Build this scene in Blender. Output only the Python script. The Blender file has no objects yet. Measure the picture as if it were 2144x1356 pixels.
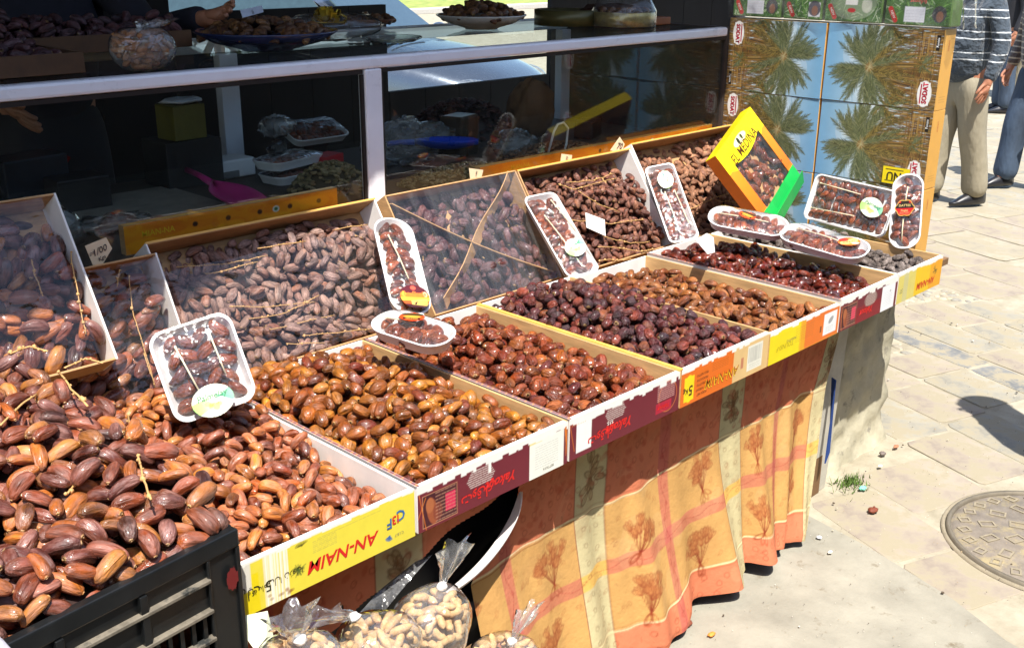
import bpy, bmesh, math, random
import numpy as np
from mathutils import Vector, Matrix
S = bpy.context.scene
COL = S.collection
# ---------------------------------------------------------------- camera
# World: x runs along the row of boxes away from the camera, y from the street to the counter, z up (metres).
CAMP = Vector((-1.1546, -1.3726, 1.75))
CR = Vector((0.70005, -0.71406, 0.00659)); CU = Vector((0.23225, 0.23640, 0.94349)); CF = Vector((0.67527, 0.65896, -0.33134))
cd = bpy.data.cameras.new('camera'); cam = bpy.data.objects.new('camera', cd); COL.objects.link(cam)
cam.matrix_world = Matrix(((CR.x, CU.x, -CF.x, CAMP.x), (CR.y, CU.y, -CF.y, CAMP.y), (CR.z, CU.z, -CF.z, CAMP.z), (0, 0, 0, 1)))
cd.sensor_width = 36; cd.lens = 36*2250/2144; cd.clip_end = 400; cd.clip_start = .05
S.camera = cam
# ---------------------------------------------------------------- light
SUN = Vector((-.26, -.37, .905)).normalized()
W = bpy.data.worlds.new('World'); S.world = W; W.use_nodes = True
nt = W.node_tree; bg = nt.nodes['Background']; sky = nt.nodes.new('ShaderNodeTexSky')
sky.sky_type = 'NISHITA'; sky.sun_disc = False; sky.sun_elevation = math.asin(SUN.z); sky.sun_rotation = math.atan2(SUN.x, SUN.y)
sky.altitude = 100; sky.air_density = 1.0; sky.dust_density = 1.2
nt.links.new(sky.outputs[0], bg.inputs[0]); bg.inputs[1].default_value = .15
sl = bpy.data.lights.new('sun', 'SUN'); so = bpy.data.objects.new('sun', sl); COL.objects.link(so)
sl.energy = 4.8; sl.angle = math.radians(.55); sl.color = (1, .95, .87)
so.rotation_euler = SUN.to_track_quat('Z', 'Y').to_euler(); so.location = (0, -3, 8)
S.view_settings.view_transform = 'Standard'; S.view_settings.look = 'None'
S.view_settings.exposure = 0.86; S.view_settings.gamma = 1; S.view_settings.use_curve_mapping = False
S.render.engine = 'CYCLES'
try:
    S.cycles.max_bounces = 7; S.cycles.transparent_max_bounces = 14; S.cycles.use_denoising = True
    S.cycles.caustics_reflective = False; S.cycles.caustics_refractive = False
except Exception: pass
# ---------------------------------------------------------------- helpers
def lin(r, g=None, b=None):
    if g is None: r, g, b = r
    f = lambda c: (c/12.92 if c <= .04045 else ((c+.055)/1.055)**2.4)
    return (f(r/255), f(g/255), f(b/255))
def ray(x, y):
    return CF + CR*((x-1072)/2250) - CU*((y-678)/2250)
def at(x, y, u=None, v=None, z=None):
    """point of the place seen at a pixel of the photograph, on the plane x=u, y=v or z=z"""
    d = ray(x, y)
    t = (u-CAMP.x)/d.x if u is not None else ((v-CAMP.y)/d.y if v is not None else (z-CAMP.z)/d.z)
    return CAMP + d*t
def tag(o, label=None, cat=None, group=None, kind=None):
    if label: o['label'] = label
    if cat: o['category'] = cat
    if group: o['group'] = group
    if kind: o['kind'] = kind
    return o
def thing(name, label, cat, loc=(0, 0, 0), rz=0, group=None):
    o = bpy.data.objects.new(name, None); COL.objects.link(o)
    o.location = loc; o.rotation_euler = (0, 0, rz); o.empty_display_size = .05
    return tag(o, label, cat, group)
def link(o, parent=None, world=False):
    COL.objects.link(o)
    if parent is not None:
        o.parent = parent
        if world:
            m = Matrix.Identity(4); p = parent
            while p is not None:
                m = p.matrix_parent_inverse @ Matrix.LocRotScale(p.location, p.rotation_euler, p.scale) @ m if False else (Matrix.LocRotScale(p.location, p.rotation_euler, p.scale) @ m)
                if p.parent is not None: m = p.matrix_parent_inverse @ m
                p = p.parent
            o.matrix_parent_inverse = m.inverted()
    return o
def copy_tree(o, parent=None):
    c = o.copy(); COL.objects.link(c)
    if parent is not None: c.parent = parent
    for ch in list(o.children): copy_tree(ch, c)
    return c
class G:
    """mesh builder"""
    def __init__(s): s.v = []; s.f = []; s.c = []; s.col = None; s.M = None
    def add(s, vs, fs, cols=None):
        b = len(s.v)
        if s.M is not None: vs = [s.M @ Vector(p) for p in vs]
        s.v += [tuple(p) for p in vs]; s.f += [tuple(i+b for i in f) for f in fs]
        s.c += list(cols) if cols is not None else [s.col or (1, 1, 1)]*len(vs)
        return s
    def bx(s, x0, x1, y0, y1, z0, z1):
        return s.add([(x, y, z) for z in (z0, z1) for y in (y0, y1) for x in (x0, x1)],
                     [(0, 2, 3, 1), (4, 5, 7, 6), (0, 1, 5, 4), (2, 6, 7, 3), (0, 4, 6, 2), (1, 3, 7, 5)])
    def quad(s, a, b, c, d): return s.add([a, b, c, d], [(0, 1, 2, 3)])
    def tube(s, pts, r, n=6, cap=True):
        pts = [Vector(p) for p in pts]; k = len(pts); rr = r if isinstance(r, (list, tuple)) else [r]*k
        vs = []; up = Vector((0, 0, 1)); pn = None
        for i, p in enumerate(pts):
            t = (pts[min(i+1, k-1)] - pts[max(i-1, 0)]).normalized()
            a = t.cross(up if abs(t.z) < .9 else Vector((1, 0, 0))).normalized() if pn is None else (pn - t*pn.dot(t)).normalized()
            pn = a; b = t.cross(a)
            for j in range(n):
                w = 2*math.pi*j/n; vs.append(p + (a*math.cos(w) + b*math.sin(w))*rr[i])
        fs = [(i*n+j, i*n+(j+1) % n, (i+1)*n+(j+1) % n, (i+1)*n+j) for i in range(k-1) for j in range(n)]
        if cap: fs += [tuple(range(n-1, -1, -1)), tuple((k-1)*n+j for j in range(n))]
        return s.add(vs, fs)
    def lathe(s, prof, n=24, c=(0, 0, 0), sy=1.0):
        k = len(prof)
        vs = [(c[0]+r*math.cos(2*math.pi*j/n), c[1]+sy*r*math.sin(2*math.pi*j/n), c[2]+z) for r, z in prof for j in range(n)]
        fs = [(i*n+j, i*n+(j+1) % n, (i+1)*n+(j+1) % n, (i+1)*n+j) for i in range(k-1) for j in range(n)]
        return s.add(vs, fs)
    def blob(s, c, r, n=8, m=6, jit=0, rnd=random, R=None):
        c = Vector(c); r = Vector(r) if not isinstance(r, (int, float)) else Vector((r, r, r)); vs = []
        for i in range(m+1):
            a = math.pi*i/m
            for j in range(n):
                w = 2*math.pi*j/n; q = 1+rnd.uniform(-jit, jit)
                p = Vector((r.x*math.sin(a)*math.cos(w)*q, r.y*math.sin(a)*math.sin(w)*q, r.z*math.cos(a)*q))
                vs.append(c + (R @ p if R is not None else p))
        fs = [(i*n+j, (i+1)*n+j, (i+1)*n+(j+1) % n, i*n+(j+1) % n) for i in range(m) for j in range(n)]
        return s.add(vs, fs)
    def mesh(s, name):
        me = bpy.data.meshes.new(name); me.from_pydata(s.v, [], s.f); me.update()
        a = me.color_attributes.new('col', 'FLOAT_COLOR', 'POINT')
        a.data.foreach_set('color', np.array([(c[0], c[1], c[2], 1) for c in s.c], 'f').ravel())
        return me
    def build(s, name, mat, parent=None, world=False, smooth=False, bevel=0, solid=0, subd=0):
        me = s.mesh(name); me.materials.append(mat)
        if smooth: me.shade_smooth()
        o = bpy.data.objects.new(name, me); link(o, parent, world)
        if solid:
            m = o.modifiers.new('solid', 'SOLIDIFY'); m.thickness = solid; m.offset = 0
        if bevel:
            m = o.modifiers.new('bevel', 'BEVEL'); m.width = bevel; m.segments = 2; m.limit_method = 'ANGLE'
        if subd:
            m = o.modifiers.new('sub', 'SUBSURF'); m.levels = subd; m.render_levels = subd
        return o
def sstep(a, b, x):
    t = min(1, max(0, (x-a)/(b-a))); return t*t*(3-2*t)
# ---------------------------------------------------------------- materials
def nodes(name):
    m = bpy.data.materials.new(name); m.use_nodes = True; t = m.node_tree; return m, t, t.nodes['Principled BSDF']
def N(t, kind, **k):
    n = t.nodes.new(kind)
    for a, b in k.items():
        if isinstance(a, str) and hasattr(n, a): setattr(n, a, b)
    return n
def noise(t, scale, detail=4, rough=.6, vec=None):
    n = t.nodes.new('ShaderNodeTexNoise'); n.inputs['Scale'].default_value = scale; n.inputs['Detail'].default_value = detail; n.inputs['Roughness'].default_value = rough
    if vec is not None: t.links.new(vec, n.inputs['Vector'])
    return n
def ramp(t, src, stops):
    r = t.nodes.new('ShaderNodeValToRGB'); e = r.color_ramp.elements
    while len(e) < len(stops): e.new(.5)
    for q, (p, c) in zip(e, stops): q.position = p; q.color = (*c, 1) if len(c) == 3 else c
    t.links.new(src, r.inputs[0]); return r
def mixc(t, fac, a, b, mode='MIX'):
    m = t.nodes.new('ShaderNodeMix'); m.data_type = 'RGBA'; m.blend_type = mode
    for i, x in ((0, fac), (6, a), (7, b)):
        if isinstance(x, (int, float)): m.inputs[i].default_value = x
        elif isinstance(x, tuple): m.inputs[i].default_value = (*x, 1)
        else: t.links.new(x, m.inputs[i])
    return m.outputs[2]
def maprange(t, src, a, b, c, d):
    m = t.nodes.new('ShaderNodeMapRange')
    for i, x in enumerate((a, b, c, d)): m.inputs[i+1].default_value = x
    t.links.new(src, m.inputs[0]); return m.outputs[0]
def bump(t, p, src, strength, dist):
    b = t.nodes.new('ShaderNodeBump'); b.inputs['Strength'].default_value = strength; b.inputs['Distance'].default_value = dist
    t.links.new(src, b.inputs['Height']); t.links.new(b.outputs[0], p.inputs['Normal']); return b
def coords(t, scale=(1, 1, 1), kind='Object'):
    tc = t.nodes.new('ShaderNodeTexCoord'); mp = t.nodes.new('ShaderNodeMapping'); mp.inputs['Scale'].default_value = scale
    t.links.new(tc.outputs[kind], mp.inputs[0]); return mp.outputs[0]
def M(name, c, rough=.6, var=.15, scale=20, metal=0, bmp=0, bscale=60, spec=.5, coat=0, stretch=(1, 1, 1), attr=None, dirt=None, c2=None, sheen=0):
    """plain surface: colour with cloudy variation, fine relief, optional painted colour attribute, optional dirt"""
    m, t, p = nodes(name); vec = coords(t, stretch)
    n = noise(t, scale, 5, .65, vec)
    if attr: a = t.nodes.new('ShaderNodeAttribute'); a.attribute_name = attr; base = a.outputs['Color']
    else: base = None
    lo = tuple(x*(1-var) for x in c); hi = tuple(min(1, x*(1+var)) for x in (c2 or c))
    if base is None: r = ramp(t, n.outputs[0], [(.3, lo), (.7, hi)]); out = r.outputs[0]
    else:
        r = ramp(t, n.outputs[0], [(.3, (1-var,)*3), (.7, (1, 1, 1))]); out = mixc(t, 1.0, base, r.outputs[0], 'MULTIPLY')
    if dirt:
        n2 = noise(t, dirt[1], 6, .7, vec); f = ramp(t, n2.outputs[0], [(dirt[2], (0, 0, 0)), (dirt[2]+.12, (1, 1, 1))])
        out = mixc(t, f.outputs[0], out, dirt[0])
    t.links.new(out, p.inputs['Base Color'])
    t.links.new(maprange(t, n.outputs[0], .2, .8, max(0, rough-.08), min(1, rough+.08)), p.inputs['Roughness'])
    p.inputs['Metallic'].default_value = metal; p.inputs['Specular IOR Level'].default_value = spec; p.inputs['Coat Weight'].default_value = coat
    p.inputs['Sheen Weight'].default_value = sheen
    if bmp: n3 = noise(t, bscale, 4, .6, vec); bump(t, p, n3.outputs[0], .6, bmp)
    return m
def film(name, tint=(1, 1, 1), gloss=1.0, haze=.04, wrinkle=.004, wscale=25, rough=.08, ior=1.45, hz=(.8, .8, .8), stretch=(1, 1, 1)):
    """thin clear sheet: see-through, mirror glints by angle, a little milkiness"""
    m = bpy.data.materials.new(name); m.use_nodes = True; t = m.node_tree; t.nodes.remove(t.nodes['Principled BSDF']); out = t.nodes['Material Output']
    tr = t.nodes.new('ShaderNodeBsdfTransparent'); tr.inputs[0].default_value = (*tint, 1)
    gl = t.nodes.new('ShaderNodeBsdfGlossy'); gl.inputs['Roughness'].default_value = rough
    df = t.nodes.new('ShaderNodeBsdfDiffuse'); df.inputs[0].default_value = (*hz, 1)
    ge = t.nodes.new('ShaderNodeNewGeometry'); dt = t.nodes.new('ShaderNodeVectorMath'); dt.operation = 'DOT_PRODUCT'; t.links.new(ge.outputs['Normal'], dt.inputs[0]); t.links.new(ge.outputs['Incoming'], dt.inputs[1])
    def ma(op, a, b):
        n = t.nodes.new('ShaderNodeMath'); n.operation = op
        for i, x in enumerate((a, b)):
            if isinstance(x, (int, float)): n.inputs[i].default_value = x
            elif x is not None: t.links.new(x, n.inputs[i])
        return n
    f0 = ((ior-1)/(ior+1))**2
    mu = ma('MULTIPLY', ma('ADD', ma('MULTIPLY', ma('POWER', ma('SUBTRACT', 1.0, ma('ABSOLUTE', dt.outputs['Value'], None).outputs[0]).outputs[0], 5.0).outputs[0], 1-f0).outputs[0], f0).outputs[0], gloss); mu.use_clamp = True
    vec = coords(t, stretch)
    if wrinkle:
        n = noise(t, wscale, 3, .55, vec); b = t.nodes.new('ShaderNodeBump'); b.inputs['Strength'].default_value = 1; b.inputs['Distance'].default_value = wrinkle
        t.links.new(n.outputs[0], b.inputs['Height']); t.links.new(b.outputs[0], gl.inputs['Normal'])
    n2 = noise(t, wscale*.6, 5, .7, vec)
    h = maprange(t, n2.outputs[0], .4, .75, haze*.3, haze*2.2)
    m1 = t.nodes.new('ShaderNodeMixShader'); t.links.new(h, m1.inputs[0]); t.links.new(tr.outputs[0], m1.inputs[1]); t.links.new(df.outputs[0], m1.inputs[2])
    m2 = t.nodes.new('ShaderNodeMixShader'); t.links.new(mu.outputs[0], m2.inputs[0]); t.links.new(m1.outputs[0], m2.inputs[1]); t.links.new(gl.outputs[0], m2.inputs[2])
    t.links.new(m2.outputs[0], out.inputs[0]); return m
def datemat(name, cols, bloom=lin(120, 95, 105), bl=.45, rough=(.22, .5), bmp=.0030, calyx=lin(205, 165, 105), coat=.25, k=1.0):
    """skin of a date: colour by fruit, mottled bloom, lengthwise wrinkles, pale cap"""
    m, t, p = nodes(name)
    ar = t.nodes.new('ShaderNodeAttribute'); ar.attribute_name = 'rnd'
    oi = t.nodes.new('ShaderNodeObjectInfo')
    ad = t.nodes.new('ShaderNodeMath'); ad.operation = 'ADD'; t.links.new(ar.outputs['Fac'], ad.inputs[0]); t.links.new(oi.outputs['Random'], ad.inputs[1])
    fr = t.nodes.new('ShaderNodeMath'); fr.operation = 'FRACT'; t.links.new(ad.outputs[0], fr.inputs[0])
    base = ramp(t, fr.outputs[0], [(i/(len(cols)-1), tuple(x*k for x in c)) for i, c in enumerate(cols)]).outputs[0]
    dl = t.nodes.new('ShaderNodeAttribute'); dl.attribute_name = 'dl'
    of = t.nodes.new('ShaderNodeVectorMath'); of.operation = 'ADD'; t.links.new(dl.outputs['Vector'], of.inputs[0])
    cx = t.nodes.new('ShaderNodeCombineXYZ'); mu = t.nodes.new('ShaderNodeMath'); mu.operation = 'MULTIPLY'; mu.inputs[1].default_value = 37; t.links.new(fr.outputs[0], mu.inputs[0])
    t.links.new(mu.outputs[0], cx.inputs[1]); t.links.new(mu.outputs[0], cx.inputs[2]); t.links.new(cx.outputs[0], of.inputs[1])
    n1 = noise(t, 1.9, 4, .65, of.outputs[0])
    f1 = ramp(t, n1.outputs[0], [(.42, (0, 0, 0)), (.66, (bl, bl, bl))])
    c = mixc(t, f1.outputs[0], base, bloom)
    n4 = noise(t, 1.2, 3, .6, of.outputs[0]); f4 = ramp(t, n4.outputs[0], [(.32, (.42,)*3), (.62, (1.25,)*3)])
    c = mixc(t, 1.0, c, f4.outputs[0], 'MULTIPLY')
    sx = t.nodes.new('ShaderNodeSeparateXYZ'); lc = t.nodes.new('ShaderNodeAttribute'); lc.attribute_name = 'loc'; t.links.new(lc.outputs['Vector'], sx.inputs[0])
    fe = maprange(t, sx.outputs[0], .474, .49, 0, .55)
    c = mixc(t, fe, c, calyx)
    t.links.new(c, p.inputs['Base Color'])
    mp = t.nodes.new('ShaderNodeMapping'); mp.inputs['Scale'].default_value = (3.2, 13, 13); t.links.new(of.outputs[0], mp.inputs[0])
    n2 = noise(t, 1.0, 5, .62, mp.outputs[0])
    mq = t.nodes.new('ShaderNodeMapping'); mq.inputs['Scale'].default_value = (2.2, 4.5, 4.5); t.links.new(of.outputs[0], mq.inputs[0]); n5 = noise(t, 1.0, 2, .5, mq.outputs[0])
    b1 = t.nodes.new('ShaderNodeBump'); b1.inputs['Strength'].default_value = 1; b1.inputs['Distance'].default_value = bmp*2.6; t.links.new(n5.outputs[0], b1.inputs['Height'])
    b2 = bump(t, p, n2.outputs[0], 1.0, bmp); t.links.new(b1.outputs[0], b2.inputs['Normal'])
    m2 = t.nodes.new('ShaderNodeMath'); m2.operation = 'MULTIPLY_ADD'; m2.inputs[1].default_value = 7.31; m2.inputs[2].default_value = .2; t.links.new(fr.outputs[0], m2.inputs[0]); m3 = t.nodes.new('ShaderNodeMath'); m3.operation = 'FRACT'; t.links.new(m2.outputs[0], m3.inputs[0])
    ra = t.nodes.new('ShaderNodeMath'); ra.operation = 'ADD'; t.links.new(maprange(t, n1.outputs[0], .35, .65, rough[0], rough[1]), ra.inputs[0]); t.links.new(maprange(t, m3.outputs[0], 0, 1, -.04, .26), ra.inputs[1]); t.links.new(ra.outputs[0], p.inputs['Roughness'])
    t.links.new(maprange(t, m3.outputs[0], 0, 1, coat*1.4, 0), p.inputs['Coat Weight'])
    p.inputs['Coat Roughness'].default_value = .12
    p.inputs['Specular IOR Level'].default_value = .5
    return m
PAINT = M('printed_paper', (1, 1, 1), .42, var=.08, scale=30, attr='col', spec=.5)
CLOTHM = M('printed_cotton', (1, 1, 1), .9, var=.22, scale=9, attr='col', spec=.15, bmp=.003, bscale=70, dirt=(lin(120, 88, 62), 7, .68))
WHITE = M('white_board', lin(236, 232, 226), .6, var=.08, scale=12)
CARD = M('brown_cardboard', lin(186, 146, 100), .8, var=.22, scale=25, stretch=(1, 1, 6))
WOODY = M('kraft_wall', lin(205, 165, 112), .75, var=.25, scale=9, stretch=(1, 1, 7))
FOAM = M('foam_tray', lin(240, 238, 236), .5, var=.03, scale=40, bmp=.0002, bscale=500)
RAIL = M('white_enamel', lin(240, 240, 246), .3, var=.06, scale=6, coat=.3, dirt=(lin(150, 145, 140), 9, .7))
STEM = M('date_stem', lin(196, 154, 98), .65, var=.3, scale=90)
BLACKP = M('black_plastic', lin(22, 24, 25), .36, var=.3, scale=12, dirt=(lin(96, 88, 74), 14, .70), bmp=.0006, bscale=50)
# ---------------------------------------------------------------- flat print: a fine sheet whose points carry colour
_tx = {}
def text_tris(s, bold=0.0, shear=0.0):
    key = (s, bold, shear)
    if key not in _tx:
        c = bpy.data.curves.new('lettering', 'FONT'); c.body = s; c.size = 1; c.align_x = 'CENTER'; c.align_y = 'CENTER'; c.offset = bold; c.shear = shear; c.resolution_u = 2
        o = bpy.data.objects.new('lettering', c); me = bpy.data.meshes.new_from_object(o); me.calc_loop_triangles()
        _tx[key] = ([tuple(v.co)[:2] for v in me.vertices], [tuple(t.vertices) for t in me.loop_triangles])
        bpy.data.objects.remove(o); bpy.data.meshes.remove(me)
    return _tx[key]
class Canvas:
    def __init__(s, w, h, res, bgc):
        s.w, s.h, s.r = w, h, res; s.nx = int(w/res)+1; s.ny = int(h/res)+1
        s.a = np.zeros((s.ny, s.nx, 3)); s.a[:] = bgc; s.X, s.Y = np.meshgrid(np.linspace(0, w, s.nx), np.linspace(0, h, s.ny)); s.t = []; s.mask = None
    def _box(s, x0, x1, y0, y1):
        return (slice(max(0, int(y0/s.r)-1), max(0, int(y1/s.r)+3)), slice(max(0, int(x0/s.r)-1), max(0, int(x1/s.r)+3)))
    def _put(s, b, al, c): s.a[b] = s.a[b]*(1-al[..., None]) + np.array(c)*al[..., None]
    def line(s, p, q, wd, c, al=1.0, w2=None):
        w2 = wd if w2 is None else w2; m = max(wd, w2)+s.r
        b = s._box(min(p[0], q[0])-m, max(p[0], q[0])+m, min(p[1], q[1])-m, max(p[1], q[1])+m)
        X, Y = s.X[b], s.Y[b]
        if X.size == 0: return
        dx, dy = q[0]-p[0], q[1]-p[1]; L = dx*dx+dy*dy+1e-12
        t = np.clip(((X-p[0])*dx+(Y-p[1])*dy)/L, 0, 1); d = np.hypot(X-p[0]-t*dx, Y-p[1]-t*dy)
        hw = (wd+(w2-wd)*t)/2; s._put(b, np.clip((hw-d)/s.r+.5, 0, 1)*al, c)
    def poly(s, pts, wd, c, al=1.0, closed=False):
        pts = list(pts) + ([pts[0]] if closed else [])
        for a, b in zip(pts, pts[1:]): s.line(a, b, wd, c, al)
    def rect(s, x0, x1, y0, y1, c, al=1.0):
        b = s._box(x0, x1, y0, y1); X, Y = s.X[b], s.Y[b]
        d = np.minimum(np.minimum(X-x0, x1-X), np.minimum(Y-y0, y1-Y)); s._put(b, np.clip(d/s.r+.5, 0, 1)*al, c)
    def ell(s, x, y, rx, ry, c, al=1.0, rot=0, ring=None):
        m = max(rx, ry)+s.r; b = s._box(x-m, x+m, y-m, y+m); X, Y = s.X[b]-x, s.Y[b]-y
        if X.size == 0: return
        cs, sn = math.cos(rot), math.sin(rot); d = np.hypot((X*cs+Y*sn)/rx, (-X*sn+Y*cs)/ry)
        f = np.clip((1-d)*min(rx, ry)/s.r+.5, 0, 1)
        if ring: f = np.clip(f - np.clip((1-ring/min(rx, ry)-d)*min(rx, ry)/s.r+.5, 0, 1), 0, 1)
        s._put(b, f*al, c)
    def scrib(s, x0, x1, y, n, c, step=.004, wd=.0012, rnd=random, al=.8):
        for i in range(n):
            x = x0
            while x < x1:
                e = min(x1, x+rnd.uniform(.004, .014)); s.line((x, y+i*step), (e, y+i*step), wd, c, al); x = e+.003
    def text(s, st, x, y, size, c, rot=0, bold=0.0, shear=0, sx=1.0):
        s.t.append((st, x, y, size, c, rot, bold, shear, sx))
    def build(s, name, parent, o, ex, ey, n, mat=None, world=False, lift=.0006, warp=None, keep=None, mirror=False):
        """o = corner, ex/ey = unit directions of width and height, n = outward normal"""
        o, ex, ey, n = Vector(o), Vector(ex), Vector(ey), Vector(n)
        P = np.array(o)[None, None]+s.X[..., None]*np.array(ex)+s.Y[..., None]*np.array(ey)+lift*np.array(n)
        if warp is not None: P = warp(s.X, s.Y)
        idx = np.arange(s.nx*s.ny).reshape(s.ny, s.nx)
        q = np.stack([idx[:-1, :-1], idx[:-1, 1:], idx[1:, 1:], idx[1:, :-1]], -1).reshape(-1, 4)
        if ex.cross(ey).dot(n) < 0: q = q[:, ::-1]
        if keep is not None:
            k = keep(s.X, s.Y).ravel(); q = q[k[q].all(1)]
        V = P.reshape(-1, 3); Cc = np.clip(s.a, 0, 1).reshape(-1, 3); vs = [V]; cs = [Cc]; F4 = q; tris = []; base = len(V)
        for j, (st, x, y, size, c, rot, bold, shear, sx) in enumerate(s.t):
            tv, tf = text_tris(st, bold, shear); A = np.array(tv)*size; A[:, 0] *= sx
            cr, sr = math.cos(rot), math.sin(rot); B = np.stack([A[:, 0]*cr-A[:, 1]*sr+x, A[:, 0]*sr+A[:, 1]*cr+y], 1)
            PP = np.array(o)+B[:, :1]*np.array(ex)+B[:, 1:]*np.array(ey)+(lift+.0005+.0001*j)*np.array(n)
            vs.append(PP); cs.append(np.tile(np.array(c), (len(PP), 1))); tris.append(np.array(tf)+base); base += len(PP)
        used = np.zeros(base, bool); used[F4.ravel()] = True
        for t in tris: used[t.ravel()] = True
        V = np.concatenate(vs); Cc = np.concatenate(cs); mp = np.cumsum(used)-1; V = V[used]; Cc = Cc[used]
        F4 = mp[F4]; T3 = mp[np.concatenate(tris)] if tris else np.zeros((0, 3), int)
        me = bpy.data.meshes.new(name); me.vertices.add(len(V)); me.vertices.foreach_set('co', V.astype('f').ravel())
        nl = F4.size+T3.size; me.loops.add(nl); me.loops.foreach_set('vertex_index', np.concatenate([F4.ravel(), T3.ravel()]).astype('i'))
        me.polygons.add(len(F4)+len(T3)); st_ = np.concatenate([np.arange(len(F4))*4, F4.size+np.arange(len(T3))*3]).astype('i'); me.polygons.foreach_set('loop_start', st_)
        me.update(calc_edges=True); a = me.color_attributes.new('col', 'FLOAT_COLOR', 'POINT')
        a.data.foreach_set('color', np.concatenate([Cc, np.ones((len(Cc), 1))], 1).astype('f').ravel())
        me.materials.append(mat or PAINT)
        if warp is not None: me.shade_smooth()
        ob = bpy.data.objects.new(name, me); link(ob, parent, world); return ob
# ---------------------------------------------------------------- dates
class Fruit:
    """one kind of date: a few wrinkled shapes, a skin"""
    def __init__(s, L, Wd, wr, mat, seed, bend=.5, blunt=.72, nv=5, seg=12, rings=9, group=None):
        s.L, s.W, s.mat = L, Wd, mat; s.shapes = []; rg = np.random.RandomState(seed)
        for k in range(nv):
            ph = rg.rand(8)*6.28; t = np.linspace(0, 1, rings); x = -np.cos(np.pi*t)*.5
            x[1] = x[0]+.035; x[-2] = x[-1]-.03
            rad = np.sin(np.pi*np.clip(t, .0, 1))**blunt; rad[1] *= .8; rad[-1] = .17; rad[0] = .03
            rad *= 1+.10*np.sin(2.2*t*3+ph[0])*rg.uniform(.3, 1)
            th = np.arange(seg)/seg*2*np.pi; T, TH = np.meshgrid(t, th, indexing='ij')
            hf = 1.0 if seg >= 20 else .0
            w = 1+wr*(.45*np.cos(3*TH+ph[1]+2*T)+.55*np.cos(5*TH+ph[2]-3*T)+.5*np.sin(2*TH+ph[3]+5*T)+.45*np.sin(9*T+ph[4]+TH)+hf*.05*np.cos(9*TH+ph[5]+2.5*np.sin(3*T+ph[6]))+hf*.06*np.cos(7*TH+ph[7]-6*T)+hf*.2*np.sin(7*T+3*TH+ph[6]))
            R = rad[:, None]*w*.5; asp = rg.uniform(.82, 1)
            V = np.stack([np.repeat(x[:, None], seg, 1)*L, R*np.cos(TH)*Wd, R*np.sin(TH)*Wd*asp], -1)
            V *= rg.uniform(.82, 1.08); V[..., 1:] *= rg.uniform(.86, 1.08)
            V[..., 2] -= bend*Wd*.35*(V[..., 0]/L*2)**2; V[..., 1] += rg.uniform(-.3, .3)*bend*Wd*(V[..., 0]/L*2)**2
            loc = np.stack([np.repeat(x[:, None], seg, 1), R*np.cos(TH), R*np.sin(TH)], -1)
            i, j = np.meshgrid(np.arange(rings-1), np.arange(seg), indexing='ij')
            F = np.stack([i*seg+j, i*seg+(j+1) % seg, (i+1)*seg+(j+1) % seg, (i+1)*seg+j], -1).reshape(-1, 4)[:, ::-1]
            V = V.reshape(-1, 3); V[:, 2] -= (V[:, 2].max()+V[:, 2].min())/2
            s.shapes.append((V, F, loc.reshape(-1, 3)+rg.rand(3)*0, seg, rings))
        s.single = [s._mesh([(np.zeros(3), np.eye(3), k, 0.0)], 'date') for k in range(nv)]
    def _mesh(s, inst, name):
        Vs, Fs, D, Lc, Rn = [], [], [], [], []; b = 0; rg = np.random.RandomState(5)
        caps = []
        for p, R, k, rnd in inst:
            V, F, loc, seg, rings = s.shapes[k]; Vs.append(V@R.T+p); Fs.append(F+b); Lc.append(loc); D.append(loc+rg.rand(3)*40*(len(inst) > 1)); Rn.append(np.full(len(V), rnd))
            caps.append(np.arange(seg)[::-1][::1]+b+(rings-1)*seg); b += len(V)
        V = np.concatenate(Vs); F = np.concatenate(Fs); seg = len(caps[0]); C = np.array(caps)[:, ::-1]
        me = bpy.data.meshes.new(name); me.vertices.add(len(V)); me.vertices.foreach_set('co', V.astype('f').ravel())
        me.loops.add(F.size+C.size); me.loops.foreach_set('vertex_index', np.concatenate([F.ravel(), C.ravel()]).astype('i'))
        me.polygons.add(len(F)+len(C)); me.polygons.foreach_set('loop_start', np.concatenate([np.arange(len(F))*4, F.size+np.arange(len(C))*seg]).astype('i'))
        me.update(calc_edges=True)
        for nm, arr, ty in (('dl', np.concatenate(D), 'FLOAT_VECTOR'), ('loc', np.concatenate(Lc), 'FLOAT_VECTOR'), ('rnd', np.concatenate(Rn), 'FLOAT')):
            a = me.attributes.new(nm, ty, 'POINT'); a.data.foreach_set('vector' if ty != 'FLOAT' else 'value', arr.astype('f').ravel())
        me.shade_smooth(); me.materials.append(s.mat); return me
    def stuff(s, inst, name, parent=None, label=None, cat=None, group=None, world=False):
        o = bpy.data.objects.new(name, s._mesh(inst, name)); link(o, parent, world); return tag(o, label, cat, group, 'stuff')
    def one(s, p, R, k, name='date', parent=None, world=False):
        o = bpy.data.objects.new(name, s.single[k % len(s.single)])
        o.location = Vector(p); o.rotation_euler = Matrix([list(r) for r in R]).to_euler()
        COL.objects.link(o)
        if parent is not None: o.parent = parent
        return o
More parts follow.
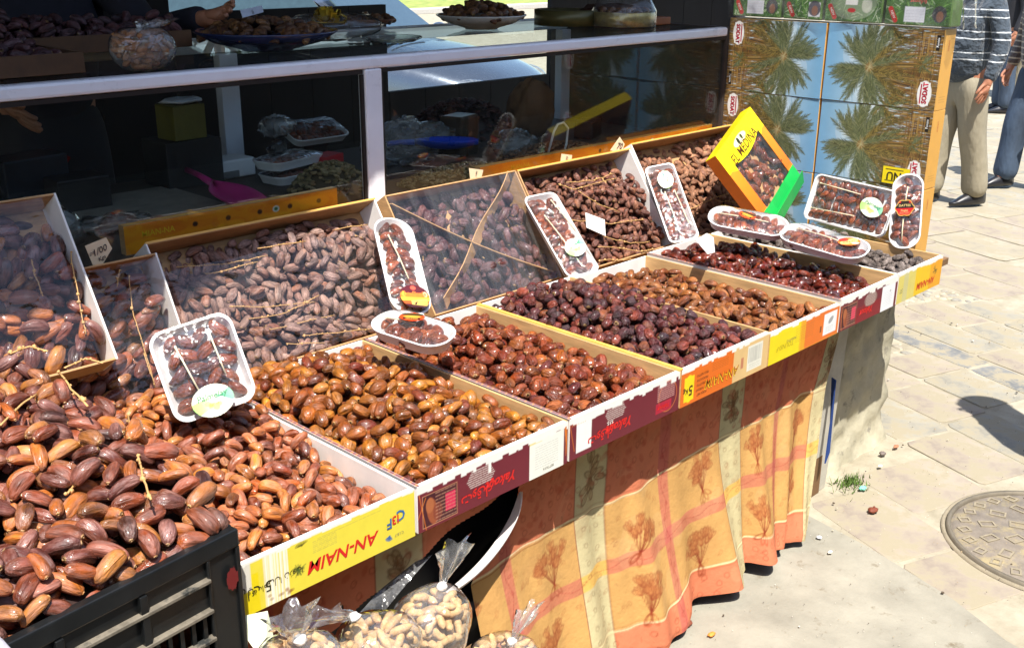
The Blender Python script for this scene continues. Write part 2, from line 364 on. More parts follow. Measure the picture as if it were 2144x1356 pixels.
def pack(fr, w, h, T, n, seed, ang=None, spread=9, res=.004, tilt=.5, tries=5, jitter=.12, soft=.8):
    """drop n fruits one by one into a tray w x h until they reach the height T(x, y); returns positions and turns in the tray's frame"""
    rg = np.random.RandomState(seed); nx, ny = int(w/res)+1, int(h/res)+1
    X, Y = np.meshgrid(np.arange(nx)*res, np.arange(ny)*res, indexing='ij'); TT = T(X, Y); H = TT-1.75*fr.W; out = []
    hl, hw = fr.L*.5, fr.W*.5; m = int(hl/res)+1
    gx, gy = np.meshgrid(np.arange(-m, m+1)*res, np.arange(-m, m+1)*res, indexing='ij')
    for i in range(n):
        best = None
        for _ in range(tries):
            x, y = rg.uniform(hw*.7, w-hw*.7), rg.uniform(hw*.7, h-hw*.7); ix, iy = int(x/res), int(y/res)
            d = TT[ix, iy]-H[ix, iy]
            if best is None or d > best[0]: best = (d, x, y, ix, iy)
        d, x, y, ix, iy = best
        if d < fr.W*.25: continue
        a = rg.uniform(0, 2*math.pi) if ang is None else ang(x, y)+rg.normal(0, 1)/spread*2+(math.pi if rg.rand() < .5 else 0)
        if x < hl*.8 or x > w-hl*.8: a = math.pi/2+rg.normal(0, .25) if (x < hw*1.2 or x > w-hw*1.2) else a
        if y < hw*1.2 or y > h-hw*1.2: a = rg.normal(0, .25)
        c, s_ = math.cos(a), math.sin(a)
        x0, x1, y0, y1 = max(0, ix-m), min(nx, ix+m+1), max(0, iy-m), min(ny, iy+m+1)
        sx, sy = gx[x0-ix+m:x1-ix+m, y0-iy+m:y1-iy+m], gy[x0-ix+m:x1-ix+m, y0-iy+m:y1-iy+m]
        U_, V_ = (sx*c+sy*s_), (-sx*s_+sy*c); r2 = (U_/hl)**2+(V_/hw)**2; ins = r2 < .92
        if ins.sum() < 4: continue
        hh = H[x0:x1, y0:y1]; dome = hw*np.sqrt(np.clip(1-r2, 0, 1)); q = hh[ins]; u, v = U_[ins], V_[ins]
        up = q+dome[ins]*0
        fA, fB = q[u > hl*.3], q[u < -hl*.3]; gA, gB = q[v > 0], q[v < 0]
        sl = (np.percentile(fA, 85)-np.percentile(fB, 85))/(1.2*hl) if len(fA) and len(fB) else 0
        sl = float(np.clip(sl, -tilt, tilt)); s2 = float(np.clip((gA.mean()-gB.mean())/hw if len(gA) and len(gB) else 0, -.5, .5))
        z = np.percentile(q+dome[ins]-u*sl, 82)*1.0; z = z-hw*(1-soft)
        if z > TT[ix, iy]+fr.W*.9: continue
        sl += rg.normal(0, jitter); ro = rg.uniform(0, 6.28)
        R = np.array(Matrix.Rotation(a, 3, 'Z')@Matrix.Rotation(-math.atan(sl), 3, 'Y')@Matrix.Rotation(math.atan(s2)+rg.normal(0, .3), 3, 'X'))
        top = z+dome+U_*sl; top[~(r2 < 1)] = -9; H[x0:x1, y0:y1] = np.maximum(hh, top)
        out.append([np.array([x, y, z]), R, rg.randint(len(fr.shapes)), rg.rand(), ix, iy])
    res_ = []
    for p, R, k, rn, ix, iy in out: res_.append((p, R, k, rn, bool(H[ix, iy] < p[2]+hw*1.35)))
    return res_
def place(inst, o, ex, ey, n):
    B = np.array([list(ex), list(ey), list(n)]).T; o = np.array(o)
    return [(o+B@p, B@R, k, rn, vis) for p, R, k, rn, vis in inst]
def base_sheet(name, o, ex, ey, n, w, h, T, drop, mat, parent, world=True, k=24):
    g = G(); o, ex, ey, n = Vector(o), Vector(ex), Vector(ey), Vector(n)
    X, Y = np.meshgrid(np.linspace(.002, w-.002, k), np.linspace(.002, h-.002, k), indexing='ij'); Z = T(X, Y)-drop
    g.add([o+ex*float(X[i, j])+ey*float(Y[i, j])+n*float(Z[i, j]) for i in range(k) for j in range(k)], [(i*k+j, (i+1)*k+j, (i+1)*k+j+1, i*k+j+1) for i in range(k-1) for j in range(k-1)])
    return g.build(name, mat, parent, world, smooth=True)
def bumpy(x, y, s, seed):
    return np.sin(x*s+seed)*np.cos(y*s*1.3+seed*2)*.5+np.sin(x*s*2.3+y*s*1.7+seed*3)*.3
L_ = lin
D_CRATE = datemat('skin_large_dates', [L_(70, 30, 22), L_(138, 66, 34), L_(190, 112, 44), L_(112, 56, 40), L_(84, 42, 36), L_(198, 128, 60), L_(56, 32, 32), L_(152, 76, 44), L_(104, 70, 66)], bloom=L_(158, 116, 106), bl=.5, rough=(.12, .38), bmp=.0013, coat=.4)
D_F1 = datemat('skin_chestnut_dates', [L_(104, 42, 20), L_(162, 80, 34), L_(204, 128, 56), L_(124, 54, 30), L_(182, 104, 58), L_(84, 38, 30), L_(196, 120, 44), L_(140, 74, 56)], bloom=L_(170, 124, 108), bl=.5, rough=(.12, .36), bmp=.0012, coat=.4)
D_F2 = datemat('skin_golden_dates', [L_(146, 80, 24), L_(198, 128, 40), L_(110, 46, 22), L_(166, 92, 32), L_(96, 48, 24), L_(192, 122, 48), L_(108, 40, 28), L_(140, 78, 32)], bloom=L_(96, 62, 34), bl=.45, rough=(.12, .34), coat=.5, bmp=.0016)
D_F3 = datemat('skin_amber_dates', [L_(150, 66, 22), L_(116, 42, 20), L_(172, 92, 34), L_(90, 26, 26), L_(150, 84, 36), L_(128, 56, 30)], bloom=L_(120, 60, 44), bl=.35, rough=(.16, .38), coat=.45)
D_F4 = datemat('skin_purple_dates', [L_(98, 34, 30), L_(62, 26, 28), L_(132, 56, 32), L_(82, 32, 30), L_(54, 32, 34), L_(148, 80, 40)], bloom=L_(112, 76, 84), bl=.35, rough=(.22, .42), coat=.3)
D_F5 = datemat('skin_caramel_dates', [L_(150, 84, 34), L_(110, 50, 26), L_(172, 108, 52), L_(126, 66, 32)], bloom=L_(98, 66, 48), bl=.35, rough=(.2, .4), coat=.35)
D_F6 = datemat('skin_syrupy_dates', [L_(96, 26, 12), L_(136, 50, 18), L_(72, 22, 16), L_(116, 36, 16)], bloom=L_(66, 26, 20), bl=.3, rough=(.06, .18), coat=1.0)
D_F7 = datemat('skin_dried_fruit', [L_(120, 106, 98), L_(150, 134, 124), L_(92, 80, 76), L_(130, 114, 100)], bloom=L_(168, 156, 150), bl=.6, rough=(.6, .85), coat=0, bmp=.006, calyx=L_(140, 130, 120))
D_B2 = datemat('skin_dusty_dates', [L_(150, 118, 108), L_(134, 94, 80), L_(166, 132, 116), L_(112, 70, 58), L_(150, 96, 70), L_(128, 104, 100)], bloom=L_(176, 144, 132), bl=.6, rough=(.3, .6), coat=.05)
D_B3 = datemat('skin_medjool', [L_(84, 42, 42), L_(62, 32, 36), L_(108, 54, 46), L_(72, 44, 48)], bloom=L_(140, 112, 118), bl=.5, rough=(.25, .5), coat=.2)
D_B4 = datemat('skin_branch_dates', [L_(146, 86, 64), L_(112, 66, 52), L_(162, 106, 76), L_(102, 56, 46), L_(130, 74, 48)], bloom=L_(140, 108, 100), bl=.5, rough=(.3, .55), coat=.1)
D_B5 = datemat('skin_tan_dates', [L_(172, 118, 84), L_(146, 94, 66), L_(186, 134, 98), L_(126, 78, 58)], bloom=L_(168, 132, 110), bl=.5, rough=(.4, .65), coat=.05)
D_TR = datemat('skin_tray_dates', [L_(110, 44, 22), L_(150, 68, 28), L_(92, 36, 24), L_(172, 86, 38)], bloom=L_(90, 50, 44), bl=.3, rough=(.1, .3), coat=.6)
FC = Fruit(.061, .028, .085, D_CRATE, 1, bend=.5, seg=28, rings=14, nv=9)
FB = Fruit(.062, .030, .085, D_CRATE, 2, bend=.4, seg=26, rings=13, nv=8)
F1 = Fruit(.048, .0245, .085, D_F1, 3, bend=.5, seg=24, rings=12, nv=9)
F2 = Fruit(.043, .027, .07, D_F2, 4, bend=.25, blunt=.62, seg=22, rings=11, nv=8)
F3 = Fruit(.043, .026, .11, D_F3, 5, bend=.3, blunt=.65, seg=20, rings=10, nv=8)
F4 = Fruit(.035, .028, .13, D_F4, 6, bend=.1, blunt=.6, seg=20, rings=10, nv=7)
F5 = Fruit(.045, .024, .11, D_F5, 7)
F6 = Fruit(.044, .023, .17, D_F6, 8)
F7 = Fruit(.040, .023, .22, D_F7, 9, seg=10)
FB2 = Fruit(.050, .024, .10, D_B2, 10, bend=.4)
FB3 = Fruit(.058, .034, .14, D_B3, 11, bend=.2, seg=22, rings=11, nv=7)
FB4 = Fruit(.044, .022, .08, D_B4, 12)
FB5 = Fruit(.044, .021, .08, D_B5, 13)
FT = Fruit(.049, .0255, .08, D_TR, 14, nv=6, seg=20, rings=10)
GAP_SHADE = M('shade_between_dates', lin(40, 18, 12), .8, var=.3, scale=40)  # dark brown sheet under the fruit; shade in the gaps painted as colour
DARKFILL = GAP_SHADE
def stem(g, pts, r=.0018, knob=.0032, step=.012, rnd=random):
    """dry date stalk with little scars where fruit hung"""
    pts = [Vector(p) for p in pts]; g.tube(pts, r, 5)
    for a, b in zip(pts, pts[1:]):
        k = max(1, int((b-a).length/(step*1.3)))
        for i in range(k):
            p = a.lerp(b, (i+rnd.random()*.6)/k); g.blob(p+Vector([rnd.uniform(-1, 1)*r*1.5 for _ in range(3)]), knob*rnd.choice([.5, .7, .8, 1.3])*rnd.uniform(.7, 1.1), 6, 4, .3, rnd)
def curve_pts(a, b, n, wob, rnd, up=Vector((0, 0, 1))):
    a, b = Vector(a), Vector(b); d = (b-a); s = d.cross(up).normalized(); ph = rnd.uniform(0, 6)
    return [a.lerp(b, i/n)+s*math.sin(ph+i/n*4)*wob+up*math.sin(ph*2+i/n*5)*wob*.3 for i in range(n+1)]
# ---------------------------------------------------------------- cardboard boxes
MAROON = lin(112, 34, 46)
def carton(name, label, u0, u1, o, ey, n, w, d, hgt, mats, group, floor=True, frontlip=.010, world_x=0, front=True):
    """open carton: w along x, d along ey, walls hgt along n.  mats: outside front, inner walls, right outside"""
    t = thing('date_carton', label, 'box', o, group=group); ex = Vector((1, 0, 0)); ey = Vector(ey); n = Vector(n)
    Mx = Matrix((( ex.x, ey.x, n.x, 0), (ex.y, ey.y, n.y, 0), (ex.z, ey.z, n.z, 0), (0, 0, 0, 1)))
    th = .005; parts = {}
    def part(nm, b, mat, bev=.0012):
        g = G(); g.M = Mx; g.bx(*b); p = g.build(nm, mat, t, bevel=bev); parts.setdefault(nm, []).append(p); return p
    if floor: part('bottom', (th, w-th, th, d-th, 0, .004), mats.get('floor', CARD))
    part('side_wall', (0, th, 0, d, 0, hgt), mats.get('left', mats['side'])); part('side_wall', (w-th, w, 0, d, 0, hgt), mats.get('right', mats['side']))
    part('back_wall', (th, w-th, d-th, d, 0, hgt), mats.get('back', mats['side']))
    if front: part('front_wall', (th, w-th, 0, frontlip, 0, hgt-.0005), mats['front'])
    return t, Mx, parts
# ---------------------------------------------------------------- the row of open cartons along the street
RN = random.Random(7)
WHT = lin(240, 238, 230); RED = lin(214, 34, 30); YEL = lin(244, 214, 30); ORG = lin(232, 128, 34); GRY = lin(120, 116, 100)
def ragged(c, y0, amp, col, rnd):
    x = 0
    while x < c.w:
        e = x+rnd.uniform(.006, .03); yy = y0+rnd.uniform(-amp, amp*.4); c.rect(x-.001, e+.001, yy, c.h+.01, col); x = e
def front_print(kind, w, h, seed):
    r = random.Random(seed); PI = math.pi
    if kind == 'yellow':
        c = Canvas(w, h, .0015, lin(232, 216, 70))
        for i in range(14): x = .05+i*.0035+r.uniform(-.001, .001); c.rect(x, x+.003, 0, h, r.choice([lin(242, 238, 214), lin(236, 228, 190), lin(250, 246, 232)]))
        c.rect(.0, .04, 0, h*.74, lin(236, 214, 24)); c.rect(.0, .026, h*.45, h, lin(222, 218, 204))
        c.text('5 كلغ', .022, h*.40, .03, lin(40, 44, 20), PI); c.text('الوزن الصافي', .072, h*.40, .016, lin(60, 50, 20), PI)
        for i in range(26):
            a = r.uniform(0, 2*PI); c.line((.118, h*.42), (.118+math.cos(a)*r.uniform(.006, .017), h*.42+math.sin(a)*r.uniform(.004, .014)), .0018, lin(70, 96, 40), .8)
        for i in range(10): c.ell(.075+r.uniform(-.02, .03), h*.1+r.uniform(-.006, .01), .004, .003, lin(150, 90, 40), .5)
        for i in range(9): a = PI*.2+i*.3; c.line((.128, h*.86), (.128+math.cos(a)*.014, h*.86+math.sin(a)*.008), .0012, lin(60, 60, 20))
        c.text('AN-NAIM', .215, h*.38, .034, RED, PI, .02, .25, 1.05); c.scrib(.15, .20, h*.62, 7, GRY, .0035, .0009, r, .5); c.scrib(.16, .30, h*.86, 1, GRY, .004, .0008, r, .5)
        c.text('C', .345, h*.60, .03, lin(50, 110, 170), PI, .02); c.text('I3', .332, h*.55, .024, RED, PI, .02); c.text('F', .318, h*.52, .028, lin(50, 100, 160), PI, .02)
        for i in range(7): a = PI*1.1+i*.3; c.line((.318, h*.25), (.318+math.cos(a)*.010, h*.25+math.sin(a)*.010), .0022, lin(50, 100, 160))
        c.text('C.I.B.F', .340, h*.22, .008, GRY, PI)
        ragged(c, h*.97, .004, WHT, r)
    elif kind in ('maroon_a', 'maroon_b', 'maroon_c'):
        c = Canvas(w, h, .0015, MAROON)
        if kind != 'maroon_b':
            c.rect(.012, .10, .006, h*.74, lin(70, 22, 32)); c.ell(.036, h*.36, .013, .03, lin(160, 84, 50), .95, .2); c.ell(.030, h*.5, .010, .016, lin(178, 104, 62), .9); c.ell(.05, h*.3, .012, .02, lin(130, 60, 44), .7)
            c.rect(.07, .096, h*.22, h*.6, lin(214, 40, 84)); c.poly([(.012, .006), (.10, .006), (.10, h*.74), (.012, h*.74)], .0012, lin(210, 150, 110), .9, True)
            c.scrib(.045, .097, h*.10, 9, lin(214, 160, 130), .0075, .0014, r, .8); c.line((.0, h), (.02, 0), .0012, ORG); c.line((.02, h*.7), (.0, .03), .0012, ORG)
        if kind == 'maroon_a':
            for i in range(8): ww = .075-abs(i-3)*.006; c.scrib(.165-ww/2, .165+ww/2, h*.46+i*.0048, 1, lin(226, 214, 204), .004, .002, r, .85)
            c.text('Yakout', .222, h*.34, .030, RED, PI, .03, .35); c.text('ياقوت', .158, h*.25, .030, RED, PI, .02)
            c.rect(w-.118, w-.012, -.01, h*.86, lin(238, 238, 226)); c.scrib(w-.10, w-.03, h*.2, 10, lin(150, 150, 150), .0055, .0012, r, .6); c.rect(w-.118, w-.08, h*.80, h*.86, lin(232, 214, 140)); c.text('BETTAYA', w-.06, h*.13, .008, GRY, PI)
            c.rect(.185, .193, h*.62, h, WHT)
            for i in range(6): c.line((w-.012+i*.002, h), (w-.004, h*.5-i*.006), .0012, ORG)
        elif kind == 'maroon_b':
            c.rect(.022, .072, h*.12, h*.84, lin(240, 242, 236)); c.text('Yakout', .170, h*.34, .032, RED, PI, .03, .35); c.text('ياقوت', .108, h*.26, .030, RED, PI, .02)
            for i in range(8): ww = .07-abs(i-3)*.006; c.scrib(.155-ww/2, .155+ww/2, h*.56+i*.0048, 1, lin(226, 214, 204), .004, .002, r, .85)
            c.text('S.F.S.', .135, h*.5, .011, lin(236, 226, 216), PI, .03)
            c.ell(w-.045, h*.5, .036, h*.40, lin(214, 120, 60), .9, 0, .002); c.scrib(w-.085, w-.02, h*.46, 9, lin(230, 180, 170), .005, .0018, r, .8); c.rect(w-.09, w-.03, h*.14, h*.40, lin(190, 30, 60), .8); c.text('Yakout', w-.06, h*.27, .016, RED, PI, .02, .3)
            for i in range(9): c.line((.002+i*.008, h), (.002+i*.006, h*.8), .0012, ORG)
            c.line((.002, h*.8), (.016, h*.2), .0012, ORG)
        else:
            c.rect(.10, w-.10, .0, h*.5, lin(134, 24, 34)); c.text('Yakout', w*.46, h*.3, .028, RED, PI, .03, .35); c.ell(w*.52, h*.62, .04, h*.22, lin(150, 126, 116), .8); c.scrib(w*.44, w*.60, h*.46, 7, lin(220, 200, 190), .005, .0016, r, .7)
            c.rect(w-.10, w-.014, h*.0, h*.82, lin(238, 240, 240)); c.scrib(w-.085, w-.03, h*.15, 9, lin(160, 170, 190), .0055, .0012, r, .55); c.text('4', w-.045, h*.6, .012, GRY, PI)
        ragged(c, h*.86, .008, WHT, r)
    elif kind == 'orange':
        c = Canvas(w, h, .0015, lin(226, 112, 30)); 
        c.ell(.034, h*.42, .02, h*.36, lin(246, 216, 30)); c.rect(.014, .054, h*.1, h*.74, lin(246, 216, 30)); c.text('5', .040, h*.38, .036, lin(80, 44, 20), PI, .02); c.text('Kg', .020, h*.38, .018, lin(80, 44, 20), PI, .02)
        for i, st in enumerate(['POIDS NET', 'NET WEIGHT', 'PRODOTTO', 'PRODUCTO', 'PESO NETTO']): c.text(st, .088, h*(.16+i*.13), .0085, lin(90, 50, 20), PI)
        c.text('AN-NAIM', .175, h*.34, .034, lin(250, 210, 40), PI, .02, .25); c.text('AN-NAIM', .1765, h*.36, .034, lin(150, 60, 20), PI, .0, .25); c.scrib(.13, .20, h*.62, 5, lin(120, 60, 20), .0045, .0009, r, .6)
        c.rect(w-.165, w, 0, h, lin(222, 206, 146), .75); c.rect(w-.10, w-.03, h*.14, h*.84, lin(232, 230, 214)); 
        for i in range(22): x = w-.095+i*.0028; c.rect(x, x+r.choice([.0008, .0016]), h*.36, h*.78, lin(90, 90, 90), .6)
        c.scrib(w-.09, w-.04, h*.2, 3, GRY, .005, .001, r, .7); c.rect(w-.13, w-.118, h*.3, h*.6, lin(170, 40, 60), .6)
        ragged(c, h*.93, .006, WHT, r)
    elif kind == 'half':
        c = Canvas(w, h, .0015, lin(238, 216, 30)); c.rect(w*.44, w, 0, h, lin(230, 120, 44)); c.rect(w*.42, w*.5, 0, h, lin(236, 176, 40), .8)
        c.text('TOUNSI-F', w*.22, h*.42, .020, lin(180, 160, 30), PI, 0, .2); c.text('PRODOTTO', w*.30, h*.54, .009, GRY, PI); c.scrib(w*.36, w*.62, h*.36, 8, lin(170, 110, 50), .0055, .0012, r, .6)
        c.rect(w-.085, w-.012, h*.14, h*.84, lin(236, 238, 238)); c.ell(w-.045, h*.58, .015, .008, lin(110, 110, 112), .7, .5); c.scrib(w-.07, w-.03, h*.24, 3, GRY, .006, .001, r, .7); c.rect(w-.104, w-.096, h*.3, h*.5, lin(120, 70, 40))
        ragged(c, h*.95, .006, WHT, r)
    else:
        c = Canvas(w, h, .0015, lin(238, 196, 28)); c.rect(w*.72, w, 0, h, lin(238, 160, 30), .8); c.rect(0, w*.38, 0, h, lin(214, 206, 120), .8); c.rect(w*.12, w*.22, 0, h, lin(200, 196, 150), .7); c.text('57', w*.08, h*.4, .02, GRY, PI)
        for i in range(20): a = r.uniform(0, 6.28); c.line((w*.84, h*.6), (w*.84+math.cos(a)*.016, h*.6+math.sin(a)*.016), .0016, lin(90, 80, 30), .8)
        c.text('AN-NAIM', w*.64, h*.3, .030, lin(214, 60, 20), PI, .03, .2); ragged(c, h*.93, .006, WHT, r)
    return c
def hatch(w, d, seed, base=MAROON, bars=ORG):
    c = Canvas(w, d, .0022, base); r = random.Random(seed); y = 0
    while y < d: c.line((-.01, y), (w+.01, y+.012), .0028, bars); y += r.uniform(.014, .026)
    c.rect(0, .002, 0, d, WHT, .8); c.rect(w-.0015, w, 0, d, WHT, .7); return c
TBL = .700
FR = [  # u0, u1, depth, front kind, fruit, label, left rim, inner walls
    (-.385, -.006, 'yellow', 'WW', 'open yellow-fronted date carton, nearest of the front row, beside the black crate'),
    (.002, .424, 'maroon_a', 'HK', 'open maroon-fronted carton of golden brown dates with white sticker at its right end'),
    (.431, .826, 'maroon_b', 'HK', 'open maroon-fronted carton of amber dates with square white sticker at its left end'),
    (.833, 1.222, 'orange', 'YK', 'open orange-fronted carton with yellow 5 Kg patch, heaped with dark purple dates'),
    (1.227, 1.598, 'half', 'KK', 'open carton with half yellow half orange front, holding caramel dates'),
    (1.604, 1.963, 'maroon_c', 'HK', 'open maroon-fronted carton of glossy dark red dates with white sticker on its right'),
    (1.970, 2.285, 'amber', 'WK', 'open yellow-fronted carton of grey dried fruit at the far end of the front row'),
]
VV = Vector((0, 1, 0)); ZZ = Vector((0, 0, 1)); XX = Vector((1, 0, 0)); fboxes = []
YRIM = M('yellow_rim', lin(222, 172, 84), .6, var=.12, scale=20)
for i, (u0, u1, kind, inn, lab) in enumerate(FR):
    w = u1-u0; d = .70; h = .10-(.008 if i == 4 else 0)
    sides = dict(side=WOODY if inn[1] == 'K' else WHITE, left=WHITE if inn[0] in 'WH' else WOODY, back=WHITE, front=WHITE, floor=CARD)
    t, Mx, P = carton('date_carton', lab, u0, u1, (u0, 0, TBL), VV, ZZ, w, d, h, sides, 'open date cartons in the front row')
    c = front_print(kind, w, h-.001, 30+i); c.build('print', P['front_wall'][0], (0, 0, .0005), (1, 0, 0), (0, 0, 1), (0, -1, 0))
    if inn[0] == 'H': hatch(.009, d, i).build('printed_rim', P['side_wall'][0], (-.002, 0, h), (1, 0, 0), (0, 1, 0), (0, 0, 1))
    if inn[0] == 'Y':
        g = G(); g.bx(-.003, .006, 0, d, h, h+.003); g.build('rim', YRIM, P['side_wall'][0])
        g = G(); g.bx(-.007, -.0035, 0, d, h-.02, h+.002); g.build('rim', YRIM, P['side_wall'][0])
    fboxes.append((t, u0, w, d, h))
# heaps: target height above the carton floor
def T1(x, y): return .088+.012*bumpy(x, y, 14, 1)-.050*np.clip((x-.20)/.16, 0, 1)*np.clip(1-(y-.0)/.9, 0, 1)-.012*np.clip(1-y/.1, 0, 1)+.035*np.clip(y/.5, 0, 1)
def T2(x, y): return .078+.060*np.exp(-((x-.15)/.17)**2-((y-.42)/.24)**2)+.008*bumpy(x, y, 16, 2)-.014*np.clip((x-.32)/.08, 0, 1)
def T3(x, y): return .070+.050*np.exp(-((x-.14)/.18)**2-((y-.40)/.22)**2)+.008*bumpy(x, y, 16, 3)-.02*np.clip((x-.28)/.1, 0, 1)
def T4(x, y): return .076+.070*np.exp(-((x-.16)/.16)**2-((y-.40)/.24)**2)+.006*bumpy(x, y, 18, 4)
def T5(x, y): return .056+.030*np.exp(-((x-.08)/.15)**2-((y-.40)/.25)**2)+.008*bumpy(x, y, 16, 5)
def T6(x, y): return .062+.040*np.exp(-((x-.14)/.2)**2-((y-.44)/.25)**2)+.008*bumpy(x, y, 16, 6)
def T7(x, y): return .070+.052*np.exp(-((x-.12)/.2)**2-((y-.48)/.26)**2)+.008*bumpy(x, y, 16, 7)
heaps = [(F1, T1, 820), (F2, T2, 900), (F3, T3, 800), (F4, T4, 800), (F5, T5, 560), (F6, T6, 620), (F7, T7, 560)]
HL = [None, 'heap of glossy golden brown dates in the maroon carton left of the amber dates', 'heap of amber and dark red dates in the second maroon carton',
      'mound of small round purple black dates in the orange 5 Kg carton', 'caramel brown dates in the carton right of the purple mound',
      'syrupy dark red dates in the sixth carton under the long tray', 'grey wrinkled dried fruit in the last carton by the palm cartons']
pool = []
def clear(o, ey, n, w, d, T, drop, mat, parent): return base_sheet('gap_shade', o, XX, ey, n, w, d, T, drop, mat, parent)
for i, ((t, u0, w, d, h), (fr, T, n)) in enumerate(zip(fboxes, heaps)):
    o = Vector((u0+.006, .011, TBL)); ww, dd = w-.012, d-.017
    inst = place(pack(fr, ww, dd, T, n, 100+i), o, XX, VV, ZZ)
    base_sheet('gap_shade', o, XX, VV, ZZ, ww, dd, T, fr.W*1.35, GAP_SHADE, t)
    if i == 0: pool += [(q, fr, 0) for q in inst]; continue
    fr.stuff([q[:4] for q in inst], 'date_heap' if i < 6 else 'dried_fruit_heap', None, HL[i], 'dates' if i < 6 else 'dried fruit', 'heaps of dates in the cartons')
# ---------------------------------------------------------------- black crate and its big branch dates
CA = math.radians(7); cx = Vector((math.cos(CA), math.sin(CA), 0)); cy = Vector((-math.sin(CA), math.cos(CA), 0)); CC = Vector((-.408, -.047, .90))
def crate(name, label, top, stack=False):
    t = thing(name, label, 'crate', (CC.x, CC.y, top), CA, group='black plastic crates')
    w, d, h = .60, .40, .29
    g = G(); g.bx(-w-.004, .004, -.006, .012, -.03, 0); g.bx(-w-.004, .004, d-.012, d+.006, -.03, 0); g.bx(-.012, .006, .012, d-.012, -.03, 0); g.bx(-w-.006, -w+.012, .012, d-.012, -.03, 0)
    g.build('rim', BLACKP, t, bevel=.003)
    for bb in ((-.055, 0, -.0, .006), (-.006, 0, .006, .05), (-w, -w+.055, 0, .006), (-.006, 0, d-.05, d), (-.0035, .004, -.005, .0), (-.058, -.053, -.006, .0)):
        g = G(); g.bx(*bb, -h, -.03); g.build('corner_post', BLACKP, t, bevel=.0015)
    DUST = M('dusty_rib', lin(120, 112, 98), .7, var=.4, scale=40, dirt=(lin(40, 42, 40), 20, .5)) if not stack else BLACKP
    for zz in (-.062, -.115, -.165, -.225, -h+.006):
        g = G(); g.bx(-w+.056, -.056, -.010, .004, zz-.003, zz+.003); g.build('rib', DUST if zz > -.2 else BLACKP, t, bevel=.001)
    g = G(); g.bx(-w+.056, -.056, .001, .004, -.062, -.03); g.build('front_panel', BLACKP, t)
    g = G(); g.bx(-w+.056, -.056, .001, .004, -.112, -.065); g.build('front_panel', BLACKP, t)
    k = 0
    for x in np.arange(-w+.07, -.06, .021):
        for z0, z1 in ((-.162, -.118), (-.222, -.168), (-h+.01, -.228)):
            g = G(); g.bx(x-.0035, x+.0035, .0, .005, z0, z1); g.build('bar', BLACKP, t)
    for x in (-.17, -.30, -.43):
        g = G(); g.bx(x-.006, x+.006, -.008, .003, -h, -.031); g.build('upright', BLACKP, t, bevel=.001)
    g = G(); g.bx(-.006, -.001, .05, d-.05, -h, -.03); g.bx(-w, -w+.006, .05, d-.05, -h, -.03); g.bx(-w, 0, d-.006, d, -h, -.03); g.build('back_and_side_wall', BLACKP, t)
    g = G(); g.bx(-w+.006, -.006, .006, d-.006, -h, -h+.005); g.build('bottom', BLACKP, t)
    if not stack:
        c = Canvas(.022, .04, .0015, lin(110, 30, 32)); c.build('paint_mark', t, (-.026, -.0052, -.10), (1, 0, 0), (0, 0, 1), (0, -1, 0), keep=lambda X, Y: ((X-.011)/.011)**2+((Y-.02)/.02)**2 < 1.1+.2*np.sin(X*900))
    return t
crate('plastic_crate', 'black plastic crate overflowing with big branch dates, bottom left corner', .90)
crate('plastic_crate', 'black plastic crate under the date-filled crate', .60, True); crate('plastic_crate', 'lowest black plastic crate standing on the ground', .302, True)
def TC(x, y):
    # x from the crate's left end (0) to .64 beyond its right side, y from the front rim backwards
    return .020+.10*np.clip(y/.42, 0, 1)-.004*np.clip((x-.42)/.2, 0, 1)+.02*bumpy(x, y, 9, 2)+.012*bumpy(x, y, 22, 5)-.012*np.clip(1-y/.05, 0, 1)
o = CC-cx*.60+cy*.006
inst = place(pack(FC, .62, .60, TC, 980, 77, res=.005, jitter=.22, soft=.62, tries=9), o, cx, cy, ZZ)
g0 = thing('heap_shade', 'dark shade under the big dates in the crate', 'liner', (0, 0, 0))
bpy.data.objects.remove(g0)
ct = [ob for ob in COL.objects if ob.name == 'plastic_crate'][0]
base_sheet('gap_shade', o, cx, cy, ZZ, .618, .50, TC, FC.W*1.4, GAP_SHADE, ct)
pool += [(q, FC, 1) for q in inst]
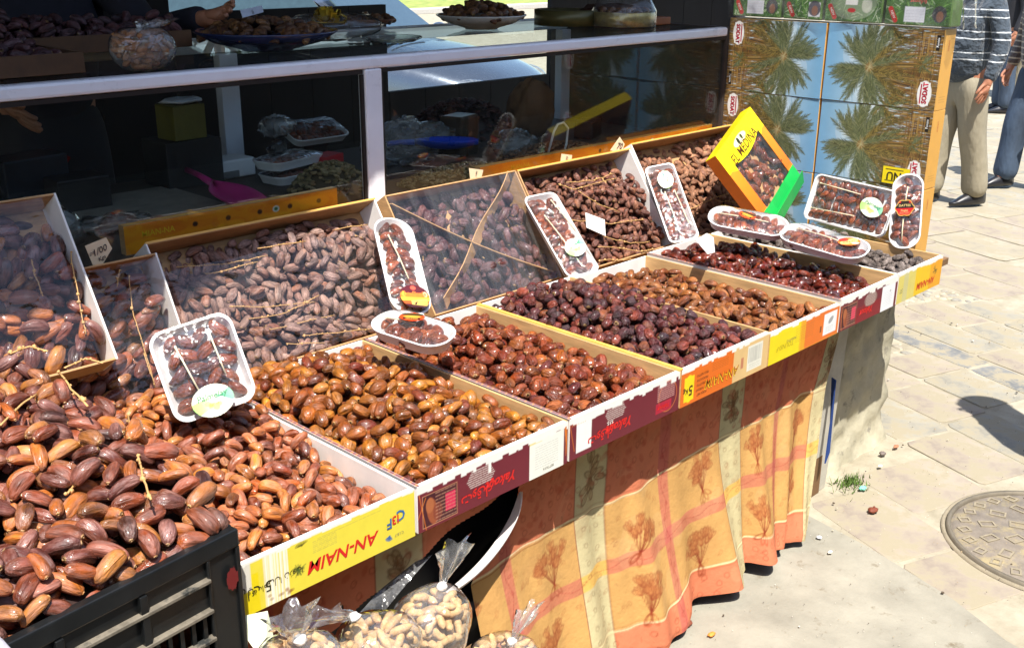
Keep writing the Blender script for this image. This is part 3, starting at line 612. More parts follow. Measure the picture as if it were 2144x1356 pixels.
# ---------------------------------------------------------------- leaning back row
def lean(name, u0, u1, top, bot, depth, mats, label, group, T, fr, n, seed, heaplabel, print_back=True, ang=None, hgt=.085):
    top = Vector(top); bot = Vector(bot); ey = (top-bot).normalized(); d = (top-bot).length; n_ = XX.cross(ey).normalized()
    w = u1-u0; o = Vector((u0, bot.y, bot.z))-n_*hgt
    t, Mx, P = carton(name, label, u0, u1, o, ey, n_, w, d, hgt, mats, group, frontlip=.005)
    oo = o+XX*.006+ey*.006
    inst = place(pack(fr, w-.012, d-.014, T, n, seed, ang=ang), oo, XX, ey, n_)
    base_sheet('gap_shade', oo, XX, ey, n_, w-.012, d-.014, T, fr.W*1.35, GAP_SHADE, t)
    if print_back and P['back_wall']:
        pb = Canvas(w-.01, hgt-.002, .003, lin(226, 140, 24)); r = random.Random(seed)
        for _ in range(40): pb.ell(r.uniform(0, w), r.uniform(0, hgt), r.uniform(.01, .05), r.uniform(.01, .03), r.choice([lin(236, 176, 30), lin(214, 104, 24)]), .25)
        for q in range(4): pb.ell(w*(.32+q*.13), hgt*.5, .006, .009, lin(60, 34, 20))
        pb.ell(w*.62, hgt*.55, .008, .009, lin(210, 224, 200)); pb.ell(w*.62, hgt*.55, .005, .005, lin(40, 110, 60)); pb.text('AN-NAIM', w*.18, hgt*.45, .02, YEL, 0, .01)
        bo = o+ey*d; pb.build('print', P['back_wall'][0], (w-.005, ey.y*d, ey.z*d), (-1, 0, 0), n_, ey)
        # narrow orange lip on top edge
        g = G(); g.M = Mx; g.bx(.0, w, d-.003, d+.002, hgt, hgt+.001); g.build('rim', YRIM, P['back_wall'][0])
    return t, Mx, o, ey, n_, inst, P
K = dict(side=WHITE, back=CARD, front=CARD, floor=CARD)
BG = 'open date cartons leaning against the glass counter'
top = (0, 1.062, 1.055); bot = (0, .845, .735)
def flat(a, b, s, sd):
    return lambda x, y: a+b*bumpy(x, y, s, sd)-.058*np.clip((y-.265+.03*np.sin(x*9+sd))/.09, 0, 1)
t2 = lean('date_carton', .045, .765, top, bot, .4, dict(K, left=WHITE, right=WHITE), 'wide leaning carton of dusty brown branch dates with orange rim', BG, flat(.066, .010, 12, 1), FB2, 620, 201, '', ang=lambda x, y: .5+1.2*math.sin(y*40+x*6), hgt=.09)
t3 = lean('date_carton', .800, 1.352, (0, 1.062, 1.058), (0, .845, .738), .4, dict(K, side=CARD), 'leaning carton of large dark dates under film with crossed cardboard strips', BG, lambda x, y: .046+.010*bumpy(x, y, 14, 3)-.03*np.clip((y-.27)/.1, 0, 1), FB3, 300, 202, '', print_back=False, hgt=.09)
t4 = lean('date_carton', 1.360, 1.952, top, bot, .4, dict(K, left=CARD, right=WHITE), 'leaning carton of brown branch dates with a torn white card among them', BG, flat(.066, .012, 12, 4), FB4, 640, 203, '', hgt=.09)
t5 = lean('date_carton', 1.960, 2.625, (0, 1.066, 1.07), bot, .4, dict(K, left=WHITE, right=CARD), 'leaning carton of tan branch dates behind the yellow window box', BG, flat(.068, .012, 12, 5), FB5, 720, 204, '', hgt=.09)
t1 = lean('date_carton', -.42, .028, (0, .972, 1.053), (0, .80, .72), .4, dict(K, right=WHITE), 'small leaning carton of brown branch dates between two larger leaning cartons', BG, flat(.068, .008, 12, 6), FB, 170, 205, '', print_back=False, hgt=.09, ang=lambda x, y: .4)
t0 = lean('date_carton', -.86, -.200, (0, .955, 1.236), (0, .745, .905), .4, dict(K, right=WHITE), 'leaning carton of large dark dates under clear film, far left', BG, flat(.062, .012, 10, 7), FB, 300, 206, '', print_back=False, hgt=.09, ang=lambda x, y: .3+.8*math.sin(y*30))
for tt, fr, lb in ((t2, FB2, 'rows of dusty grey brown branch dates in the wide leaning carton'), (t3, FB3, 'dark wrinkled dates behind the crossed cardboard strips'),
               (t4, FB4, 'brown branch dates around the torn white card'), (t5, FB5, 'tan branch dates beside the yellow window box')):
    fr.stuff([q[:4] for q in tt[5]], 'date_heap', None, lb, 'dates', 'heaps of dates in the leaning cartons')
pool += [(q, FB, 2) for q in t1[5]]+[(q, FB, 3) for q in t0[5]]
# the 300 dates that show largest are things of their own, the rest of those heaps is stuff
def seen(q):
    p = Vector(q[0]); d = p-CAMP; w = d.dot(CF)
    x = 1072+2250*d.dot(CR)/w; y = 678-2250*d.dot(CU)/w
    return -20 < x < 2150 and -20 < y < 1370, w
DL = {0: ('chestnut brown date lying in the yellow-fronted carton beside the crate', 'dates in the nearest front carton'), 1: ('big glossy brown date heaped on the black crate', 'big dates heaped on the black crate'),
      2: ('brown branch date in the small leaning carton', 'dates in the small leaning carton'), 3: ('large dark date in the leaning carton at far left', 'dates in the far left leaning carton')}
RL = {0: 'more chestnut dates deeper in the yellow-fronted carton', 1: 'more big dates deeper in the black crate heap', 2: 'more branch dates deeper in the small leaning carton', 3: 'more large dates deeper in the far left leaning carton'}
cand = []
for q, fr, k in pool:
    ok, w = seen(q)
    px = Vector(q[0])
    under = (k == 0 and px.x < -.40) or (k == 2 and (px.x < -.215)) or (k == 0 and px.x < -.3 and px.y > .12 and False)
    cand.append(((fr.L/w) if (ok and q[4] and not under) else 0, q, fr, k))
cand.sort(key=lambda c: -c[0]); chosen = [c for c in cand[:300] if c[0] > 0]; rest = cand[len(chosen):]
ZONES = {0: [((640, 900), 'against the white inner wall'), ((800, 1045), 'in the front right corner'), ((520, 900), 'just below the propped tray'), ((600, 1080), 'by the yellow front edge'), ((700, 1010), 'halfway along the right side'), ((560, 1000), 'in the middle'), ((440, 880), 'left of the tray label'), ((520, 1120), 'next to the crate corner'), ((590, 840), 'right of the tray foot')],
         1: [((40, 740), 'under the upper left stalks'), ((30, 900), 'at the left edge'), ((130, 880), 'left of the upright stalk'), ((290, 930), 'beside the upright stalk'), ((220, 800), 'below the film wrapped carton'), ((400, 900), 'where the crate heap meets the carton'), ((430, 1040), 'above the crate corner'), ((300, 1080), 'behind the crate rim'), ((180, 1080), 'in the middle of the crate heap'), ((60, 1060), 'low at the left edge'), ((110, 1200), 'near the white sack'), ((250, 1180), 'against the front rim'), ((380, 980), 'right of the upright stalk foot'), ((120, 980), 'left of the heap centre')],
         2: [((230, 600), 'at the upper left'), ((290, 590), 'at the upper right'), ((270, 680), 'beside the long stalk'), ((310, 740), 'at the lower right'), ((250, 760), 'at the lower left')],
         3: [((40, 480), 'in the shade at the top'), ((110, 500), 'at the upper right'), ((40, 580), 'at the left edge'), ((120, 600), 'between the two stalks'), ((60, 680), 'at the lower left'), ((160, 690), 'at the lower right')]}
WHAT = {0: ('chestnut date', 'in the first yellow carton'), 1: ('big crate date', ''), 2: ('branch date', 'in the small leaning carton'), 3: ('film-covered date', 'in the far left carton')}
for s_, q, fr, k in chosen:
    d = Vector(q[0])-CAMP; w = d.dot(CF); x, y = 1072+2250*d.dot(CR)/w, 678-2250*d.dot(CU)/w
    zp, zone = min(ZONES[k], key=lambda z: (z[0][0]-x)**2+(z[0][1]-y)**2); zone += ', '+('upper' if y < zp[1] else 'lower')+(' left' if x < zp[0] else ' right'); a = Vector(q[1][:, 0]); ax_, ay_ = a.dot(CR), a.dot(CU)
    if abs(a.dot(CF)) > .85: ori = 'end-on'
    else:
        an = math.degrees(math.atan2(ay_, ax_)) % 180; ori = 'level' if an < 20 or an > 160 else ('tilted right' if an < 70 else ('upright' if an < 110 else 'tilted left'))
    tag(fr.one(q[0], q[1], q[2]), ' '.join((WHAT[k][0]+' '+ori+' '+WHAT[k][1]+' '+zone).split()), 'date', DL[k][1])
for k in range(4):
    inst = [c[1][:4] for c in rest if c[3] == k]
    if inst: (F1, FC, FB, FB)[k].stuff(inst, 'date_heap', None, RL[k], 'dates', 'deeper dates of the nearest heaps')
# stalks lying over the dates: each carton's stalks are loose things
def stalk(label, pts, r=.0014, knob=.0030, group='bare date stalks lying on the dates'):
    g = G(); stem(g, pts, r, knob, rnd=RN); return tag(g.build('date_stalk', STEM, None, smooth=True), label, 'date stalk', group)
def on_plane(x, y, o, n): # pixel -> point on a leaning plane
    d = ray(x, y); return CAMP+d*((Vector(o)-CAMP).dot(n)/d.dot(n))
def stalks(tt, lst, lab, lift):
    o, n_ = tt[2], tt[4]; P0 = o+n_*lift
    for k, l in enumerate(lst):
        pts = []
        for (a, b), (c, d) in zip(l, l[1:]):
            for s_ in range(4): pts.append(on_plane(a+(c-a)*s_/4+RN.uniform(-1.5, 1.5), b+(d-b)*s_/4+RN.uniform(-1.5, 1.5), P0, n_))
        rank = sorted(range(len(lst)), key=lambda i: sum(p[1] for p in lst[i])/len(lst[i])).index(k)
        pts.append(on_plane(*l[-1], P0, n_)); stalk(['topmost', 'second highest', 'third highest', 'fourth highest', 'fifth highest', 'sixth highest', 'seventh highest', 'eighth highest', 'ninth highest'][rank]+' '+lab, pts)
stalks(t2, [[(370, 560), (480, 552), (560, 535)], [(430, 575), (540, 548)], [(480, 640), (560, 642), (660, 632)], [(520, 668), (600, 655), (668, 618)], [(565, 690), (700, 660)], [(632, 703), (785, 688)], [(600, 720), (680, 718)], [(700, 480), (770, 470)], [(540, 520), (640, 505)]], 'pale knobbly date stalk across the dusty branch dates', .092)
stalks(t4, [[(1170, 385), (1200, 398), (1290, 373)], [(1185, 382), (1240, 378), (1285, 363)], [(1210, 400), (1250, 425), (1298, 445)], [(1195, 460), (1280, 468), (1350, 460)], [(1260, 492), (1320, 510), (1360, 505)], [(1250, 515), (1340, 525), (1370, 522)], [(1255, 545), (1330, 542)]], 'pale knobbly date stalk among the brown branch dates', .095)
stalks(t5, [[(1440, 440), (1490, 418), (1530, 402)], [(1490, 455), (1520, 440)], [(1500, 420), (1545, 425)]], 'pale knobbly date stalk among the tan dates', .097)
stalks(t1, [[(270, 575), (280, 660), (300, 720), (320, 790)], [(250, 565), (245, 600)], [(300, 740), (325, 810)]], 'pale knobbly date stalk in the small leaning carton', .10)
stalks(t0, [[(65, 545), (75, 580), (90, 620)], [(148, 530), (158, 590), (172, 660), (180, 700)]], 'pale knobbly date stalk under film at far left', .097)
for k, l in enumerate([[(125, 780), (150, 815), (185, 850)], [(270, 870), (283, 940), (300, 1000), (316, 1045)], [(20, 740), (60, 725), (100, 735)], [(0, 890), (40, 850), (75, 825)], [(140, 1035), (158, 1010), (170, 1000)], [(135, 770), (180, 750), (215, 760)], [(30, 1180), (50, 1140)]]):
    zz = [1.045, .985, 1.06, 1.03, .965, 1.05, .93][k]
    stalk('golden knobbly stalk on the crate heap, '+['under the film wrapped carton corner', 'the long upright one', 'at the upper left', 'at the left edge of the photo', 'short, below the heap middle', 'by the white carton wall', 'short, near the white sack'][k], [at(a+RN.uniform(-2, 2), b, z=zz) for a, b in sum([[((p[0]*(3-s)+q[0]*s)/3, (p[1]*(3-s)+q[1]*s)/3) for s in range(3)] for p, q in zip(l, l[1:])], [])+[l[-1]]], .0018, .0038, 'golden stalks in the crate heap')
# ---------------------------------------------------------------- ground, paving, manhole
R4 = random.Random(11)
SANDM = M('mortar_and_sand', lin(156, 147, 126), .9, var=.22, scale=7, c2=lin(162, 155, 138), bmp=.004, bscale=45, dirt=(lin(120, 106, 84), 30, .66), spec=.2)
g = G(); nx = 60
xs = [-8+i*.6 for i in range(60)]
g.quad((-60, -60, 0), (120, -60, 0), (120, 120, 0), (-60, 120, 0)); gr = g.build('ground', SANDM); tag(gr, kind='structure')
CONC = M('smooth_concrete', lin(148, 144, 131), .85, var=.22, scale=4, bmp=.003, bscale=120, dirt=(lin(118, 108, 90), 14, .60), spec=.25)
g = G(); E = [(1.745, .10), (1.70, -.14), (1.61, -.436), (1.52, -.62), (1.40, -1.1), (1.2, -2.5)]
for (a, b), (c, d) in zip(E, E[1:]): g.quad((-4, b, .006), (-4, d, .006), (c, d, .006), (a, b, .006))
g.quad((-4, 2.5, .006), (-4, .10, .006), (1.745, .10, .006), (1.9, 2.5, .006)); o = g.build('pavement', CONC); tag(o, kind='structure'); PAVE = o
def stone_mesh(w, h, r, nrm=.0, t=.005):
    g = G(); n = 20; ph = r.uniform(0, 6); pts = []
    for (a, b), (c, d) in zip([(-1, -1), (1, -1), (1, 1), (-1, 1)], [(1, -1), (1, 1), (-1, 1), (-1, -1)]):
        for i in range(5): f = (.06, .3, .5, .7, .94)[i]; pts.append(((a+(c-a)*f)*w/2*r.uniform(.985, 1.0), (b+(d-b)*f)*h/2*r.uniform(.985, 1.0)))
    vs = [(x, y, 0) for x, y in pts]+[(x*.99, y*.99, t*.75) for x, y in pts]+[(x*.972, y*.97, t) for x, y in pts]; 
    fs = [(k*n+i, k*n+(i+1) % n, (k+1)*n+(i+1) % n, (k+1)*n+i) for k in range(2) for i in range(n)]+[tuple(2*n+i for i in range(n))]
    return g.add(vs, fs).mesh('paving_stone')
def stonemat(nm, c, c2): 
    return M(nm, c, .82, var=.28, scale=4, c2=c2, bmp=.002, bscale=60, dirt=(lin(154, 145, 124), 8, .44), spec=.25)
SM = [stonemat('pink_flagstone', lin(152, 140, 128), lin(158, 148, 134)), stonemat('grey_flagstone', lin(146, 142, 130), lin(154, 150, 138)), stonemat('sand_flagstone', lin(156, 148, 130), lin(160, 152, 135)), stonemat('slate_flagstone', lin(116, 118, 118), lin(132, 132, 130))]
ax = Vector((.34, .94, 0)).normalized(); bx_ = Vector((.94, -.34, 0)).normalized(); org = Vector((1.50, -.62, 0))
MH = Vector((2.14, -.54, 0)); nst = 0; pebbles = []
def inframe(p, m=60):
    d = p-CAMP; w = d.dot(CF); return w > .3 and -m < 1072+2250*d.dot(CR)/w < 2144+m and -m < 678-2250*d.dot(CU)/w < 1356+m
s_ = .03; row = 0
while s_ < 7.5:
    wd = R4.uniform(.22, .36) if s_ < 2.2 else R4.uniform(.34, .5)
    if row == 5: wd = .17
    l = -1.6+R4.uniform(0, .3)
    while l < 7:
        ln = R4.uniform(.22, .5) if row != 5 else R4.uniform(.6, .9)
        if s_ > 2.2 and row != 5: ln = R4.uniform(.4, .75)
        c = org+ax*(l+ln/2)+bx_*(s_+wd/2)
        far = s_ > 2.2
        if inframe(c) and (c-MH).length > .40 and nst < 298 and not (c.x < 2.6 and c.y > .12):
            if not far and R4.random() < .34 and row != 5:
                for k in range(int(wd*ln*420)):
                    p = c+ax*R4.uniform(-.5, .5)*ln+bx_*R4.uniform(-.5, .5)*wd
                    if (p-MH).length > .345: pebbles.append(p)
            else:
                me = stone_mesh(ln-(.014 if not far else .007), wd-(.012 if not far else .006), R4, t=.0035 if not far else .003); me.materials.append(SM[3] if row == 5 else SM[R4.choice([0, 0, 1, 2, 1] if not far else ([0, 0, 2] if s_ < 4 else [1, 1, 2]))])
                ob = bpy.data.objects.new('paving_stone', me); ob.location = (c.x, c.y, R4.uniform(-.001, .002)); ob.rotation_euler = (R4.uniform(-.006, .006), R4.uniform(-.006, .006), math.atan2(ax.y, ax.x)+R4.uniform(-.035, .035)*(1 if not far else .5)); link(ob, gr); nst += 1
        l += ln
    s_ += wd; row += 1
g = G()
for p in pebbles:
    a = R4.uniform(0, 3.1); rr = R4.uniform(.008, .022)
    g.col = R4.choice([lin(176, 168, 148), lin(158, 150, 134), lin(190, 178, 152), lin(146, 142, 132)])
    g.blob((p.x, p.y, -.001), (rr*1.5, rr, rr*.42), 8, 5, .08, R4, Matrix.Rotation(a, 3, 'Z'))
for k in range(3000):  # grit and crumbs
    x, y = R4.uniform(.6, 4.2), R4.uniform(-1.2, 1.2); 
    if x < 1.6 and R4.random() < .35: continue
    rr = R4.uniform(.001, .0022)*(1+2*(R4.random() < .06)); g.col = R4.choice([lin(200, 190, 168), lin(90, 76, 60), lin(170, 150, 120), lin(110, 104, 96), lin(214, 208, 196)])
    g.blob((x, y, .012), (rr, rr*R4.uniform(.5, 1), rr*.6), 5, 3, .2, R4)
tag(g.build('pebbles', M('river_pebbles', (.8, .8, .8), .75, var=.2, scale=60, attr='col'), smooth=True), 'small pebbles and grit set in the mortar between paving stones', 'pebbles', kind='stuff')
# manhole cover
mh = thing('manhole_cover', 'round dark cast iron manhole cover with raised diamond pattern', 'manhole cover', (MH.x, MH.y, .004), .3)
IRON = M('worn_iron', lin(142, 132, 120), .7, var=.2, scale=25, metal=.35, bmp=.001, bscale=120, dirt=(lin(170, 156, 122), 10, .5)); DUSTY = M('dusty_iron_relief', lin(142, 132, 112), .8, var=.15, scale=60)
g = G(); g.lathe([(0, .008), (.30, .008), (.305, .004), (.31, .002)], 64); g.build('plate', IRON, mh, smooth=True)
g = G(); g.lathe([(.310, .002), (.312, .013), (.318, .014), (.324, .013), (.326, 0)], 72); g.build('frame', M('iron_frame', lin(120, 112, 98), .7, var=.2, metal=.4), mh, smooth=True)
g = G(); g.lathe([(.327, 0), (.330, .007), (.338, .007), (.341, 0)], 72); g.build('mortar_ring', DUSTY, mh, smooth=True)
def frameq(g, x, y, a, l, w, t, z):
    ca, sa = math.cos(a), math.sin(a); pt = lambda u, v: (x+u*ca-v*sa, y+u*sa+v*ca)
    cs = [(-l/2, -w/2), (l/2, -w/2), (l/2, w/2), (-l/2, w/2)]
    o_ = [pt(*c) for c in cs]; i_ = [pt(c[0]*(1-2*t/l), c[1]*(1-2*t/w)) for c in cs]
    vs = [(*p, .0) for p in o_]+[(*p, z) for p in o_]+[(*p, z) for p in i_]+[(*p, .0) for p in i_]
    fs = [(k*4+i, k*4+(i+1) % 4, (k+1)*4+(i+1) % 4, (k+1)*4+i) for k in range(3) for i in range(4)]; g.add(vs, fs)
for ring, cnt, l, w in ((.272, 26, .036, .030), (.205, 14, .05, .036), (.125, 8, .055, .04), (.05, 3, .05, .035)):
    for k in range(cnt):
        a = 2*math.pi*k/cnt+ring*3; g = G(); frameq(g, ring*math.cos(a), ring*math.sin(a), a+.5, l, w, .006, .0115); g.build('raised_mark', DUSTY, mh)
# far ground beyond the stall
g = G(); g.quad((-30, 22, .008), (-30, 90, .008), (40, 90, .008), (40, 22, .008)); tag(g.build('grass', M('lawn', lin(112, 128, 52), .9, var=.3, scale=3, c2=lin(150, 160, 80))), kind='structure')
g = G(); g.quad((-30, 3.2, .006), (-30, 21.5, .006), (9, 21.5, .006), (9, 3.2, .006)); tag(g.build('road', M('asphalt', lin(110, 108, 106), .9, var=.15, scale=8)), kind='structure')
g = G(); g.bx(-30, 40, 21.5, 22, 0, .13); tag(g.build('kerb', M('kerb_stone', lin(180, 176, 168), .8, var=.15), bevel=.01), kind='structure')
BARK = M('bark', lin(96, 84, 70), .9, var=.35, scale=18, bmp=.01, bscale=20, stretch=(1, 1, .25)); LEAF = M('foliage', lin(66, 86, 36), .7, var=.5, scale=3)
def tree(x, y, h, r, seed, lab):
    rr = random.Random(seed); t = thing('tree', lab, 'tree', (x, y, 0), group='trees across the road'); g = G(); P = [Vector((rr.uniform(-.1, .1)*k*.3, rr.uniform(-.1, .1)*k*.3, h*.12*k)) for k in range(6)]; P[0] = Vector((0, 0, -.1)); g.tube(P, [r*(1.25-.12*k) for k in range(6)], 10)
    for k in range(7):
        a = rr.uniform(0, 6.28); q = P[rr.randint(3, 5)]; e = q+Vector((math.cos(a)*h*.22, math.sin(a)*h*.22, h*rr.uniform(.15, .35))); g.tube([q, q.lerp(e, .5)+Vector((0, 0, .1)), e], [r*.45, r*.3, r*.12], 6)
    g.build('trunk', BARK, t, smooth=True); g = G()
    cl = [(rr.uniform(-1, 1)*h*.32, rr.uniform(-1, 1)*h*.32, h*rr.uniform(.62, 1.05)) for _ in range(34)]
    for k in range(2600):
        c = rr.choice(cl); p = Vector(c)+Vector([rr.gauss(0, h*.06) for _ in range(3)]); s = rr.uniform(.05, .11); a = Vector([rr.uniform(-1, 1) for _ in range(3)]).normalized(); b = a.cross(Vector((.3, .4, .8))).normalized()
        g.quad(p-a*s-b*s*.5, p+a*s-b*s*.5, p+a*s+b*s*.5, p-a*s+b*s*.5)
    g.build('crown', LEAF, t)
tree(9.5, 23, 6.5, .22, 1, 'dark trunked tree on the grass seen just above the piled platter'); tree(14.5, 25, 7, .2, 2, 'pale forked tree on the grass behind the silver car'); tree(8.7, 29, 7, .26, 3, 'leafy tree farther back on the grass')
# ---------------------------------------------------------------- table under the cartons
tb = thing('market_table', 'wooden table under the front cartons, hidden by the printed cloth', 'table', (.9, .5, 0))
TW = M('table_wood', lin(120, 90, 60), .7, var=.25, scale=10, stretch=(.3, 1, 1))
for k in range(4):
    g = G(); y0 = .12+k*.26; g.bx(-1.05, 2.64, y0, y0+.255, .672, .697); g.build('board', TW, tb, True, bevel=.002)
for x in (-.95, .45, 1.86):
    for y in (.16, 1.08): g = G(); g.bx(x, x+.06, y, y+.06, 0, .67); g.build('leg', TW, tb, True, bevel=.002)
g = G(); g.bx(-1.05, 1.95, .19, .215, .60, .67); g.build('apron', TW, tb, True)
# concrete plinth at the far end and pale board beside it
g = G(); nx_, nz = 22, 26; PL = M('rough_plaster', lin(184, 178, 156), .9, var=.2, scale=7, bmp=.008, bscale=22, dirt=(lin(126, 122, 114), 11, .58), spec=.2)
def plinth():
    g = G(); x0, x1, y0, y1, zt = 1.98, 2.50, .215, .66, .695; r = random.Random(3)
    pr = [(x0, y0), (x1-.03, y0), (x1, y0+.03), (x1, y1), (x0, y1)]; per = []
    for (a, b), (c, d) in zip(pr, pr[1:]+pr[:1]):
        k = max(2, int(math.hypot(c-a, d-b)/.03)); per += [(a+(c-a)*i/k, b+(d-b)*i/k) for i in range(k)]
    n = len(per); vs = []; rows = 24
    for j in range(rows+1):
        z = zt*j/rows; fl = .022*max(0, 1-z/.10)**2
        for i, (x, y) in enumerate(per):
            dx, dy = x-2.24, y-.44; q = .006*math.sin(i*1.7+j*.9)+.005*math.sin(i*.6-j*1.3)+r.uniform(-.003, .003); L = math.hypot(dx, dy)
            vs.append((x+dx/L*(q+fl), y+dy/L*(q+fl), z))
    fs = [(j*n+i, j*n+(i+1) % n, (j+1)*n+(i+1) % n, (j+1)*n+i) for j in range(rows) for i in range(n)]+[tuple(rows*n+i for i in range(n))]
    return g.add(vs, fs).build('concrete_plinth', PL, smooth=True)
tag(plinth(), 'rough pale plastered plinth under the far end of the row', 'plinth')
g = G(); g.M = Matrix.Translation((1.90, .165, 0))@Matrix.Rotation(math.radians(2), 4, 'X'); g.bx(-.10, .07, 0, .018, .0, .66); tag(g.build('pale_board', M('pale_board', lin(188, 184, 172), .7, var=.12), bevel=.002), 'pale grey board standing between the cloth and the plinth', 'board')
g = G(); g.M = Matrix.Translation((1.87, .12, .30)); 
g.add([(0, 0, .14), (.012, .02, .14), (.018, .01, .1), (.012, .0, -.12), (.0, .005, -.16), (-.0, 0, .1)], [(0, 1, 2, 3, 4, 5)]); tag(g.build('blue_cloth', M('blue_fabric', lin(36, 66, 130), .85, var=.2), solid=.004), 'strip of dark blue fabric hanging behind the cloth edge', 'fabric')
# ---------------------------------------------------------------- printed table cloth
def cloth_canvas(w, h, x_off, seed, res=.003):
    r = random.Random(seed); YL = lin(196, 152, 92); OR = lin(208, 124, 90); CR_ = lin(196, 184, 142); PK = lin(188, 98, 90); DK = lin(126, 46, 30); BR = lin(110, 70, 44)
    c = Canvas(w, h, res, YL); A_ = lambda u: u-x_off   # world u -> cloth x ; cloth y measured up from the hem
    P = .60
    zt = lambda z: z
    c.rect(0, w, .425, h, OR); c.rect(0, w, -.1, .085, OR)
    for k in range(-3, 5):
        cc = .625+k*P
        c.rect(A_(cc+.27), A_(cc+.31), -.1, h, PK, .7)
    c.rect(0, w, .235, .275, PK, .65)
    for k in range(-3, 5):
        cc = .625+k*P; x0, x1 = A_(cc-.056), A_(cc+.056)
        c.rect(x0, x1, -.1, h, CR_); c.rect(x0, x1, .235, .275, lin(226, 176, 80), .8)
        for x in (x0, x1): c.line((x, -.1), (x, h), .003, DK, .7)
        for yy in np.arange(.01, h, .042):
            for xx in (x0+.03, x1-.03):
                if .42 < yy: continue
                c.ell(xx+r.uniform(-.008, .008), yy+r.uniform(-.01, .01)+(.02 if xx > (x0+x1)/2 else 0), .0085, .006, BR, .65, r.uniform(-.6, .6), .0016); c.line((xx-.008, yy+.006), (xx+.008, yy+.003), .0012, BR, .4)
        # leaf sprays in the top squares and hem squares
        for cy_ in (.515,):
            for q in range(16):
                a = r.uniform(0, 6.28); rr = r.uniform(.01, .044); ex, ey = (x0+x1)/2+math.cos(a)*rr*.8, cy_+math.sin(a)*rr*1.5
                c.ell(ex, ey, .019, .0095, lin(150, 120, 80), .45, a); c.ell(ex, ey, .019, .0095, lin(86, 56, 40), .75, a, .002); c.line(((x0+x1)/2, cy_), (ex, ey), .0016, BR, .7)
    for y in (.425, .085):
        for k in range(400):
            x = w*k/400; c.line((x, y+.004*math.sin(x*9)), (x+w/400, y+.004*math.sin((x+w/400)*9)), .004, lin(236, 220, 170), .8)
        c.line((0, y-.005), (w, y-.005), .0018, DK, .6); c.line((0, y+.006), (w, y+.006), .0018, DK, .5)
    for x in np.arange(.01, w, .034):   # small berries in the orange bands
        for yy in (.455, .50, .545, .60, .65, .045, .015):
            if r.random() < .55: c.ell(x+r.uniform(-.01, .01), yy+r.uniform(-.012, .012), .008, .0085, DK, .6, 0, .0018); 
            if r.random() < .4: c.line((x, yy), (x+r.uniform(-.016, .016), yy+r.uniform(-.012, .012)), .002, DK, .45)
    for q in range(int(w*200)):
        c.ell(r.uniform(0, w), r.uniform(.44, .66), r.uniform(.004, .016), r.uniform(.003, .009), lin(170, 60, 40), .3, r.uniform(0, 3))
    for q in range(int(w*90)):
        x, y = r.uniform(0, w), r.uniform(.09, .42); a = r.uniform(0, 3); c.ell(x, y, .009, .005, lin(150, 84, 48), .5, a, .0014); c.line((x-.01, y-.006), (x, y), .0012, lin(150, 84, 48), .5)
    for q in range(int(w*60)): c.ell(r.uniform(0, w), r.uniform(0, .7), r.uniform(.02, .07), r.uniform(.01, .04), r.choice([lin(150, 120, 84), lin(216, 186, 140), lin(170, 110, 70)]), .10, r.uniform(0, 3))
    for k in range(-3, 5):
        for cu, cz in ((.625+k*P+.16, .335), (.625+k*P+.16, .155), (.625+k*P+.44, .345), (.625+k*P+.44, .155)):
            X0 = A_(cu)+r.uniform(-.02, .02); cz = cz+r.uniform(-.02, .02)
            a0 = r.uniform(.9, 2.2)
            for q in range(17):   # bouquet: stalks and petal clusters
                a = a0+r.uniform(-1.1, 1.1); rr = r.uniform(.012, .062); ex, ey = X0+math.cos(a)*rr, cz-.02+math.sin(a)*rr
                c.line((X0, cz-.05), (ex, ey), .0015, DK, .7)
                for p_ in range(3):
                    b = a+(p_-1)*.5; c.ell(ex+math.cos(b)*.009, ey+math.sin(b)*.009, .015, .007, lin(186, 122, 72), .35, b); c.ell(ex+math.cos(b)*.009, ey+math.sin(b)*.009, .015, .007, lin(130, 62, 38), .65, b, .0016)
            for q in range(4): b = a0+math.pi+r.uniform(-.9, .9); c.ell(X0+math.cos(b)*.018, cz-.05+math.sin(b)*.018, .019, .007, lin(140, 60, 34), .7, b, .002)
    for k in range(-3, 5):  # vine in the pink bands
        x = A_(.625+k*P+.29)
        for j in range(90): y = j*.008; c.line((x+.008*math.sin(y*60), y), (x+.008*math.sin((y+.008)*60), y+.008), .0014, lin(150, 40, 44), .6)
        for j in range(16): y = j*.042+r.uniform(0, .01); c.ell(x+r.choice([-.007, .007]), y, .006, .004, lin(150, 40, 44), .7, r.uniform(0, 3), .0014)
    for j in range(int(w/.008)): x = j*.008; c.line((x, .255+.007*math.sin(x*50)), (x+.008, .255+.007*math.sin((x+.008)*50)), .0013, lin(150, 40, 44), .5)
    return c
def fold(u, z):
    t = np.clip((.69-z)/.64, 0, 1)
    base = .095-.085*np.clip((t-.35)/.65, 0, 1)**1.2
    f = .030*np.sin(u*17+1.2*np.sin(u*5.3)+.8)+.017*np.sin(u*31+2+t*.7)+.012*np.sin(u*11-1)
    return base-.55*(.35+.65*t)*t*f-.012*t*np.sin(u*23+z*6)-.0045*(.25+t)*np.sin(u*47+1.5*np.sin(u*9))-.0022*np.sin(u*71+z*5)*(.3+t)
def warp_main(X, Y):
    z = .045+Y*(.655/.66); u = .20+X; edge = 1.585+.25*np.clip((z-.05)/.65, 0, 1); k = np.clip((u-1.25)/.60, 0, 1); u2 = u+(edge-1.85)*k
    z2 = z+.012*np.sin(u*6)*(1-Y/.66)-.0*X+.03*np.clip((.95-u)/.3, 0, 1)*0
    # the loose left edge is pulled outwards
    p = np.clip((.46-u)/.30, 0, 1); return np.stack([u2, fold(u, z2)-.05*p*(1-np.clip((z2-.35)/.35, 0, 1)), z2], -1)
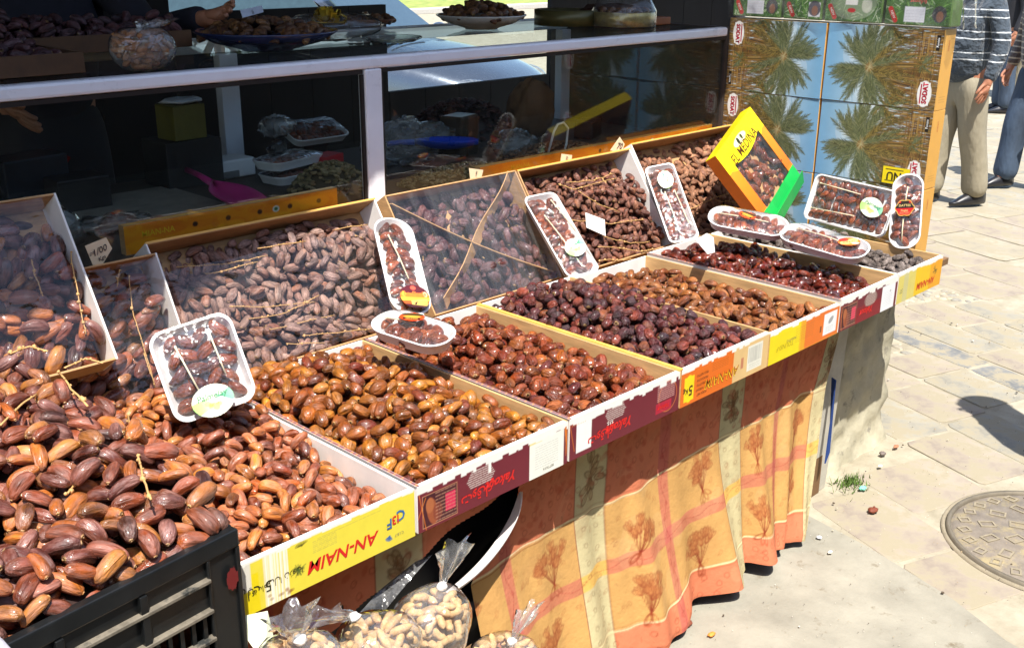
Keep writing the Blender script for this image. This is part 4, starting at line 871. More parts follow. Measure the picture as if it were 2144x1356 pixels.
def keep_main(X, Y):
    u = .20+X; z = .045+Y
    return (z < np.interp(u, [.20, .235, .30, .36, .395], [.47, .50, .52, .585, .72])) | (u > .395)
tcl = thing('tablecloth', 'orange and yellow floral printed cloth hanging below the front cartons', 'tablecloth', (.9, .1, .69))
c = cloth_canvas(1.65, .66, .20, 5); c.build('front_drop', tcl, (0, 0, 0), (1, 0, 0), (0, 0, 1), (0, -1, 0), CLOTHM, True, warp=warp_main, keep=keep_main)
WB = M('white_cloth_back', lin(226, 220, 216), .85, var=.1, scale=20, bmp=.001, bscale=40)
# turned-back white underside along the torn opening
g = G(); ed = [at(1088, 1024, v=.075), at(1093, 1060, v=.05), at(1072, 1110, v=.03), at(1035, 1165, v=.01), at(985, 1215, v=-.01), at(925, 1250, v=-.02)]
ins = [at(1086, 1024, v=.09), at(1060, 1080, v=.10), at(1020, 1140, v=.09), at(985, 1180, v=.08), at(940, 1222, v=.07), at(905, 1252, v=.06)]
vs = []
for a, b in zip(ed, ins): b = a.lerp(b, .6); vs += [a, a.lerp(b, .35)+Vector((0, -.012, .0)), a.lerp(b, .7)+Vector((0, -.008, 0)), b]
g.add(vs, [(i*4+j, i*4+j+1, (i+1)*4+j+1, (i+1)*4+j) for i in range(5) for j in range(3)]); g.build('turned_edge', WB, tcl, True, smooth=True, solid=.002, subd=2)
c = cloth_canvas(.95, .24, -.56, 9)
def warp_left(X, Y):
    u = -.56+X; z = .46+Y; return np.stack([u, .085-.02*np.sin(u*13)*(1-Y/.24)-.01*np.sin(u*29), z], -1)
c2 = cloth_canvas(.95, .66, -.56, 9)
def warp_left2(X, Y):
    u = -.56+X; z = .045+Y*(.655/.66); return np.stack([u, .088-.016*np.sin(u*13)*(1-Y/.66)-.008*np.sin(u*29), z], -1)
c2.build('left_drop', tcl, (0, 0, 0), (1, 0, 0), (0, 0, 1), (0, -1, 0), CLOTHM, True, warp=warp_left2, keep=lambda X, Y: (.045+Y) > np.interp(-.56+X, [-.56, -.10, .09, .34, .385], [.50, .52, .585, .648, .70]))
g = G(); n = 14; vs = []
for i in range(n+1):
    for j in range(n+1): u, z = -.45+1.3*i/n, .03+.64*j/n; vs.append((u, .16+.02*math.sin(i*1.7+j*.6)+.015*math.sin(j*1.9-i), z))
g.add(vs, [(i*(n+1)+j, (i+1)*(n+1)+j, (i+1)*(n+1)+j+1, i*(n+1)+j+1) for i in range(n) for j in range(n)])
tag(g.build('black_sheet', M('black_polythene', lin(22, 22, 26), .4, var=.2, spec=.4), smooth=True, solid=.001), 'black plastic sheet hanging behind the opening in the cloth', 'plastic sheet')
g = G(); q = [at(*p, v=v) for p, v in (((870, 1175), .05), ((905, 1160), .04), ((840, 1235), .03), ((800, 1285), .03), ((750, 1285), .05), ((800, 1230), .06))]
g.add(q, [(0, 1, 2, 3, 4, 5)]); tag(g.build('grey_plastic_flap', film('grey_film', (.35, .36, .36), .9, .1), solid=.001), 'smoky plastic flap hanging at the opening below the yellow carton', 'plastic flap')
# ---------------------------------------------------------------- glass counter (white enamel frame)
ctr = thing('glass_counter', 'glass fronted display counter with white enamel frame behind the cartons', 'counter', (1.0, 1.15, 0))
GLASS = film('window_glass', (.93, .96, .95), .95, .002, 0, 8, .004, 1.5, (.6, .6, .6))
X0, X1 = -2.6, 2.63
g = G(); g.bx(X0, X1, 1.122, 1.165, 1.415, 1.450); g.build('front_rail', RAIL, ctr, True, bevel=.008)
for x0, x1 in ((.795, .856), (-1.1, -1.04)): g = G(); g.bx(x0, x1, 1.124, 1.160, .70, 1.414); g.build('post', RAIL, ctr, True, bevel=.004)
for x0, x1 in ((X0, -1.102), (-1.038, .793), (.858, X1)):
    g = G(); g.bx(x0, x1, 1.139, 1.143, .99, 1.414); g.build('front_pane', GLASS, ctr, True)
GASK = M('black_gasket', lin(30, 22, 18), .6)
for x0, x1, z0, z1 in ((-1.03, .79, 1.402, 1.413), (.862, X1, 1.402, 1.413), (.783, .793, 1.0, 1.40), (.858, .865, 1.0, 1.40)): g = G(); g.bx(x0, x1, 1.130, 1.1385, z0, z1); g.build('gasket', GASK, ctr, True)
g = G(); g.bx(X0, X1, 1.166, 1.98, 1.440, 1.446); g.build('top_pane', film('top_glass', (.9, .95, .94), .25, .015, 0, 8, .01, 1.5), ctr, True)
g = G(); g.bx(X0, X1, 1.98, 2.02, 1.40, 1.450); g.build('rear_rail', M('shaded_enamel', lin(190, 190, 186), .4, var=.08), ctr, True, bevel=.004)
a = at(462, 200, v=1.96); b = at(500, 200, v=1.96)
for x0, x1 in ((a.x, b.x), (-1.1, -1.05), (2.56, 2.62)): g = G(); g.bx(x0, x1, 1.95, 1.99, 1.0, 1.398); g.build('rear_post', RAIL, ctr, True, bevel=.003)
SHELF = M('stained_shelf', lin(74, 62, 52), .7, var=.2, scale=6, dirt=(lin(60, 50, 42), 4, .6))
g = G(); g.bx(X0, X1, 1.144, 2.02, .985, 1.0); g.build('shelf', SHELF, ctr, True)
g = G(); g.bx(X0, X1, 1.13, 1.16, .0, .98); g.build('lower_panel', M('lower_panel', lin(150, 146, 140), .6), ctr, True)
g = G(); g.bx(X1+.002, X1+.02, 1.13, 2.02, .0, 1.45); g.build('end_panel', M('end_panel', lin(60, 52, 48), .6), ctr, True)
# ---------------------------------------------------------------- awning, walls of the kiosk
def shade_edge(p, zt): return p+SUN*((zt-p.z)/SUN.z)
AW = M('awning_canvas', lin(70, 60, 58), .9, var=.1)
zt = 2.45
e0 = shade_edge(at(95, 560, v=.80), zt); e1 = shade_edge(Vector((.83, 1.13, 1.09)), zt); e2 = shade_edge(at(1525, 185, u=2.65), zt); e3 = shade_edge(at(1622, 45, u=2.65), zt)
aw = thing('awning', 'dark awning over the counter shading the upper left of the stall', 'awning', (1, 2, zt))
g = G(); edge = [Vector((-5, e0.y-(e0.x+5)*-.0-.2, zt)), e0, e1, e2, Vector((e3.x+.1, e3.y+.35, zt)), Vector((5.2, e3.y+.9, zt))]
vs = []
for p in edge: vs += [p, Vector((p.x, 2.75, zt+.12)), Vector((p.x, 2.75, zt+.15)), p+Vector((0, 0, .03))]
n = len(edge); g.add(vs, [(i*4+j, i*4+(j+1) % 4, (i+1)*4+(j+1) % 4, (i+1)*4+j) for i in range(n-1) for j in range(4)]+[(0, 1, 2, 3), tuple((n-1)*4+k for k in (3, 2, 1, 0))]); g.build('canvas', AW, aw, True)
for x in (-2.5, 5.0): g = G(); g.tube([(x, 2.6, 0), (x, 2.6, zt+.12)], .03, 10); g.build('pole', M('pole_paint', lin(70, 70, 72), .5), aw, True)
DW = M('dark_boarding', lin(22, 18, 17), .85, var=.3, scale=6, stretch=(1, 1, .2))
def wall(x0, x1, z0, z1, y, lab, nb):
    t = thing('boarded_wall', lab, 'wall', ((x0+x1)/2, y, 0))
    for k in range(nb): g = G(); a = x0+(x1-x0)*k/nb; g.bx(a, a+(x1-x0)/nb-.004, y, y+.03, z0, z1); g.build('board', DW, t, True)
wall(-4, 1.02, 0, 2.5, 2.62, 'dark boarded wall behind the left half of the counter', 16); wall(3.22, 5.0, 0, 2.5, 2.62, 'dark boarded wall behind the right end of the counter', 6)
wall(1.025, 2.10, 0, 1.495, 2.62, 'low dark boarded wall below the opening at the back of the stall', 5); wall(2.105, 3.215, 0, 1.10, 2.62, 'lower boarding at the back of the stall under the view of the car', 5)
fa = thing('sky_blocker', 'dark fascia added out of view to keep sky off the top glass', 'blocker', (2, 2.62, 1.9))  # boards added out of view so bright sky stays off the top pane
for k in range(3): g = G(); g.bx(1.025, 3.215, 2.62, 2.645, 1.56+k*.31, 1.865+k*.31); g.build('board', DW, fa, True)
g = G(); g.bx(-2.6, 1.0, 2.05, 2.615, 0, .32); tag(g.build('kiosk_floor', TW), kind='structure')

# awning added behind the camera to darken what the glass reflects
na = thing('awning', 'dark awning added behind the camera to shade the ground mirrored in the glass', 'awning', (-1.2, -4, 2.7))
g = G(); g.bx(-2.5, 7.5, -4.48, -1.95, 2.68, 2.71); g.build('canvas', AW, na, True); g = G()
for x in (-2.4, 7.4): g = G(); g.tube([(x, -4.2, 0), (x, -4.2, 2.68)], .03, 8); g.build('pole', DW, na, True)

sf = thing('reflection_backdrop', 'dark shop added behind the camera to darken what the glass mirrors', 'backdrop', (2, -4.5, 0)); SFM = M('brown_render', lin(84, 72, 62), .85, var=.25, scale=3)  # wall added to keep sunlit ground out of the glass reflections
g = G(); g.bx(-6, 12, -4.8, -4.5, 0, 3.2); g.build('wall', SFM, sf, True)
for k in range(8):
    g = G(); x = -5.2+k*2.1; g.bx(x, x+1.1, -4.497, -4.46, 0, 2.2); d = g.build('door', M('door_%d' % k, lin(*random.Random(k).choice([(60, 44, 34), (40, 60, 70), (74, 50, 36)])), .5), sf, True); g = G(); g.bx(x+.12, x+.98, -4.459, -4.45, 1.1, 2.0); g.build('pane', DW, d, True)
# ---------------------------------------------------------------- foam trays of dates under film
R5 = random.Random(21)
TFILM = film('tray_film', (1, 1, 1), 2.2, .03, .010, 34, .06, 1.45)
CREAM = M('pale_fork', lin(236, 222, 186), .5)
def ortho(ey, n):
    ey = Vector(ey).normalized(); n = Vector(n); n = (n-ey*n.dot(ey)).normalized(); return ey.cross(n), ey, n
def outline(w, l, r, n=9):
    pts = []
    for cx_, cy_, a0 in ((w/2-r, l/2-r, 0), (-w/2+r, l/2-r, 90), (-w/2+r, -l/2+r, 180), (w/2-r, -l/2+r, 270)):
        for k in range(n): a = math.radians(a0+90*k/(n-1)); pts.append((cx_+r*math.cos(a), cy_+r*math.sin(a)))
    return pts
def tray_label(kind):
    if kind == 'palm':
        c = Canvas(.084, .066, .0012, lin(240, 246, 222)); r = random.Random(3)
        for i in range(7): a = i*.25-.9; c.line((.0, .010+i*.004), (.036, .022+i*.003), .006, lin(150, 205, 90), .8, .001)
        for i in range(6): c.line((.084, .05-i*.006), (.05, .034+i*.002), .006, lin(70, 180, 140), .7, .001)
        for i in range(8): c.ell(.042+r.uniform(-.012, .012), .024+r.uniform(-.008, .008), .006, .005, lin(240, 216, 110), .6)
        c.text('Palmelay', .042, .042, .017, lin(70, 130, 90), 0, .01, .2); c.text('dattes', .042, .026, .008, lin(110, 150, 90))
        k = lambda X, Y: ((X-.042)/.041)**2+((Y-.033)/.032)**2 < 1.02
    elif kind == 'perla':
        c = Canvas(.085, .078, .0012, lin(90, 24, 36))
        for i in range(60): y = i*.0008; c.rect(0, .085, y, y+.0012, [lin(60, 20, 24), lin(220, 90, 30), lin(250, 190, 60), lin(236, 130, 40)][min(3, i//14)], .9)
        for i in range(9): c.line((.03, .010+i*.0015), (.075, .006+i*.003), .0018, lin(250, 214, 110), .7)
        c.ell(.042, .066, .008, .007, lin(236, 90, 70)); c.ell(.012, .045, .006, .009, lin(240, 170, 60)); c.ell(.073, .045, .006, .009, lin(240, 190, 150)); c.line((.04, .012), (.046, .020), .006, lin(40, 16, 20), 1, .001)
        c.text('La Perla', .043, .046, .020, lin(246, 120, 50), 0, .015, .15)
        k = lambda X, Y: ((X-.0425)/.042)**2+((Y-.036)/.041)**2 < 1.02
    elif kind == 'crest':
        c = Canvas(.066, .062, .0012, lin(190, 30, 28)); c.rect(0, .066, .030, .048, lin(26, 22, 22)); c.ell(.033, .052, .014, .009, lin(40, 30, 24)); c.text('DATTES', .033, .039, .011, lin(220, 190, 120), 0, .01); c.text('Deglet', .033, .022, .009, lin(240, 200, 130)); c.scrib(.018, .05, .012, 2, lin(240, 190, 130), .004, .001, random.Random(2))
        for a in range(80): w_ = a/80*6.283; q = 1+.06*math.cos(6*w_); c.ell(.033+.0305*q*math.cos(w_), .031+.0275*q*math.sin(w_), .0014, .0014, lin(226, 186, 90))
        k = lambda X, Y: np.hypot((X-.033)/.032, (Y-.031)/.029) < 1.0+.06*np.cos(6*np.arctan2((Y-.031), (X-.033)))
    elif kind == 'flame':
        c = Canvas(.07, .05, .0012, lin(236, 110, 40)); c.ell(.035, .025, .03, .012, lin(250, 200, 120), .9, .3); c.ell(.05, .014, .016, .010, lin(170, 30, 30), .9); c.ell(.018, .036, .012, .006, lin(250, 220, 170)); c.text('La Perla', .036, .028, .012, lin(190, 40, 30), .2, .01, .1)
        k = lambda X, Y: ((X-.035)/.034)**2+((Y-.025)/.024)**2 < 1.02
    else:
        c = Canvas(.062, .04, .0012, lin(226, 74, 30)); c.rect(.006, .056, .004, .014, lin(60, 60, 30)); c.rect(.01, .052, .024, .032, lin(40, 26, 20)); c.text('DATTES', .031, .028, .008, lin(236, 200, 90)); c.ell(.031, .019, .02, .005, lin(240, 170, 60), .8)
        k = lambda X, Y: ((X-.031)/.030)**2+((Y-.02)/.019)**2 < 1.02
    return c, k
def tray(label, c, ey, n, w, l, r, rows, sticks, lab=None, labpos=(0, -.3), labrot=0, seed=1, dense=1.0, lscale=1.0):
    ex, ey, n = ortho(ey, n); rr = random.Random(seed)
    t = bpy.data.objects.new('date_tray', None); COL.objects.link(t); t.empty_display_size = .05; tag(t, label, 'tray', 'foam trays of dates under film')
    t.location = c; t.rotation_euler = Matrix((ex, ey, n)).transposed().to_euler()
    d = .026; g = G(); P = [(outline(w-.022, l-.022, r*.85), 0), (outline(w-.006, l-.006, r*.98), d*.85), (outline(w, l, r), d), (outline(w, l, r), d+.0025), (outline(w-.010, l-.010, r*.95), d+.0025), (outline(w-.016, l-.016, r*.92), d*.8), (outline(w-.030, l-.030, r*.8), .004)]
    k = len(P[0][0]); vs = [(x, y, z) for o_, z in P for x, y in o_]; m = len(P)
    g.add(vs, [(i*k+j, i*k+(j+1) % k, (i+1)*k+(j+1) % k, (i+1)*k+j) for i in range(m-1) for j in range(k)]+[tuple((m-1)*k+j for j in range(k)), tuple(range(k-1, -1, -1))])
    g.build('foam_dish', FOAM, t, smooth=True).modifiers.new('es', 'EDGE_SPLIT').split_angle = math.radians(50)
    W_, L_i = w-.034, l-.034; cols = rows; xs_ = [(-.5+(i+.5)/cols)*W_ for i in range(cols)]; step = .0215*dense; ny_ = int(L_i/step)
    for i, x in enumerate(xs_):
        for j in range(ny_):
            y = -L_i/2+(j+.5)*L_i/ny_
            if r > w*.35:
                lim = l/2-w/2
                if abs(y) > lim and math.hypot(x, abs(y)-lim) > w/2-.022: continue
            sd = -1 if i % 2 else 1
            a = (math.radians(28) if cols > 1 else math.radians(12))*sd+rr.uniform(-.5, .5)+(math.pi if rr.random() < .5 else 0)
            R = np.array(Matrix.Rotation(a, 3, 'Z')@Matrix.Rotation(rr.uniform(-.2, .2), 3, 'Y')@Matrix.Rotation(rr.uniform(-1, 1), 3, 'X'))
            FT.one((x+rr.uniform(-.006, .006), y+rr.uniform(-.003, .003), .015+rr.uniform(0, .008)), R, rr.randint(0, 3), 'date', t)
    for (x0, y0, x1, y1) in sticks:
        g = G(); a, b = Vector((x0*w, y0*l, .037)), Vector((x1*w, y1*l, .036)); g.tube([a, a.lerp(b, .5)+Vector((0, 0, .003)), b], .0019, 6); g.blob(a, (.003, .005, .002), 6, 4); g.build('stick', CREAM, t, smooth=True)
    # clinging film
    ol = outline(w+.0015, l+.0015, r); g = G(); nn = 5; vs = []
    for q in range(nn):
        s = 1-q/nn; vs += [(x*s, y*s, d+.004+.014*(1-s**3)+.0015*math.sin(x*240+y*130)) for x, y in ol]
    vs.append((0, 0, d+.018)); k = len(ol)
    g.add(vs, [(i*k+j, i*k+(j+1) % k, (i+1)*k+(j+1) % k, (i+1)*k+j) for i in range(nn-1) for j in range(k)]+[((nn-1)*k+j, (nn-1)*k+(j+1) % k, nn*k) for j in range(k)])
    g.build('film', TFILM, t, smooth=True)
    if lab:
        cv, kp = tray_label(lab); cx_, cy_ = labpos[0]*w, labpos[1]*l; ca, sa = math.cos(labrot), math.sin(labrot)
        e1 = Vector((ca, sa, 0))*lscale; e2 = Vector((-sa, ca, 0))*lscale; oo = Vector((cx_, cy_, d+.022))-e1*cv.w/2-e2*cv.h/2
        cv.build('label', t, oo, e1, e2, (0, 0, 1), keep=kp)
    return t
def span(pb, pt): return (pb+pt)/2, (pt-pb), (pt-pb).length
def tray_px(label, pb, pt, n, w, **k):
    c, ey, l = span(pb, pt); return tray(label, c, ey, n, w, l, **k)
tray_px('wide foam tray of dates with two sticks, propped on the chestnut dates', at(458, 862, z=.87), at(392, 678, z=1.035), (-.45, -.75, .55), .165, r=.03, rows=4, sticks=[(-.22, .28, -.12, -.30), (.20, .32, .22, -.16)], lab='palm', labpos=(-.02, -.37), seed=1, dense=1.2)
tray_px('narrow round-ended tray with sunset La Perla label, leaning between two back cartons', at(860, 672, v=.72), at(812, 470, v=.97), (-.2, -.8, .6), .118, r=.055, rows=2, sticks=[(-.20, .28, .05, -.16)], lab='perla', labpos=(.05, -.36), seed=2, dense=1.25)
tray_px('oval foam tray of dates lying between the golden and amber dates', at(945, 733, z=.885), at(790, 684, z=.905), (-.1, -.25, 1), .115, r=.052, rows=3, sticks=[(-.05, .35, .05, 0)], lab='red', labpos=(.1, .05), labrot=2.0, seed=3)
tray_px('rectangular tray of dates with round pale label, leaning beside the crossed carton', at(1218, 585, v=.74), at(1122, 418, v=.99), (-.25, -.85, .5), .125, r=.025, rows=3, sticks=[(-.22, .22, .02, -.42), (.2, .38, .38, -.02)], lab='palm', labpos=(.05, -.22), labrot=.4, seed=4)
tray_px('slim foam tray with pale oval label at its top, on the far leaning cartons', at(1432, 512, v=.78), at(1376, 354, v=.99), (-.6, -.75, .4), .112, r=.022, rows=3, sticks=[(-.12, .12, -.10, -.40), (.2, .12, .28, -.32)], lab='palm', labpos=(0, .26), labrot=1.4, seed=5, lscale=.9)
tray_px('round-ended tray with small red label lying left above the syrupy dates', at(1648, 492, z=.875), at(1482, 462, z=.90), (-.25, -.3, 1), .125, r=.055, rows=3, sticks=[(.0, .38, .0, -.25)], lab='red', labpos=(0, .02), labrot=1.2, seed=6)
tray_px('round-ended tray with flame coloured label at its right end', at(1815, 545, z=.84), at(1637, 494, z=.87), (-.25, -.3, 1), .13, r=.058, rows=3, sticks=[(.08, .33, .05, -.2)], lab='flame', labpos=(0, -.28), labrot=2.2, seed=7)
tray('large rectangular tray of dates with leafy pale label, leaning on the palm cartons', at(1785, 432, u=2.50), (0, -1, -.06), (-.94, 0, .34), .175, .33, .025, 4, [(.25, -.42, .2, .1), (-.30, -.40, -.26, .10)], 'palm', (-.05, .28), math.pi/2-.2, 8, 1.15, 1.1)
tray_px('upright round-ended tray of dates with black and red crest label, rightmost', at(1897, 524, u=2.30), at(1908, 368, u=2.40), (-.9, -.1, .25), .105, r=.048, rows=3, sticks=[(.02, .30, -.02, .08), (-.05, -.12, -.05, -.42)], lab='crest', labpos=(0, .02), seed=9)
# ---------------------------------------------------------------- yellow window box of dates
A_, B_, C_, D_ = at(1495, 310, v=.76), at(1590, 458, v=.60), at(1695, 385, v=.66), at(1575, 242, v=.82)
ey = ((A_-B_)+(D_-C_)).normalized(); ex = ((C_-B_)+(D_-A_))/2; ex = (ex-ey*ex.dot(ey)).normalized(); n_ = ex.cross(ey)
bw, bl = ((C_-B_).length+(D_-A_).length)/2, ((A_-B_).length+(D_-C_).length)/2; cc = (A_+B_+C_+D_)/4
t = bpy.data.objects.new('window_box', None); COL.objects.link(t); tag(t, 'yellow orange and green window box of dates tilted against the palm cartons', 'box')
t.location = cc-ex*bw/2-ey*bl/2; t.rotation_euler = Matrix((ex, ey, n_)).transposed().to_euler()
YB = M('yellow_carton', lin(226, 200, 20), .45, var=.06); GB = M('green_carton', lin(30, 160, 70), .45, var=.08); OB = M('orange_carton', lin(224, 110, 26), .45, var=.08)
g = G(); dp = .045; g.bx(0, .002, 0, bl, -dp, 0); g.build('side_panel', OB, t); g = G(); g.bx(bw-.002, bw, 0, bl, -dp, 0); g.build('side_panel', M('pale_orange_side', lin(230, 178, 90), .5), t)
g = G(); g.bx(0, bw, bl, bl+.002, -dp, 0); g.build('top_flap', YB, t); g = G(); g.bx(0, bw, -.002, 0, -dp, 0); g.build('bottom_flap', GB, t); g = G(); g.bx(0.002, bw-.002, 0, bl, -dp, -dp+.002); g.build('back_panel', CARD, t)
c = Canvas(bw, bl, .0016, lin(232, 116, 28)); wx0, wx1, wy0, wy1 = bw*.17, bw*.86, bl*.16, bl*.76
for i in range(40): y = bl*(.2+.6*i/40); c.rect(0, bw, y, y+bl*.02, tuple(np.array(lin(232, 108, 30))*(1-i/40)+np.array(lin(236, 150, 36))*(i/40)))
c.rect(0, bw, bl*.74, bl, lin(244, 226, 20)); c.ell(bw*.5, bl*.80, bw*.46, bl*.16, lin(244, 226, 20)); c.rect(0, bw, 0, bl*.165, lin(24, 168, 74))
c.ell(bw*.5, bl*.885, bw*.15, bl*.05, lin(240, 240, 190)); c.ell(bw*.46, bl*.885, .010, .014, lin(40, 44, 20)); c.ell(bw*.55, bl*.89, .008, .010, lin(60, 60, 20)); c.line((bw*.4, bl*.86), (bw*.62, bl*.86), .002, lin(90, 80, 30))
for i in range(9): a = i*.7; c.line((bw*.54, bl*.905), (bw*.54+.012*math.cos(a), bl*.905+.009*math.sin(a)), .0016, lin(60, 70, 20))
c.text('EL MEDINA', bw*.5, bl*.79, bw*.13, lin(90, 50, 10), 0, .01); c.scrib(bw*.14, bw*.30, bl*.93, 4, lin(150, 130, 20), .006, .0014, R5); c.scrib(bw*.3, bw*.7, bl*.05, 6, lin(10, 110, 50), .007, .0016, R5)
def kw(X, Y): return ~((X > wx0) & (X < wx1) & (Y > wy0) & (Y < np.where(True, bl*.70-bl*.0*X+bl*.13*((X-bw*.5)/(bw*.5))**2, 0)))
c.build('window_front', t, (0, 0, 0), (1, 0, 0), (0, 1, 0), (0, 0, 1), keep=kw)
for q in pack(FT, bw-.02, bl*.72, lambda X, Y: .027+0*X, 120, 5): FT.one(np.array([.01, .04*bl/.4, -dp])+q[0], q[1], q[2], 'date', t)
g = G(); g.quad((wx0, wy0, -.0012), (wx1, wy0, -.0012), (wx1, wy1+.02, -.0012), (wx0, wy1+.02, -.0012)); g.build('window_film', TFILM, t)
g = G(); g.M = Matrix.Translation((bw*.5, -.01, .008))@Matrix.Rotation(.5, 4, 'X'); g.bx(-bw*.48, bw*.48, -.02, .03, -.001, .001); g.build('torn_flap', GB, t)
# ---------------------------------------------------------------- cartons with printed palms
def palm_canvas():
    w, h = .440, .280; c = Canvas(w, h, .0016, lin(120, 180, 224)); r = random.Random(4)
    X, Y = c.X, c.Y; f = np.clip((X/w-.05)/.5, 0, 1)[..., None]; c.a[:] = np.array(lin(120, 170, 208))*(1-f)+np.array(lin(184, 206, 216))*f
    for _ in range(60): x = r.gauss(.40, .12)*w; c.ell(x, r.uniform(0, h), r.uniform(.008, .03), r.uniform(.01, .05), lin(226, 236, 240), .22)
    BRN = [lin(120, 84, 40), lin(88, 60, 28), lin(150, 112, 56), lin(64, 46, 26), lin(170, 134, 72), lin(104, 90, 40)]
    for _ in range(1500):   # grove: strokes along x, denser to the right
        x = w*(.48+.55*r.random()**.7); y = r.uniform(0, h); l = r.uniform(.015, .07); c.line((x, y), (x+l, y+r.uniform(-.006, .006)), r.uniform(.001, .004), r.choice(BRN), .8)
    for _ in range(90): x = w*r.uniform(.78, .96); c.line((x, r.uniform(0, h)), (x+r.uniform(-.004, .004), r.uniform(0, h)), r.uniform(.0015, .004), r.choice([lin(70, 48, 26), lin(176, 140, 76), lin(120, 84, 40)]), .6)
    def frond(x0, y0, a, L, droop, cols, wd=1.0):
        pts = []; n = 16
        for i in range(n+1): t = i/n; pts.append((x0+math.cos(a)*L*t+droop[0]*t*t*L, y0+math.sin(a)*L*t+droop[1]*t*t*L))
        c.poly(pts, .0022, lin(110, 112, 56), .9)
        for i in range(1, n+1):
            p, q = pts[i-1], pts[i]; th = math.atan2(q[1]-p[1], q[0]-p[0])
            for s_ in (-1, 1):
                for m in range(3):
                    ll = L*.17*math.sin(math.pi*min(.97, (i/n)*.85+.12))*r.uniform(.7, 1.1); b = th+s_*r.uniform(.35, .8); s0 = (p[0]+(q[0]-p[0])*m/3, p[1]+(q[1]-p[1])*m/3)
                    c.line(s0, (s0[0]+math.cos(b)*ll, s0[1]+math.sin(b)*ll), .0030*wd, r.choice(cols), .85, .0006)
    GR = [lin(88, 98, 62), lin(70, 80, 52), lin(110, 116, 80), lin(130, 134, 100), lin(80, 92, 72), lin(60, 66, 46)]
    OL = [lin(112, 98, 56), lin(86, 76, 42), lin(70, 60, 30), lin(150, 130, 70)]
    for cx_, cy_, s_ in ((.56, 1.02, .9), (.60, .0, .95), (.85, .55, .5)):
        for k in range(26): frond(w*cx_, h*cy_, r.uniform(0, 6.28), .085*s_*r.uniform(.7, 1.1), (.35, 0), OL if r.random() < .6 else GR)
    for k in range(420):   # hanging dead fronds behind the crown
        y = h*(.45+r.gauss(0, .13)); x = w*r.uniform(.42, .62); c.line((x, y), (x+r.uniform(.02, .12), y+(y-h*.45)*.35), r.uniform(.001, .003), r.choice(OL+BRN), .75)
    c.line((w*.42, h*.46), (w, h*.42), .011, lin(96, 70, 40), .9, .014)
    for k in range(40): x = w*(.5+.5*k/40); c.line((x, h*.40), (x+.003, h*.47), .002, r.choice(BRN), .8)
    for k in range(58): frond(w*.39, h*.47, r.uniform(1.15, 5.15), r.uniform(.13, .185), (.12, 0), GR, .8)
    for k in range(26): frond(w*.39, h*.47, r.uniform(-1.4, 1.4), r.uniform(.10, .17), (.2, 0), GR if r.random() < .5 else OL)
    c.ell(w*.40, h*.47, .014, .016, lin(120, 84, 40), .9)
    for k in range(60): a = r.uniform(0, 6.28); c.line((w*.40, h*.47), (w*.40+math.cos(a)*r.uniform(.01, .035), h*.47+math.sin(a)*r.uniform(.01, .035)), .0018, r.choice([lin(170, 150, 90), lin(130, 110, 60), lin(190, 190, 156)]), .4)
    # maker's badge, turned a quarter turn, and the small country badge
    x, y = w*.90, h*.20
    c.rect(x-.019, x+.019, y-.040, y+.040, lin(236, 236, 232)); c.ell(x, y, .026, .046, lin(236, 236, 232)); c.text('SODAT', x+.003, y+.003, .0245, lin(176, 20, 50), math.pi/2, .045, 0, .92); c.line((x-.0135, y-.034), (x-.0135, y+.032), .005, lin(176, 20, 50))
    c.rect(w*.945, w*.975, h*.74, h*.93, lin(30, 26, 24)); c.text('Tunisie', w*.96, h*.835, .012, lin(240, 240, 236), math.pi/2, .01, .2)
    return c
PC = palm_canvas(); EDGE = M('orange_carton_edge', lin(226, 176, 92), .6, var=.12, scale=30)
proto = None; US = 2.652
def palm_carton(v0, v1, z0, z1, flip, lab, j):
    global proto
    t = thing('palm_carton', lab, 'box', (US, (v0+v1)/2, (z0+z1)/2), group='date cartons with printed palm trees')
    t.rotation_euler = (R5.uniform(-.006, .006), R5.uniform(-.006, .006), R5.uniform(-.012, .012))
    w, h = v1-v0-.004, z1-z0-.003
    g = G(); g.bx(.001, .095, -w/2, w/2, -h/2, h/2); g.build('carton_body', EDGE, t, bevel=.002)
    if proto is None: proto = PC.build('print', t, (-.0004, .22, -.14), (0, -1, 0), (0, 0, 1), (-1, 0, 0))
    else: o = proto.copy(); COL.objects.link(o); o.parent = t
    o = [c for c in t.children if c.name.startswith('print')][0]
    o.scale = (1, w/.44, h/.28)
    o.rotation_euler = (math.pi, 0, 0) if flip else (0, 0, 0); o.location = (0, 0, 0)
    sc = Canvas(.09, h, .003, lin(226, 170, 80)); sc.scrib(.02, .07, h*.1, 3, lin(150, 110, 50), h*.03, .002, R5, .5); sc.text('SODAT', .045, h*.8, .012, lin(190, 60, 50), math.pi/2); sc.build('side_print', t, (.003, -w/2, -h/2), (1, 0, 0), (0, 0, 1), (0, -1, 0))
    return t
zs = [1.487, 1.204, .919, .634]; rowname = ['top', 'second', 'third', 'fourth', 'bottom']
for r_ in range(3):
    palm_carton(.700, 1.132, zs[r_+1], zs[r_], True, 'palm printed date carton, %s of the left column of the stack' % rowname[r_], r_)
    tR = palm_carton(.250, .695, zs[r_+1]+.002, zs[r_]+.002, False, 'palm printed date carton, %s of the right column of the stack' % rowname[r_], r_)
    if r_ == 1:
        st = Canvas(.105, .062, .0015, lin(240, 216, 20)); st.text('NU', .045, .03, .04, lin(40, 36, 10), math.pi, .03); st.rect(.01, .08, .008, .012, lin(60, 50, 10)); st.rect(.01, .08, .050, .054, lin(60, 50, 10))
        st.build('yellow_sticker', tR, (-.004, -.06, -.135), (0, -1, 0), (0, 0, 1), (-1, 0, 0), lift=.001)
pal = thing('wooden_bench', 'low wooden bench under the stack of palm cartons', 'bench', (2.8, .8, 0))
